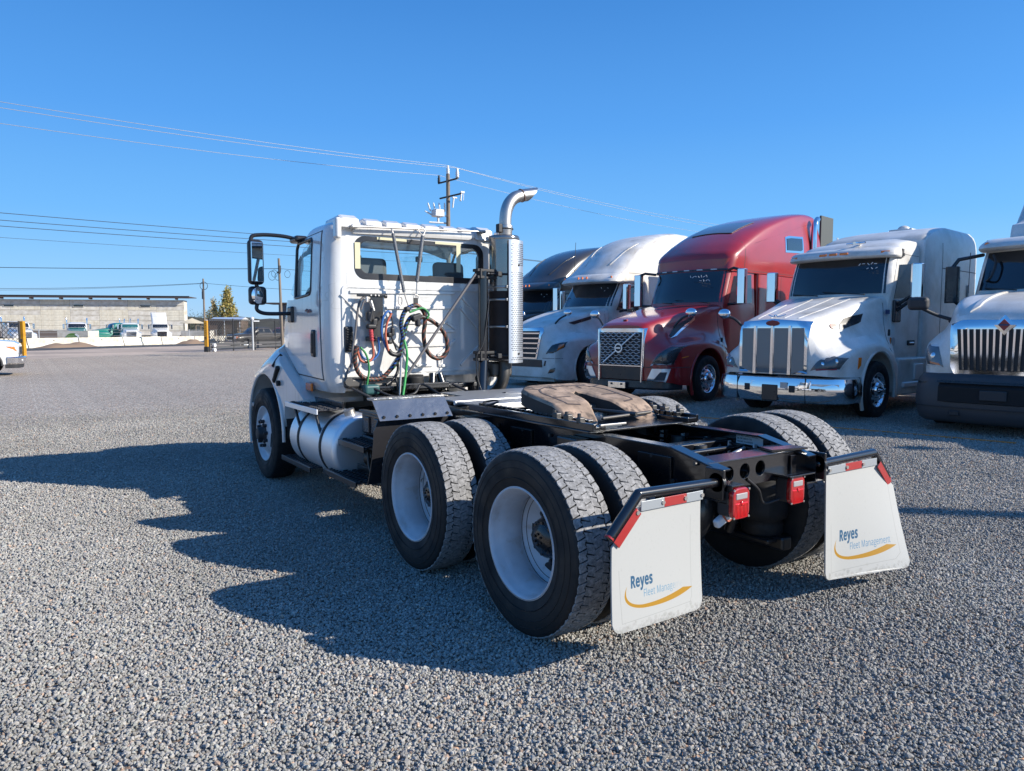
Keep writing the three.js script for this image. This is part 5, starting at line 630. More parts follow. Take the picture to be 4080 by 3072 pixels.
// ---------- trucks beyond the barriers ----------
function farTruck(name, label, pos, paint, roofPaint, kind) {
  const t = thing(name, label, 'truck', [pos[0], 0, pos[1]], Math.PI + (pos[2] ?? -.06));
  const hood = hoodLoft([[-1.3, .56, 1.55, .8, 1.1, .6], [-1.2, .62, 1.62, 1.0, 1.2, .55], [-.6, .72, 1.75, 1.15, 1.35, .5], [0, .8, 1.85, 1.18, 1.4, .5], [.8, .9, 1.95, 1.12, 1.2, .5]], 16); mk('hood', hood, paint, t);
  const cab = cabLoft([[.9, .9, 2.6, 1.0, .1, .08, .04], [1.9, .62, 2.6, 1.0, .2, .08, .2], [2.4, .9, 2.6, .95, .2, .08, .15], [2.5, 1.05, 2.55, .85, .2, .1, .12], [2.54, 1.3, 2.5, .6, .2, .1, .1]], Array.from({ length: 12 }, (_, i) => .9 + 1.64 * i / 11)); mk('cab', cab, roofPaint, t);
  mk('windshield', onBody(cab, '-z', [[-.86, 1.95], [.86, 1.95], [.82, 2.36], [-.82, 2.36]], .008, 8, 4), kind === 'glow' ? PM({ color: C3(.02, .1, .1), roughness: .05, clearcoat: 1 }) : M.darkGlass, t); mk('grille', onBody(hood, '-z', [[-.5, .8], [.5, .8], [.54, 1.48], [-.54, 1.48]], .02, 6, 4), M.chrome, t); for (let i = 0; i < 5; i++) mk('grille_bar', box(.92, .05, .03, 0, .9 + i * .12, -1.345, .01), M.ironBlack, t);
  mk('bumper', sweep([[1.15, -.9], [1.0, -1.3], [0, -1.45], [-1.0, -1.3], [-1.15, -.9]], [[0, .4], [.04, .5], [.02, .75], [-.1, .75], [-.1, .4]], 24), M.chrome, t);
  for (const s of [-1, 1]) { mk('mirror', box(.2, .55, .12, s * 1.28, 2.05, .8, .04), M.chrome, t); mk('mirror_arm', poly([[s * .95, 2.3, 1.0], [s * 1.28, 2.3, .8]], .03, 6), M.ironBlack, t); mk('headlight', onBody(hood, '-z', sx([[.72, 1.0], [1.0, 1.02], [1.02, 1.2], [.76, 1.2]], s), .012, 4, 4), M.whiteLens, t); const w = mk('wheel', latheX([[-.13, .3], [-.05, .2], [-.12, 0]], 16), M.rim, t); w.position.set(s * 1.03, .5, 0); mk('tyre', G.tyre, M.rubber, w, true); rearPair(t, s * .92, .5, 3.9); rearPair(t, s * .92, .5, 5.2); if (kind !== 'fairing') mk('exhaust_stack', tube([[s * 1.0, 1.0, 2.8], [s * 1.0, 2.8, 2.8], [s * 1.02, 3.05, 2.85]], .07, 8), M.chrome, t); }
  mk('frame_rail', box(.9, .25, 6.5, 0, .9, 2.6), M.frame, t); if (kind === 'fairing') { mk('roof_fairing', cabLoft([[2.4, 1.2, 2.7, .86, .2, .1, .2], [2.9, 1.55, 2.75, .86, .3, .1, .3], [3.4, 2.0, 2.8, .88, .3, .1, .3], [3.85, 2.5, 2.85, .88, .2, .08, .2]]), M.white, t); } return t;
}
farTruck('far_truck', 'white-roofed truck standing behind the box with the green emblem', [2.05, -90.6], M.green, M.white, 'cab'); farTruck('far_truck', 'white truck with roof beacons beside the green cab beyond the barriers', [7.7, -93.6], M.white, M.white, 'glow'); farTruck('far_truck', 'green truck showing its side beside the white one with beacons', [5.0, -96.2, -1.35], M.green, M.green, 'cab'); farTruck('far_truck', 'white truck with tall roof fairing before the concrete building', [11.1, -94.3], M.whiteDusty, M.whiteDusty, 'fairing'); farTruck('far_truck', 'white truck behind the yellow post and the white pickup', [-3.1, -84.2, .25], M.white, M.white, 'cab');

// ---------- the white tractor in the foreground ----------
function sheetZ(outline, zf, nu = 14, nv = 14, thick = .008) { // upright sheet with thickness, front towards +z, uv over its bounding box
  const bs = outline.map(p => p[1]), as = outline.map(p => p[0]), b0 = Math.min(...bs), b1 = Math.max(...bs), a0 = Math.min(...as), a1 = Math.max(...as);
  const span = b => { const xs = []; outline.forEach((p, i) => { const q = outline[(i + 1) % outline.length]; if (Math.abs(p[1] - q[1]) < 1e-9) { if (Math.abs(p[1] - b) < 1e-6) xs.push(p[0], q[0]); } else { const k = (b - p[1]) / (q[1] - p[1]); if (k >= -1e-9 && k <= 1 + 1e-9) xs.push(p[0] + k * (q[0] - p[0])); } }); return [Math.min(...xs), Math.max(...xs)]; };
  const ys = [...new Set([...bs.map(b => +b.toFixed(4)), ...Array.from({ length: nv + 1 }, (_, j) => +(b0 + (b1 - b0) * j / nv).toFixed(4))])].sort((p, q) => p - q), R = ys.map(b => [b, ...span(b)]);
  const P = (i, j, k) => { const [b, l, r] = R[j], a = l + (r - l) * i / nu; return [a, b, zf(a, b) - k * thick]; }, m = ys.length - 1;
  const f = grid((u, v) => P(Math.round(u * nu), Math.round(v * m), 0), nu, m), bk = grid((u, v) => P(nu - Math.round(u * nu), Math.round(v * m), 1), nu, m), rim = []; for (let i = 0; i <= nu; i++) rim.push([i, 0]); for (let j = 1; j <= m; j++) rim.push([nu, j]); for (let i = nu - 1; i >= 0; i--) rim.push([i, m]); for (let j = m - 1; j >= 0; j--) rim.push([0, j]);
  const rg = grid((u, v) => { const [i, j] = rim[Math.round(u * (rim.length - 1))]; return P(i, j, v < .5 ? 1 : 0); }, rim.length - 1, 1);
  const p = f.attributes.position, uv = f.attributes.uv; for (let i = 0; i < p.count; i++) uv.setXY(i, (p.getX(i) - a0) / (a1 - a0), (p.getY(i) - b0) / (b1 - b0)); return { front: f, rest: [bk, rg] };
}
{
  const t = thing('tractor_truck', 'white day-cab tractor with bare black chassis and white mud flaps in the foreground', 'truck'), W = M.white, B = M.blackPaint;
  // chassis
  const railPts = [[-5.9, .77], [-5.9, 1.01], [.355, 1.01], [.71, .93], [.71, .77]];
  for (const s of [-1, 1]) { const x0 = s < 0 ? -.436 : .426, fx = s < 0 ? -.3925 : .3925; mk('frame_rail', [side(railPts, x0, x0 + .01), box(.085, .012, 6.255, fx - s * .005, 1.008, -2.7725, .003), box(.085, .012, .366, fx - s * .005, .9705, .5345, .003, [.2215, 0, 0]), box(.085, .012, 6.61, fx - s * .005, .774, -2.595, .003)], B, t); }
  const cm = mk('crossmember', [ext([[-.42, .80], [.42, .80], [.42, .955], [-.42, .955]], .012, .002, [circle(-.25, .882, .043), circle(-.112, .884, .043), circle(.025, .887, .043)]).translate(0, 0, .612), box(.83, .012, .16, 0, .953, .545, .004), box(.83, .012, .07, 0, .806, .58, .004)], B, t);
  mk('gusset', [plan([[.16, .60], [.42, .66], [.42, .48], [.2, .48]], .962, .974), box(.14, .13, .012, .36, .87, .635, .003), box(.24, .01, .12, .26, .838, .68, .003)], B, cm);
  mk('crossmember', [box(.83, .2, .16, 0, .9, -.66, .01), box(.83, .2, .1, 0, .9, -2.2, .01), box(.83, .2, .1, 0, .9, -3.3, .01)], B, t); mk('crossmember', [box(.83, .15, .1, 0, .88, .05, .01), cyl([-.42, .92, .2], [.42, .92, .2], .016)], B, t); mk('brake_rod', cyl([.1, .9, .33], [.3, .93, .3], .012), M.steel, t);
  for (const z of [0, -1.32]) { const ax = mk('axle', [cyl([-1.0, .506, z], [1.0, .506, z], .085, .085, 16), new THREE.SphereGeometry(.25, 20, 14).scale(.95, 1, 1.05).translate(0, .52, z)], M.frame, t); mk('drive_shaft', cyl([0, .62, z - .2], [0, .66, z - 1.1], .055), M.frame, ax);
    for (const s of [-1, 1]) { mk('air_spring', [lathe([[.0, .34], [.11, .34], [.13, .36], [.135, .42], [.12, .44], [.15, .46], [.162, .5], [.158, .56], [.15, .60], [.155, .66], [.14, .70], [.06, .70], [.06, .76], [0, .76]], 28).translate(s * .55, 0, z + .26)], M.rubber, t); mk('spring_beam', [box(.1, .09, .75, s * .55, .315, z + .08, .02), box(.28, .03, .3, s * .55, .335, z + .26, .01)], M.frame, t); mk('brake_chamber', [cyl([s * .62, .66, z - .2], [s * .62, .66, z - .4], .09, .09, 16), cyl([s * .72, .506, z], [s * .8, .506, z], .2, .2, 24)], M.frame, t); mk('shock_absorber', cyl([s * .36, .36, z + .15], [s * .4, .85, z + .3], .035), M.frame, t); } }
  // wheels
  for (const z of [0, -1.32]) for (const s of [-1, 1]) { dualWheel(t, s * 1.08, z, false, s > 0); dualWheel(t, s * .735, z, true, s > 0); }
  const s1 = steerWheel(t, -1.05, .506, -5.06, false), s2 = steerWheel(t, 1.05, .506, -5.06, true); mk('axle', cyl([-.95, .48, -5.06], [.95, .48, -5.06], .07), M.frame, t);
  // slider, base plate and coupling
  const slidePlate = mk('slide_plate', [box(1.0, .014, 1.25, 0, 1.026, -.88, .004)], B, t);
  for (const s of [-1, 1]) { mk('slide_rail', [box(.09, .03, 1.5, s * .42, 1.046, -.98, .006), box(.03, .05, 1.5, s * .47, 1.056, -.98, .006)], B, t); const teeth = []; for (let i = 0; i < 22; i++) teeth.push(box(.045, .03, .032, s * .405, 1.075, -1.66 + i * .062, .004)); mk('rail_teeth', teeth, M.frame, t); mk('clamp_block', [box(.05, .05, .04, s * .46, 1.085, -.38, .01), box(.05, .05, .05, s * .45, 1.09, -.52, .01), box(.05, .05, .05, s * .45, 1.09, -.64, .01)], M.darkSteel, t); for (let i = 0; i < 3; i++) mk('clamp_bolt', cyl([s * .455, 1.1, -.4 - i * .13], [s * .455, 1.13, -.4 - i * .13], .013, .013, 6), M.darkSteel, t);
    mk('pedestal', [side([[-1.0, 1.04], [-.92, 1.14], [-.72, 1.12], [-.56, 1.04]], s > 0 ? .26 : -.38, s > 0 ? .38 : -.26, .006)], B, t); }
  for (let i = 0; i < 3; i++) mk('stop_bar', box(.22, .012, .02, -.36 + .02 * i, 1.045 + i * .012, -.27 + .02 * i, .002), M.steel, t);
  const F = z => z < -.66 ? 1.168 + (-.66 - z) * .15 : 1.168 - .37 * Math.pow(z + .66, 1.15) - .05 * smooth(-.66, -.36, z), OUT = table([[-1.225, .0], [-1.21, .26], [-1.17, .36], [-1.08, .43], [-.95, .452], [-.7, .456], [-.5, .447], [-.42, .41], [-.375, .33]]), INN = table([[-1.225, 0], [-.935, 0], [-.925, .03], [-.88, .052], [-.75, .07], [-.62, .115], [-.5, .165], [-.42, .2], [-.375, .25]]);
  const half = (dy, k = 1) => (u, v) => { const z = -1.225 + .85 * v, o = OUT(z)[0] * k, i = Math.min(o, INN(z)[0]), x = i + (o - i) * u, e = Math.min(1, (o - x) / .03), e2 = z > -.93 ? Math.min(1, (x - i) / .018) : 1; return [x, F(z) + dy - (dy === 0 ? .022 * (1 - Math.sqrt(Math.max(0, 1 - Math.pow(1 - e, 2)))) + .012 * Math.pow(1 - e2, 2) : 0), z]; }, fit = f => (u, v) => { const [x, y, z] = f(u, v); return [x * .93, y, -1.25 + (z + 1.225) * .9]; };
  const top = grid(fit(half(0)), 22, 60), bot = grid(fit(half(-.11)), 22, 60), rimO = grid(fit((u, v) => half(u < .5 ? 0 : -.11)(1, v)), 1, 60), rimI = grid(fit((u, v) => half(u < .5 ? 0 : -.11)(0, v)), 1, 60);
  const fw = mk('fifth_wheel', [top, mirrorX(top)], new THREE.MeshStandardMaterial().copy(M.plate5), t); fw.material.side = THREE.DoubleSide;
  const dark = SM({ color: C3(.03, .027, .025), roughness: .7, side: THREE.DoubleSide }); mk('plate_skirt', [bot, mirrorX(bot), rimO, mirrorX(rimO), rimI, mirrorX(rimI)], dark, fw);
  const grooveM = SM({ color: C3(.085, .062, .048), roughness: .55, side: THREE.DoubleSide }), strip = (pts, w = .016) => { const c = new THREE.CatmullRomCurve3(pts.map(p => V(p[0], 0, p[1])), false, 'catmullrom', .1).getPoints(30); return grid((u, v) => { const i = Math.round(v * 30), a = c[Math.max(0, i - 1)], b = c[Math.min(30, i + 1)], d = b.clone().sub(a).normalize(), x = c[i].x - d.z * (u - .5) * w, z = c[i].z + d.x * (u - .5) * w; return [x * .93, F(z) + .0022, -1.25 + (z + 1.225) * .9]; }, 1, 30); };
  for (const s of [-1, 1]) for (const p of [[[0, -1.12], [.18, -1.11], [.28, -1.05], [.33, -.95], [.33, -.62]], [[.33, -.8], [.16, -.8]], [[.33, -.62], [.22, -.6]], [[.28, -1.05], [.38, -1.1]], [[.14, -1.11], [.13, -1.02]]]) mk('grease_groove', strip(p.map(([x, z]) => [x * s, z])), grooveM, fw);
  mk('jaw', [box(.3, .05, .3, 0, 1.1, -.98, .02), cyl([.0, 1.09, -.8], [.1, 1.085, -.45], .015)], M.darkSteel, fw); mk('release_bar', poly([[-.2, 1.075, -.46], [.3, 1.08, -.52]], .012), M.darkSteel, t);
  // aluminium deck behind the cab
  mk('deck_plate', [box(.84, .012, .34, 0, 1.062, -1.86, .003), box(.84, .012, .34, 0, 1.068, -2.26, .003)], M.plate, t); mk('deck_edge', [box(.86, .05, .03, 0, 1.052, -1.675, .008), box(.86, .04, .03, 0, 1.056, -2.06, .008)], M.alu, t); mk('deck_plate', box(1.0, .012, .5, .45, 1.055, -2.75, .003), M.plate, t);
  mk('grab_loop', tube([[-.40, 1.09, -1.62], [-.5, 1.10, -1.42], [-.44, 1.115, -1.40], [-.33, 1.115, -1.58], [-.32, 1.10, -1.68], [-.36, 1.09, -1.7]], .009, 7, 50, true), M.ironBlack, t);
  // mudguard ahead of the drive wheels
  const gp = mk('quarter_guard', [side([[-1.86, .985], [-1.855, .98], [-1.995, 1.128], [-2.002, 1.126]], -1.19, -.56), box(.62, .02, .12, -.875, 1.128, -2.05, .004)], SM({ color: C3(.32, .325, .33), metalness: .8, roughness: .4, roughnessMap: roughTex(.3, 1, 7, 1.2), bumpMap: roughTex(0, 1, 6, 1.5), bumpScale: .012 }), t); gp.castShadow = true; for (let i = 0; i < 6; i++) mk('bolt', cyl([-1.15 + i * .11, 1.005, -1.862], [-1.15 + i * .11, 1.008, -1.878], .011, .011, 6), M.ironBlack, gp);
  mk('mud_guard', [sheetZ([[-1.21, .46], [-.56, .46], [-.56, .98], [-1.17, .98], [-1.205, .9]], (x, y) => -1.93 - .12 * Math.pow((.98 - y) / .5, 2), 10, 12, .01)].map(o => [o.front, ...o.rest]), M.plastic, t); mk('mud_guard', [sheetZ([[.56, .46], [1.21, .46], [1.205, .9], [1.17, .98], [.56, .98]], (x, y) => -1.93 - .12 * Math.pow((.98 - y) / .5, 2), 10, 12, .01)].map(o => [o.front, ...o.rest]), M.plastic, t);
  // battery and air boxes between the tank and the wheels
  mk('battery_box', [box(.42, .2, .5, -.74, .86, -2.55, .03), box(.40, .12, .5, -.75, .69, -2.55, .02), box(.02, .14, .1, -.955, .85, -2.65, .01), box(.02, .14, .1, -.955, .85, -2.45, .01), box(.06, .03, .56, -.93, .955, -2.55, .01)], M.plastic, t); mk('air_tank', [cyl([-.8, .5, -2.75], [-.8, .5, -2.2], .12, .12, 20), cyl([-.62, .6, -2.7], [-.62, .6, -2.15], .09, .09, 16)], M.frame, t); mk('brake_valve', [cyl([-.9, .55, -2.76], [-.86, .55, -2.7], .08, .08, 16), tube([[-.93, .6, -2.7], [-.95, .45, -2.6], [-.9, .4, -2.4], [-.86, .5, -2.2]], .015, 6)], M.darkSteel, t);
  // diamond tread steps
  const stepM = new THREE.MeshStandardMaterial({ color: C3(.045, .045, .05), roughness: .45, metalness: .3, bumpMap: M.plate.bumpMap, bumpScale: .005 });
  const step = (z0, z1, y, x0, x1, lipM = M.frame) => { const L = z1 - z0, zc = (z0 + z1) / 2, m = mk('step', [box(x1 - x0, .012, L, (x0 + x1) / 2, y, zc, .002)], stepM, t), st = []; for (let i = 0; i < 3; i++) for (let j = 0; j < Math.round(L / .06); j++) st.push(box(.045, .012, .02, x0 + .05 + i * (x1 - x0 - .1) / 2, y + .011, z0 + .05 + j * .06 + (i % 2) * .03, .004, [0, .5, 0])); mk('step_studs', st, stepM, m); mk('step_lip', [box(.014, .05, L + .02, x0 - .005, y - .012, zc, .004)], lipM, m); mk('step_rail', [box(.02, .06, L, x1, y + .03, zc, .005)], M.frame, m); return m; };
  step(-4.16, -3.24, .93, -1.19, -.94, M.alu); step(-4.32, -3.46, .36, -1.19, -.95); step(-3.08, -2.34, .415, -1.19, -.95); step(-2.93, -2.33, .70, -1.12, -.86);
  mk('step_bracket', [cyl([-1.17, .9, -3.95], [-1.15, .72, -3.86], .014), cyl([-1.17, .9, -3.35], [-1.15, .7, -3.25], .014), cyl([-.95, .36, -4.2], [-.6, .8, -4.2], .02), cyl([-.95, .36, -3.6], [-.6, .75, -3.6], .02), cyl([-.95, .42, -2.9], [-.6, .78, -2.9], .02), cyl([-.95, .42, -2.45], [-.6, .78, -2.45], .02), box(.34, .05, .05, -.68, .70, -2.9, .01), box(.34, .05, .05, -.68, .70, -2.4, .01)], M.frame, t);
  for (const s of [-1, 1]) { const tk = mk('fuel_tank', [lathe([[0, -.62], [.27, -.62], [.3, -.605], [.312, -.58], [.312, .58], [.3, .605], [.27, .62], [0, .62]], 56).rotateX(Math.PI / 2).translate(s * .875, .60, -3.5)], M.alu, t); for (const z of [-3.82, -3.2]) mk('tank_strap', [new THREE.CylinderGeometry(.318, .318, .045, 56, 1, true).rotateX(Math.PI / 2).translate(s * .875, .6, z), new THREE.CylinderGeometry(.314, .314, .06, 56, 1, true).rotateX(Math.PI / 2).translate(s * .875, .6, z)], M.ironBlack, tk); mk('filler_cap', cyl([s * .95, .9, -3.05], [s * .965, .945, -3.05], .05, .05, 18), M.steel, tk); mk('tank_bracket', [box(.2, .08, .06, s * .54, .84, -3.82, .01), box(.2, .08, .06, s * .54, .84, -3.2, .01)], M.frame, tk); }
  // ---- cab ----
  const outerRows = [[1.06, -4.9, -3.47, .93, .1, .14, .05], [1.12, -4.94, -3.45, .965, .1, .14, .08], [1.3, -4.98, -3.45, .992, .12, .14, .1], [1.7, -5.0, -3.45, 1.0, .15, .14, .16], [1.95, -4.97, -3.45, .998, .2, .14, .22], [2.3, -4.70, -3.45, .982, .2, .14, .22], [2.58, -4.45, -3.455, .962, .2, .14, .2], [2.655, -4.34, -3.46, .945, .2, .15, .18], [2.69, -4.24, -3.475, .91, .22, .17, .15], [2.708, -4.1, -3.51, .84, .25, .2, .1], [2.714, -4.0, -3.56, .72, .2, .18, .06]];
  const outer = cabLoft(outerRows, [...Array.from({ length: 27 }, (_, i) => 1.06 + 1.52 * i / 26), 2.62, 2.655, 2.672, 2.69, 2.699, 2.708, 2.714]);
  const lvs = [...Array.from({ length: 27 }, (_, i) => 1.06 + 1.52 * i / 26), 2.62, 2.655, 2.672, 2.69, 2.699, 2.708, 2.714], grown = d => cabLoft(outerRows.map(([y, a, b, w, ...r]) => [y, a - .002, b + .002, w + d, ...r]), lvs);
  const inner = cabLoft(outerRows.map(([y, a, b, w, ...r]) => [Math.max(1.24, Math.min(2.62, y)) + y * 1e-4, a + .06, b - .06, w - .055, ...r]));
  const rrect = (x0, y0, x1, y1, r, n = 6) => [[x1 - r, y1 - r, 0], [x0 + r, y1 - r, 1], [x0 + r, y0 + r, 2], [x1 - r, y0 + r, 3]].flatMap(([cx, cy, k]) => Array.from({ length: n + 1 }, (_, i) => { const a = (k + i / n) * Math.PI / 2; return [cx + r * Math.cos(a), cy + r * Math.sin(a)]; }));
  const rearWin = rrect(-.685, 2.205, .695, 2.535, .085), sideWin = [[-4.37, 2.0], [-3.93, 2.02], [-3.895, 2.06], [-3.90, 2.54], [-3.93, 2.57], [-4.33, 2.555], [-4.375, 2.50]], rightWin = [[-4.88, 1.985], [-3.62, 1.98], [-3.62, 2.585], [-4.46, 2.575]], ventWin = [[-4.84, 1.99], [-4.43, 1.98], [-4.42, 2.49], [-4.455, 2.52]], front = rrect(-.91, 1.97, .91, 2.57, .08);
  const cabG = cut(outer, inner, ext(rearWin, .5).translate(0, 0, -3.75), side(sideWin, -1.2, -.8), side(rightWin, .8, 1.2), side(ventWin, -1.2, -.8), ext(front, 1.0).translate(0, 0, -5.35), box(1.66, .3, .6, 0, 1.045, -3.35));
  const cab = mk('cab', cabG, W, t), pane = (n, o, d, tt) => mk(n, onBody(outer, d, o, tt, 8, 8)[0], M.glass, t);
  mk('floor_pan', box(1.7, .03, 1.3, 0, 1.25, -4.1, .01), M.trim, cab);
  const rwf = mk('rear_window_rubber', ext(rrect(-.725, 2.155, .735, 2.57, .11), .016, .003, [rrect(-.665, 2.215, .675, 2.525, .08).reverse()]).translate(0, 0, -3.462), M.plastic, t); mk('rear_window', new THREE.ShapeGeometry(new THREE.Shape(V2(rearWin))).translate(0, 0, -3.47), M.glass, t);
  for (const s of ['-x', '+x']) { if (s === '-x') pane('vent_window', ventWin, s, -.015); else mk('window_divider', poly([[1.0, 1.98, -4.44], [.965, 2.57, -4.40]], .012, 6), M.plastic, t); }
  pane('windshield', front, '-z', -.02);
  for (const k of [-1, 1]) { const S = k < 0 ? '-x' : '+x'; const pr = (o) => side(o, k < 0 ? -1.4 : .6, k < 0 ? -.6 : 1.4), shell = (d, o, ...h) => cut(common(grown(d), pr(o)), outer, ...h); mk('door_gap', shell(.0025, [[-4.372, 1.196], [-3.626, 1.176], [-3.651, 2.622], [-4.428, 2.592], [-4.874, 1.994], [-4.946, 1.72], [-4.766, 1.44]], pr(k < 0 ? sideWin : rightWin), pr(ventWin)), M.trim, t); const sW = k < 0 ? sideWin : rightWin, d = mk('door', shell(.008, [[-4.36, 1.21], [-3.64, 1.19], [-3.665, 2.61], [-4.42, 2.58], [-4.86, 1.99], [-4.93, 1.72], [-4.75, 1.45]], pr(sW), pr(ventWin)), W, t);
    mk('door_window', onBody(outer, S, sW, -.012, 8, 8)[0], M.glass, d); mk('window_rubber', [tube([...sW.map(([z, y]) => [k * (1.004 - (y - 1.95) * .057), y, z])], .016, 6, 80, true, .05)], M.plastic, d);
    mk('door_handle', [box(.035, .27, .085, k * 1.012, 1.535, -3.82, .03, [.05, 0, 0]), box(.02, .2, .04, k * 1.03, 1.535, -3.82, .015, [.05, 0, 0])], M.plastic, d); mk('name_script', [tube([[k * 1.013, 1.855, -4.04], [k * 1.013, 1.875, -4.0], [k * 1.013, 1.845, -3.96], [k * 1.013, 1.87, -3.92], [k * 1.013, 1.85, -3.87]], .006, 5), box(.006, .012, .12, k * 1.011, 1.845, -3.94, .003)], SM({ color: C3(.25, .12, .11), roughness: .5 }), d);
    mk('side_marker', [box(.03, .085, .17, k * .985, 1.09, -4.05, .025)], M.amber, t); mk('sill_seam', onBody(outer, S, [[-4.4, 1.183], [-3.52, 1.163], [-3.52, 1.173], [-4.4, 1.193]], .002, 10, 1, .004), M.trim, cab);
    // mirrors
    const mi = mk('mirror', [box(.16, .46, .10, k * 1.37, 2.36, -4.49, .045)], M.plastic, t); mk('mirror_glass', box(.13, .40, .012, 0, 0, 0, .005).rotateY(-k * .3).translate(k * 1.37, 2.36, -4.432), M.mirror, mi); const m2 = mk('convex_mirror', [box(.18, .19, .09, k * 1.36, 2.02, -4.49, .04)], M.plastic, t); mk('mirror_glass', new THREE.SphereGeometry(.3, 20, 10, 0, 6.284, 0, .29).rotateX(Math.PI / 2).translate(0, 0, -.29).scale(.92, .98, 1).rotateY(-k * .28).translate(k * 1.36, 2.02, -4.44), M.mirror, m2);
    mk('mirror_arm', [tube([[k * .95, 2.60, -4.36], [k * 1.1, 2.635, -4.42], [k * 1.32, 2.64, -4.48], [k * 1.40, 2.62, -4.49], [k * 1.415, 2.55, -4.49]], .02, 8, 30), box(.14, .07, .22, k * .965, 2.6, -4.34, .03), tube([[k * 1.36, 1.95, -4.49], [k * 1.37, 1.88, -4.49], [k * 1.32, 1.845, -4.49], [k * 1.0, 1.84, -4.49]], .02, 8, 30), box(.05, .17, .14, k * 1.015, 1.83, -4.49, .02), cyl([k * 1.36, 2.1, -4.49], [k * 1.37, 2.15, -4.49], .02)], M.plastic, t); }
  // interior seen through the panes
  for (const x of [-.42, .5]) mk('seat', [box(.5, .68, .16, x, 1.92, -3.86, .07, [-.12, 0, 0]), box(.36, .2, .12, x, 2.30, -3.80, .05, [-.08, 0, 0]), box(.5, .16, .5, x, 1.58, -4.1, .05)], M.seat, t);
  mk('dashboard', box(1.75, .28, .42, 0, 1.80, -4.72, .08), M.trim, t); mk('steering_wheel', [new THREE.TorusGeometry(.2, .016, 8, 32).rotateX(-.9).translate(-.42, 1.98, -4.42), cyl([-.42, 1.97, -4.42], [-.42, 1.8, -4.62], .03)], M.trim, t); mk('inner_mirror', [box(.16, .05, .03, -.42, 2.44, -4.2, .01), box(.07, .06, .05, .3, 2.45, -4.1, .01)], M.trim, t);
  for (const [a, b, c, d] of [[-.72, 2.255, -.665, 2.505], [-.49, 2.545, -.17, 2.60 - .03], [.15, 2.56 - .015, .455, 2.57], [.40, 2.27, .45, 2.545]]) mk('masking_tape', box(c - a, d - b, .003, (a + c) / 2, (b + d) / 2, -3.443, 0), M.tape, t);
  // pressed panels of the cab back
  const zb = -3.45, rib = (pts, w = .03, o = .017) => { const out = []; for (let i = 1; i < pts.length; i++) { const [a, b] = pts[i - 1], [c, d] = pts[i], L = Math.hypot(c - a, d - b); out.push(box(L + w * .6, w, o * 2, (a + c) / 2, (b + d) / 2, zb, .006, [0, 0, Math.atan2(d - b, c - a)])); } return mk('pressed_rib', out, W, cab); };
  for (const p of [[[-.77, 2.03], [.37, 2.05]], [[-.40, 1.885], [.38, 1.90]], [[-.16, 1.74], [.279, 1.746], [.388, 1.677]], [[-.115, 1.652], [.377, 1.656]], [[-.19, 1.506], [.24, 1.514]], [[-.34, 1.58], [-.228, 1.469], [-.063, 1.306], [.1, 1.306]], [[.377, 1.556], [.178, 1.411], [.187, 1.3], [.265, 1.294]], [[-.86, 2.0], [-.55, 1.70]], [[-.86, 1.226], [-.3, 1.222]], [[.45, 2.03], [.78, 1.70]], [[.45, 1.3], [.75, 1.56]], [[.02, 1.70], [.02, 1.56]], [[.45, 1.9], [.82, 1.52]]]) rib(p);
  mk('back_panel', [ext(rrect(-.86, 1.235, .86, 2.10, .06), .012, .004, [rrect(-.83, 1.265, .83, 2.07, .05).reverse()]).translate(0, 0, zb - .002)], W, cab);
  mk('roof_lip', [sheetZ([[-.74, 2.585], [.54, 2.61], [.60, 2.64], [.60, 2.675], [-.74, 2.665]], (x, y) => -3.425 + .02 * smooth(2.58, 2.64, y), 14, 4, .05)].map(o => [o.front, ...o.rest]), W, t);
  for (let i = 0; i < 12; i++) mk('rivet', new THREE.SphereGeometry(.006, 8, 6).translate(-.68 + i * .112, 2.625 + i * .0025, -3.408), W, cab);
  for (let i = 0; i < 6; i++) { const x = -.53 + i * .212; mk('roof_rib', [side([[-4.15, 2.68], [-4.05, 2.738], [-3.50, 2.745], [-3.425, 2.715], [-3.41, 2.67]], x - .085, x + .085, .014)], W, t); }
  for (const s of [-1, 1]) mk('roof_corner', [side([[-3.95, 2.62], [-3.85, 2.75], [-3.52, 2.765], [-3.45, 2.73], [-3.425, 2.62]], s > 0 ? .62 : -.86, s > 0 ? .86 : -.66, .03)], W, t);
  for (const s of [-1, 1]) mk('corner_cap', [box(.06, .2, .1, s * .9, 2.62, -3.42, .025), box(.1, .05, .03, s * .83, 2.655, -3.405, .012)], W, t);
  // bonnet and wings
  const hoodG = hoodLoft([[-6.2, .52, 1.42, .82, 1.0, .62], [-6.12, .56, 1.48, .95, 1.06, .6], [-5.9, .62, 1.56, 1.07, 1.13, .58], [-5.5, .72, 1.66, 1.14, 1.24, .52], [-5.1, .82, 1.78, 1.155, 1.37, .5], [-4.85, .88, 1.85, 1.15, 1.43, .48], [-4.5, .93, 1.88, 1.12, 1.40, .48], [-3.9, .95, 1.88, 1.07, 1.3, .48]], 44);
  const hood = mk('hood', cut(hoodG, cyl([-1.6, .52, -5.13], [-.7, .52, -5.13], .665, .665, 44), cyl([.7, .52, -5.13], [1.6, .52, -5.13], .665, .665, 44), side([[-4.86, 1.62], [-4.78, 1.43], [-3.98, .97], [-3.97, .92], [-4.46, .905], [-4.5, .3], [-3.0, .3], [-3.0, 2.6], [-4.9, 2.6]], -1.5, 1.5)), W, t);
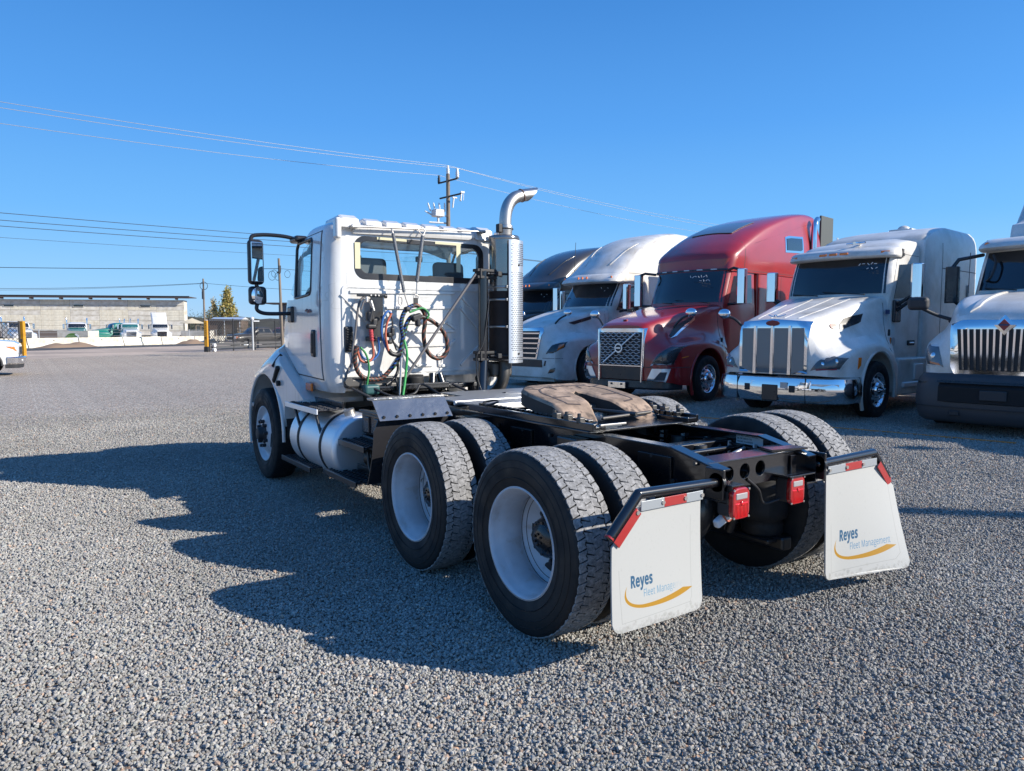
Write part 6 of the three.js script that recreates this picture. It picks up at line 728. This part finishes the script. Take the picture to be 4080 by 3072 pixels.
  for (const s of [-1, 1]) { mk('arch_lip', tube(Array.from({ length: 17 }, (_, i) => { const a = Math.PI * (-.1 + 1.12 * i / 16); return [s * 1.13, .52 + .665 * Math.sin(a), -5.13 - .665 * Math.cos(a)]; }), .02, 6, 40), W, t); mk('inner_arch', [new THREE.CylinderGeometry(.69, .69, .5, 36, 1, true, 0, Math.PI).rotateZ(Math.PI / 2).translate(s * .85, .52, -5.13)], SM({ color: C3(.03, .03, .03), roughness: .9, side: THREE.DoubleSide }), t);
    mk('hood_latch', [box(.05, .235, .055, s * 1.14, 1.19, -4.66, .02, [-.78 + .0, 0, 0].map((a, i) => i === 0 ? .75 : a)), tube([[s * 1.15, 1.27, -4.74], [s * 1.12, 1.33, -4.72], [s * 1.06, 1.40, -4.72]], .018, 6), cyl([s * 1.13, 1.1, -4.58], [s * 1.16, 1.1, -4.58], .03)], M.rubber, t); mk('arch_strip', box(.1, .05, .12, s * 1.08, .78, -5.70, .012, [.0, 0, 0]), M.reflWhite, t);
    mk('headlight', onBody(hoodG, '-z', sx([[.72, 1.0], [.96, 1.02], [.98, 1.22], [.76, 1.24]], s), .012, 5, 5), M.whiteLens, t); }
  mk('bumper', sweep([[1.06, -5.98], [.98, -6.18], [.6, -6.3], [0, -6.32], [-.6, -6.3], [-.98, -6.18], [-1.06, -5.98]], [[0, .38], [.03, .45], [.02, .75], [-.1, .78], [-.1, .38]]), M.greyPlastic, t); mk('grille', onBody(hoodG, '-z', [[-.48, .82], [.48, .82], [.5, 1.36], [-.5, 1.36]], .02, 8, 6), M.chrome, t);
  for (let i = 0; i < 6; i++) mk('grille_bar', box(.025, .5, .03, -.35 + i * .14, 1.09, -6.23, .008), M.ironBlack, t);
  // vent on the cab back
  const lv = mk('vent_louver', box(.085, .245, .03, -.80, 1.578, -3.44, .012), M.plastic, t); for (let i = 0; i < 9; i++) mk('louver_blade', box(.06, .012, .022, -.797, 1.48 + i * .024, -3.422, .004, [.5, 0, 0]), M.ironBlack, lv);
  // exhaust
  const ex = [.83, -3.19], mf = mk('muffler', [lathe([[0, 1.34], [.13, 1.34], [.15, 1.355], [.156, 1.37], [.156, 2.60], [.162, 2.605], [.162, 2.63], [.15, 2.645], [.07, 2.65]], 44).translate(ex[0], 0, ex[1])], SM({ color: C3(.30, .28, .26), metalness: .85, roughness: .5, roughnessMap: tRough }), t);
  mk('muffler_wrap', lathe([[.158, 1.36], [.159, 1.37], [.159, 2.06], [.158, 2.07]], 44).translate(ex[0], 0, ex[1]), SM({ color: C3(.042, .036, .033), roughness: .75, metalness: .3, map: dataTex(128, (u, v) => { const a = fbm(u * 6, v * 6, 4, 6); return [.8 + .3 * a, .75 + .2 * a, .72 + .18 * a]; }, true, 2) }), mf);
  for (const y of [1.70, 1.98, 2.11]) mk('band_clamp', [new THREE.TorusGeometry(.161, .008, 6, 44).rotateX(Math.PI / 2).scale(1, 1.6, 1).translate(ex[0], y, ex[1]), box(.05, .03, .03, ex[0] - .06, y, ex[1] + .16, .005)], M.steel, mf);
  const shA = (a, r, y) => [ex[0] + r * Math.sin(a), y, ex[1] + r * Math.cos(a)], sh = grid((u, v) => shA(-.34 + 1.5 * u, .198, 1.325 + 1.265 * v), 20, 4);
  const shd = mk('heat_shield', [sh, grid((u, v) => shA(-.34 + 1.5 * (1 - u), .194, 1.325 + 1.265 * v), 20, 4)], M.satin, t); const slots = []; for (let r = 0; r < 62; r++) { const y = 1.36 + r * .0195; if ((r > 46 && r < 50) || (r > 1 && r < 5)) continue; for (let c = 0; c < 9; c++) { const a = -.16 + c * .13 + (r % 2) * .065, p = shA(a, .1985, y); slots.push(box(.015, .0075, .002, ...p.map((q, i) => i === 3 ? q : q)).translate(-p[0], -p[1], -p[2]).rotateY(a).translate(...p)); } } mk('shield_slots', slots, M.ironBlack, shd); for (const y of [1.42, 2.335]) mk('shield_bolt', cyl(shA(.28, .197, y), shA(.28, .206, y), .012, .012, 8), M.ironBlack, shd);
  const st = mk('exhaust_stack', [tube([[.845, 2.60, ex[1]], [.845, 2.72, ex[1]], [.846, 2.82, ex[1]], [.86, 2.91, ex[1]], [.90, 2.995, ex[1]], [.965, 3.055, ex[1]], [1.045, 3.085, ex[1]]], .064, 22, 60), lathe([[.066, 2.65], [.072, 2.66], [.072, 2.70], [.078, 2.705], [.078, 2.755], [.07, 2.76]], 28).translate(.845, 0, ex[1])], M.steel, t); mk('stack_tip', (() => { const g = new THREE.CylinderGeometry(.065, .066, .15, 24, 6, true), p = g.attributes.position; for (let i = 0; i < p.count; i++) { const k = (p.getY(i) + .085) / .17; p.setY(i, p.getY(i) + k * (p.getX(i) * -1.2)); } g.rotateZ(-Math.PI / 2 + .2); return g.translate(1.118, 3.10, ex[1]); })(), PM({ color: C3(.5, .49, .47), metalness: 1, roughness: .38, side: THREE.DoubleSide }), st);
  mk('weld_seam', new THREE.TorusGeometry(.067, .005, 6, 26).rotateY(Math.PI / 2).rotateZ(.3).translate(1.048, 3.086, ex[1]), SM({ color: C3(.2, .09, .05), roughness: .9 }), st); mk('stack_clamp', [new THREE.TorusGeometry(.079, .008, 6, 28).rotateX(Math.PI / 2).translate(.845, 2.72, ex[1]), box(.05, .09, .06, .755, 2.72, ex[1] + .02, .01)], M.ironBlack, st);
  mk('exhaust_post', [cyl([.555, 2.27, -3.17], [.555, 1.35, -3.17], .052, .052, 20), cyl([.555, 1.35, -3.17], [.49, .99, -3.1], .052, .056, 20)], M.blackPaint, t); for (const y of [2.24, 1.40]) { mk('exhaust_bracket', [box(.32, .03, .1, .62, y + .035, -3.17, .006), box(.32, .03, .1, .62, y - .035, -3.17, .006), box(.02, .1, .12, .5, y, -3.17, .005), cyl([.6, y, -3.1], [.75, y, -3.06], .012), box(.05, .05, .04, .68, y, -3.06, .008), new THREE.TorusGeometry(.163, .012, 6, 40).rotateX(Math.PI / 2).translate(ex[0], y, ex[1])], M.ironBlack, t); } mk('exhaust_pipe', [tube([[.83, 1.34, ex[1]], [.82, 1.15, ex[1]], [.78, 1.0, ex[1] - .1], [.6, .9, ex[1] - .4]], .06, 14, 24)], M.darkSteel, t);
  mk('brace_rod', cyl([.46, 2.235, -3.16], [-.33, 1.20, -3.19], .014, .014, 10), M.hoseGrey, t); mk('exhaust_wire', tube([[.60, 1.98, -3.12], [.5, 1.5, -3.1], [.44, 1.42, -3.1], [.44, 1.2, -3.1], [.47, 1.02, -3.05]], .006, 5), M.hoseBlack, t); mk('heat_box', [box(.26, .16, .2, .82, 1.25, -3.3, .03), cyl([.7, 1.22, -3.3], [.55, 1.15, -3.25], .05)], M.darkSteel, t); mk('tank_cover', [box(.1, .12, .02, .93, 1.26, -3.42, .01), box(.14, .14, .06, 1.0, 1.24, -3.5, .02)], W, t);
  // rod, springs and hoses on the cab back
  mk('hanger_rod', [cyl([-.75, 2.642, -3.36], [.68, 2.70, -3.36], .0095, .0095, 10), ...[[-.75, 2.642], [.68, 2.70]].map(([x, y]) => box(.07, .035, .1, x, y, -3.40, .012))], M.steel, t);
  mk('tender_spring', [cyl([-.372, 2.60, -3.33], [-.285, 2.035, -3.28], .017, .017, 10)], M.spring, t); mk('tender_spring', [cyl([-.05, 2.60, -3.33], [-.145, 2.14, -3.28], .019, .019, 10)], M.spring, t); for (const g of [tube([[-.385, 2.66, -3.36], [-.375, 2.63, -3.34], [-.372, 2.60, -3.33]], .006, 5), tube([[-.285, 2.035, -3.28], [-.262, 1.96, -3.28], [-.24, 1.90, -3.28]], .007, 5), new THREE.TorusGeometry(.025, .006, 6, 18).scale(.8, 1.6, 1).translate(-.318, 1.955, -3.3)]) mk('spring_hook', g, M.steel, t); for (const g of [tube([[-.05, 2.60, -3.33], [-.085, 2.655, -3.35], [-.05, 2.69, -3.36], [-.015, 2.655, -3.35], [-.05, 2.60, -3.33]], .006, 5), tube([[-.145, 2.14, -3.28], [-.15, 2.05, -3.28], [-.155, 1.99, -3.28]], .008, 5), new THREE.TorusGeometry(.024, .006, 6, 18).translate(-.155, 1.99, -3.28)]) mk('spring_hook', g, M.steel, t); mk('spring_strap', box(.05, .09, .012, -.16, 1.94, -3.28, .005), M.hoseBlack, t);
  const H = (pts, z) => pts.map(p => [p[0], p[1], p[2] ?? z]);
  const wrap = (hue) => SM({ color: 0xffffff, roughness: .5, map: dataTex(128, (u, v) => { const k = ((u * 8 + v * 2) % 2), q = hash(Math.floor(u * 8), Math.floor(v * 2)); const on = k > 1.25 && Math.abs(((v * 2) % 1) - .5) < .36; return !on ? g1(.10) : hue === 0 ? [.52, .27, .18] : q < .55 ? [.16, .36, .66] : [.2, .52, .34]; }, true, 1) });
  const wo = wrap(0), wb = wrap(1); for (const [m, n] of [[wo, 4], [wb, 3]]) m.map.repeat.set(n, 2);
  const bundle = (n, pts, z, m) => mk(n, tube(H(pts, z), .0215, 12, 120), m, t, true);
  bundle('hose_bundle', [[-.785, 1.52], [-.80, 1.435], [-.80, 1.357], [-.772, 1.27], [-.71, 1.212], [-.619, 1.193], [-.533, 1.205], [-.445, 1.275]], -3.28, wo); bundle('hose_bundle', [[-.445, 1.275], [-.374, 1.354], [-.337, 1.442], [-.318, 1.523], [-.29, 1.628], [-.262, 1.725], [-.216, 1.79], [-.171, 1.807]], -3.28, wb);
  bundle('hose_bundle', [[-.31, 1.60], [-.329, 1.717], [-.315, 1.798], [-.269, 1.871], [-.206, 1.904]], -3.26, wb); bundle('hose_bundle', [[-.206, 1.904], [-.152, 1.905], [-.097, 1.865], [-.070, 1.817], [-.071, 1.734], [-.086, 1.627], [-.078, 1.537], [-.046, 1.453], [.019, 1.394], [.104, 1.384], [.172, 1.441], [.182, 1.526], [.163, 1.601], [.107, 1.685], [.032, 1.743], [-.052, 1.784], [-.144, 1.804]], -3.26, wo);
  mk('bundle_tie', [box(.11, .07, .06, -.17, 1.79, -3.25, .02, [0, 0, .3]), box(.05, .09, .06, -.155, 1.745, -3.25, .02), box(.06, .05, .06, -.27, 1.87, -3.25, .02)], M.hoseBlack, t);
  mk('air_hose', tube(H([[-.637, 1.66], [-.626, 1.558], [-.615, 1.471], [-.624, 1.40], [-.684, 1.361], [-.742, 1.379], [-.766, 1.434], [-.773, 1.504]], -3.28), .0112, 9, 80), M.hoseRed, t); mk('hose_grip', [cyl([-.638, 1.67, -3.28], [-.628, 1.56, -3.28], .02, .016, 12), ...[0, 1, 2, 3].map(i => new THREE.TorusGeometry(.02, .004, 5, 14).rotateX(Math.PI / 2).translate(-.637 + i * .003, 1.65 - i * .025, -3.28))], SM({ color: C3(.45, .05, .06), roughness: .5 }), t);
  mk('air_hose', tube(H([[-.553, 1.60], [-.549, 1.541], [-.546, 1.477], [-.573, 1.414], [-.624, 1.379], [-.70, 1.40], [-.75, 1.45]], -3.30), .0108, 9, 70), M.hoseBlue, t); mk('air_hose', tube(H([[-.43, 1.83], [-.463, 1.846], [-.507, 1.796], [-.53, 1.70], [-.527, 1.613], [-.494, 1.517], [-.46, 1.452]], -3.27), .0112, 9, 70), M.hoseBlue, t); mk('air_hose', tube(H([[-.436, 1.828], [-.483, 1.732], [-.50, 1.629], [-.486, 1.525], [-.461, 1.453], [-.391, 1.43], [-.33, 1.47]], -3.25), .0112, 9, 70), M.hoseRed, t); mk('hose_wrap', tube(H([[-.468, 1.47], [-.44, 1.44], [-.391, 1.428], [-.345, 1.45]], -3.25), .022, 10, 30), M.hoseBlack, t);
  mk('electric_cable', tube(H([[-.757, 1.505], [-.708, 1.449], [-.68, 1.37], [-.673, 1.283], [-.687, 1.196], [-.70, 1.12]], -3.255), .010, 9, 60), M.hoseGreen, t); mk('electric_cable', tube([[-.25, 1.84, -3.235], [-.1, 1.88, -3.235], [-.04, 1.82, -3.235], [-.06, 1.78, -3.235]], .011, 8, 40), M.hoseGreen, t); mk('electric_cable', tube([[-.318, 1.57, -3.22], [-.30, 1.443, -3.2], [-.318, 1.266, -3.19], [-.344, 1.146, -3.17], [-.385, 1.0, -3.14]], .0125, 9, 60), SM({ color: C3(.03, .30, .07), roughness: .4 }), t);
  mk('suzie_cable', tube(H([[-.62, 2.005], [-.70, 1.95], [-.735, 1.82], [-.75, 1.70], [-.765, 1.59], [-.785, 1.50], [-.80, 1.353], [-.85, 1.26], [-.87, 1.17]], -3.37), .012, 8, 80), M.hoseGrey, t); mk('suzie_cable', tube(H([[-.725, 1.86], [-.69, 1.94], [-.65, 1.952], [-.625, 1.91], [-.607, 1.85]], -3.30), .009, 7, 40), M.hoseGrey, t); mk('suzie_cable', tube(H([[-.437, 1.845], [-.411, 1.781], [-.404, 1.701], [-.422, 1.628], [-.397, 1.556], [-.363, 1.466]], -3.3), .008, 7, 40), M.hoseBlack, t); mk('suzie_cable', tube([[-.36, 1.38, -3.3], [-.35, 1.28, -3.3], [-.40, 1.2, -3.28], [-.5, 1.14, -3.25]], .016, 8, 40), M.hoseBlack, t);
  mk('hose_bracket', [box(.13, .44, .012, -.535, 1.78, -3.37, .004), box(.30, .03, .03, -.585, 2.0, -3.37, .006), box(.03, .12, .08, -.49, 1.75, -3.41, .005), box(.1, .05, .1, -.58, 1.58, -3.39, .01), cyl([-.455, 1.995, -3.37], [-.43, 1.995, -3.37], .022, .022, 12)], M.frame, t); for (const x of [-.60, -.555, -.52]) mk('bolt', cyl([x, 2.0, -3.36], [x, 2.0, -3.345], .008, .008, 8), M.steel, t);
  mk('gladhand', [box(.08, .1, .07, -.63, 1.80, -3.31, .025), cyl([-.645, 1.75, -3.29], [-.615, 1.87, -3.29], .022), box(.1, .05, .06, -.62, 1.70, -3.31, .02), box(.06, .08, .06, -.585, 1.74, -3.32, .02)], M.hoseBlack, t); mk('gladhand', [cyl([-.632, 1.945, -3.29], [-.605, 1.85, -3.28], .018, .014), box(.03, .06, .03, -.665, 1.955, -3.3, .01)], M.steel, t); mk('gladhand', [box(.06, .05, .05, -.43, 1.62, -3.31, .02), box(.04, .08, .04, -.405, 1.65, -3.30, .015), box(.05, .04, .04, -.43, 1.55, -3.31, .015)], M.hoseBlack, t);
  // under and behind the cab: suspension beam, dampers, canisters, lines
  mk('cab_support', [box(1.3, .05, .1, -.1, 1.10, -3.30, .012), box(.5, .06, .05, -.08, 1.115, -3.22, .01), cyl([-.62, 1.02, -3.3], [-.62, 1.1, -3.3], .05), cyl([.5, 1.02, -3.3], [.5, 1.1, -3.3], .05)], M.blackPaint, t); mk('cab_air_bag', lathe([[0, 0], [.09, 0], [.1, .03], [.09, .06], [.1, .09], [.09, .12], [0, .12]], 20).translate(-.16, 1.1, -3.33), M.rubber, t); mk('damper', [cyl([.02, 1.05, -3.3], [.06, 1.22, -3.36], .035), cyl([.17, 1.05, -3.3], [.14, 1.22, -3.36], .035)], M.frame, t); mk('cab_mount', [box(.2, .1, .1, -.78, 1.16, -3.36, .03), cyl([-.86, 1.18, -3.33], [-.86, 1.18, -3.28], .04, .04, 16), box(.5, .05, .08, -.6, 1.13, -3.36, .02)], M.darkSteel, t); mk('washer_jug', [box(.16, .1, .12, -.66, 1.10, -3.26, .03)], SM({ color: C3(.03, .09, .09), roughness: .35 }), t);
  mk('gearbox', [box(.56, .42, 1.2, 0, .86, -3.9, .08), cyl([0, .85, -3.3], [0, .8, -2.5], .06, .06, 14)], M.frame, t); mk('air_line', [tube([[-.66, 1.12, -3.22], [-.5, 1.04, -3.1], [-.3, 1.06, -3.05], [-.2, 1.14, -3.1], [-.1, 1.05, -2.9]], .012, 7), tube([[-.85, 1.12, -3.25], [-.6, .99, -3.1], [-.35, 1.0, -2.9], [-.2, 1.03, -2.7]], .014, 7), tube([[.2, 1.12, -3.2], [.35, 1.02, -3.0], [.3, 1.0, -2.8], [.45, 1.06, -2.6]], .012, 7), tube([[-.4, 1.2, -3.25], [-.38, 1.05, -3.2], [-.42, 1.02, -3.0], [-.3, 1.04, -2.75]], .01, 7)], M.hoseBlack, t); mk('stand_pipe', cyl([-.40, .99, -3.17], [-.36, 1.4, -3.2], .011), M.steel, t);
  mk('rail_cover', [box(.3, .03, .7, -.55, 1.03, -2.75, .008), box(.3, .03, .7, .62, 1.03, -2.75, .008)], M.frame, t);
  // ---- rear end: flaps, lamps, sticker ----
  function flapTex(fade) { const c = document.createElement('canvas'); c.width = c.height = 1024; const x = c.getContext('2d'); x.fillStyle = '#e6e6e4'; x.fillRect(0, 0, 1024, 1024); seed = fade ? 91 : 17;
    for (let i = 0; i < 900; i++) { x.fillStyle = `rgba(${rnd() < .5 ? '120,118,112' : '90,86,80'},${.02 + .05 * rnd()})`; const s = 2 + 22 * rnd() * rnd(); x.fillRect(1024 * rnd(), 1024 * rnd() * (.3 + .7 * rnd()), s * .4, s); }
    for (let i = 0; i < 260; i++) { x.fillStyle = `rgba(110,104,96,${.03 + .08 * rnd()})`; x.beginPath(); x.arc(1024 * rnd(), 1024 - 90 * rnd() * rnd(), 3 + 16 * rnd(), 0, 7); x.fill(); }
    x.strokeStyle = '#b9b9b6'; x.lineWidth = 3; x.beginPath(); x.moveTo(fade ? 900 : 905, 150); x.lineTo(fade ? 890 : 935, 880); x.lineTo(870, 930); x.lineTo(100, 950); x.lineTo(85, 500); x.stroke();
    const ink = (a) => { x.save(); x.transform(...a); }; 
    const g2 = x.createLinearGradient(0, 560, 0, 670); g2.addColorStop(0, '#356f99'); g2.addColorStop(1, '#55a3c4');
    ink([.66, 0, 0, 1.06, 200, 672]); x.fillStyle = g2; x.font = 'bold 132px sans-serif'; x.fillText('Reyes', 0, 0); x.lineWidth = 5; x.strokeStyle = g2; x.strokeText('Reyes', 0, 0); x.restore();
    ink([.74, 0, 0, 1.1, 335, 770]); x.font = '82px sans-serif'; if (fade) { const q = x.createLinearGradient(0, 0, 640, 0); q.addColorStop(0, '#7fb2d6'); q.addColorStop(.62, '#8fbad8'); q.addColorStop(.8, '#d5dde2'); q.addColorStop(1, '#e4e5e4'); x.fillStyle = q; } else x.fillStyle = '#6fa3cc'; x.fillText('Fleet Management', 0, 0); x.restore();
    x.fillStyle = '#d9a01e'; x.beginPath(); x.moveTo(165, 650); x.bezierCurveTo(110, 730, 120, 830, 330, 862); x.bezierCurveTo(560, 885, 760, 860, 905, 800); x.lineTo(790, 782); x.bezierCurveTo(640, 822, 480, 840, 330, 832); x.bezierCurveTo(170, 815, 128, 740, 165, 650); x.fill();
    const tx = new THREE.CanvasTexture(c); tx.colorSpace = THREE.SRGBColorSpace; tx.anisotropy = 8; return tx; }
  const flapM = SM({ color: C3(.44, .44, .43), roughness: .5, map: dustTex(1, .3, 1.2) });
  const mkFlap = (outline, zf, fade, bar, strips, label) => { const o = sheetZ(outline, zf, 18, 22, .009), f = mk('mud_flap', o.front, SM({ map: flapTex(fade), color: C3(.50, .50, .485), roughness: .5 }), t, true); f.userData.label = label; mk('flap_back', o.rest, flapM, f); const h = mk('flap_hanger', [...poly(bar, .026, 16)], M.blackPaint, t); const s = Math.sign(bar[1][0]);
    mk('hanger_socket', [cyl([bar[0][0], bar[0][1], bar[0][2]], [s * .44, bar[0][1], bar[0][2]], .05, .05, 20), box(.02, .16, .12, s * .45, .87, .70, .006)], M.frame, h); mk('end_plug', cyl(bar[2], [bar[2][0] + s * .012, bar[2][1] - .012, bar[2][2]], .024, .024, 14), M.reflRed, h);
    for (const [a, b, m] of strips) { const L = Math.hypot(b[0] - a[0], b[1] - a[1]), st = mk('reflector_strip', box(L, .047, .006, (a[0] + b[0]) / 2, (a[1] + b[1]) / 2, zf((a[0] + b[0]) / 2, (a[1] + b[1]) / 2) + .009, .002, [0, 0, Math.atan2(b[1] - a[1], b[0] - a[0])]), m, h); const c = mk('bolt', [cyl([a[0] + (b[0] - a[0]) * .06, a[1] + (b[1] - a[1]) * .06, bar[0][2] + .03], [a[0] + (b[0] - a[0]) * .06, a[1] + (b[1] - a[1]) * .06, bar[0][2] + .040], .011, .011, 8)], M.steel, st); } return f; };
  mkFlap([[-1.165, .262], [-.655, .262], [-.628, .27], [-.613, .288], [-.607, .315], [-.606, .83], [-1.04, .83], [-1.205, .665], [-1.216, .31], [-1.208, .285], [-1.19, .268]], (x, y) => .738 + .03 * Math.pow((.83 - y) / .57, 2) + .012 * Math.sin((x + 1.2) * 5) * (.83 - y), true, [[-.46, .878, .715], [-1.025, .892, .722], [-1.195, .718, .722]], [[[-.60, .838], [-.72, .838], M.reflWhite], [[-.72, .838], [-.875, .838], M.reflRed], [[-.875, .838], [-1.03, .838], M.reflWhite], [[-1.045, .82], [-1.185, .678], M.reflRed]], 'white mud flap with partly worn lettering');
  mkFlap([[.555, .165], [1.19, .155], [1.222, .165], [1.238, .195], [1.215, .665], [1.04, .83], [.497, .83], [.51, .21], [.522, .182], [.54, .168]], (x, y) => .735 + (.13 * Math.pow(Math.max(0, (x - .6) / .62), 1.3) + .01) * Math.pow(Math.max(0, (.83 - y) / .66), 1.25), false, [[.46, .878, .715], [1.025, .892, .722], [1.195, .718, .722]], [[[.50, .838], [.68, .838], M.reflWhite], [[.68, .838], [.86, .838], M.reflRed], [[.86, .838], [1.03, .838], M.reflWhite], [[1.045, .82], [1.185, .678], M.reflRed]], 'white mud flap bent backwards, lettering complete');
  for (const [x, y, z] of [[-.375, .775, .795], [.25, .748, .70]]) { const l = mk('tail_light', [ext(rrect(x - .067, y - .082, x + .067, y + .082, .04), .032, .008).translate(0, 0, z - .016)], M.redLens, t); mk('lamp_housing', [box(.12, .15, .09, x, y, z - .055, .02)], M.ironBlack, l); mk('red_lens', [box(.108, .084, .014, x, y - .036, z + .012, .008)], M.redDeep, l); mk('clear_lens', [box(.092, .034, .014, x, y + .038, z + .012, .006)], SM({ color: C3(.30, .29, .29), roughness: .3 }), l); mk('lens_bars', Array.from({ length: 9 }, (_, i) => box(.003, .07, .006, x - .044 + i * .011, y - .036, z + .018, .001)), M.redLens, l); mk('bulb_glint', [new THREE.SphereGeometry(.012, 10, 8).scale(1, 1, .5).translate(x, y + .0, z + .019)], M.redDeep, l); for (const [a, b] of [[-1, -1], [1, -1], [-1, 1], [1, 1]]) mk('screw', cyl([x + a * .058, y + b * .072, z + .012], [x + a * .058, y + b * .072, z + .019], .006, .006, 8), M.steel, l); }
  mk('lamp_bracket', [box(.1, .008, .1, -.385, .865, .745, .002), box(.1, .008, .1, -.385, .772, .745, .002), box(.008, .1, .1, -.43, .82, .745, .002), box(.16, .008, .09, .24, .84, .66, .002)], B, t); mk('lamp_wire', [tube([[-.42, .75, .72], [-.40, .69, .72], [-.36, .66, .72], [-.33, .70, .73]], .006, 5)], M.hoseRed, t); mk('lamp_wire', [tube([[-.1, .84, .63], [.02, .76, .62], [.1, .67, .6], [.2, .69, .64]], .008, 6)], M.hoseBlack, t); mk('wire_plug', [box(.09, .05, .04, -.40, .665, .70, .015, [0, 0, .4]), box(.05, .05, .04, -.36, .69, .71, .015)], M.porcelain, t); mk('lamp_wire', [tube([[-.39, .74, .72], [-.37, .70, .73], [-.36, .73, .73]], .005, 5)], M.yellow, t);
  { const c = document.createElement('canvas'); c.width = 512; c.height = 176; const x = c.getContext('2d'); x.fillStyle = '#c9d4da'; x.fillRect(0, 0, 512, 176); x.fillStyle = '#1a2126'; x.font = 'bold 42px sans-serif'; ['DO NOT DRILL HOLES', 'IN OR WELD TO', 'FRAME FLANGES'].forEach((l, i) => { x.save(); x.translate(14, 50 + i * 52); x.scale(.93, 1); x.fillText(l, 0, 0); x.restore(); }); const tx = new THREE.CanvasTexture(c); tx.colorSpace = THREE.SRGBColorSpace; const m = mk('warning_sticker', new THREE.PlaneGeometry(.205, .066).rotateY(-Math.PI / 2), SM({ map: tx, roughness: .4 }), t, true); m.position.set(.4235, .966, .243); m.rotation.x = .0; }
  for (const s of [-1, 1]) for (let i = 0; i < 17; i++) mk('bolt', cyl([s * .44, .95 - .12 * (i % 2), -2.0 + i * .16], [s * .454, .95 - .12 * (i % 2), -2.0 + i * .16], .012, .012, 6), M.darkSteel, t);
  for (const s of [-1, 1]) for (const z of [-1.32, 0]) { mk('spring_hanger', [side([[z - .5, .98], [z - .3, .98], [z - .33, .5], [z - .42, .42], [z - .5, .5]], s < 0 ? -.56 : .445, s < 0 ? -.445 : .56, .008), cyl([s * .42, .5, z - .42], [s * .6, .5, z - .42], .03)], M.frame, t); mk('mounting_plate', [box(.012, .2, .26, s * .447, .86, z + .26, .003), box(.2, .014, .26, s * .54, .765, z + .26, .003)], M.frame, t); }
  mk('air_line', [[.41, .93, .006], [.405, .90, .008], [.41, .87, .006]].flatMap(([x, y, r]) => [1, -1].map(s => tube(Array.from({ length: 16 }, (_, i) => [s * (x - .01 - .012 * (i % 2)), y + .012 * Math.sin(i * 1.9 + y * 30), .5 - i * .2]), r, 6, 90))), M.hoseBlack, t);
  mk('air_line', [tube([[.38, .9, .1], [.25, .8, .16], [.3, .7, .2], [.5, .74, .24]], .009, 6), tube([[-.3, .92, -.2], [-.1, .82, -.1], [.12, .86, .05], [.32, .92, .1]], .009, 6), tube([[-.38, .9, .3], [-.28, .8, .35], [-.2, .86, .42], [-.3, .93, .5]], .008, 6)], M.hoseBlack, t);
  for (const [x, z] of [[-.28, .3], [.3, -.25], [.12, .1]]) mk('relay_valve', [cyl([x, .84, z], [x, .94, z], .05, .045, 16), box(.1, .05, .08, x, .86, z, .012), cyl([x - .07, .86, z], [x + .07, .86, z], .018, .018, 8)], M.darkSteel, t);
  for (let i = 0; i < 5; i++) mk('cable_tie', box(.03, .09, .012, .405, .90, .3 - i * .2, .003), M.porcelain, t);
}
renderer.render(scene, camera);
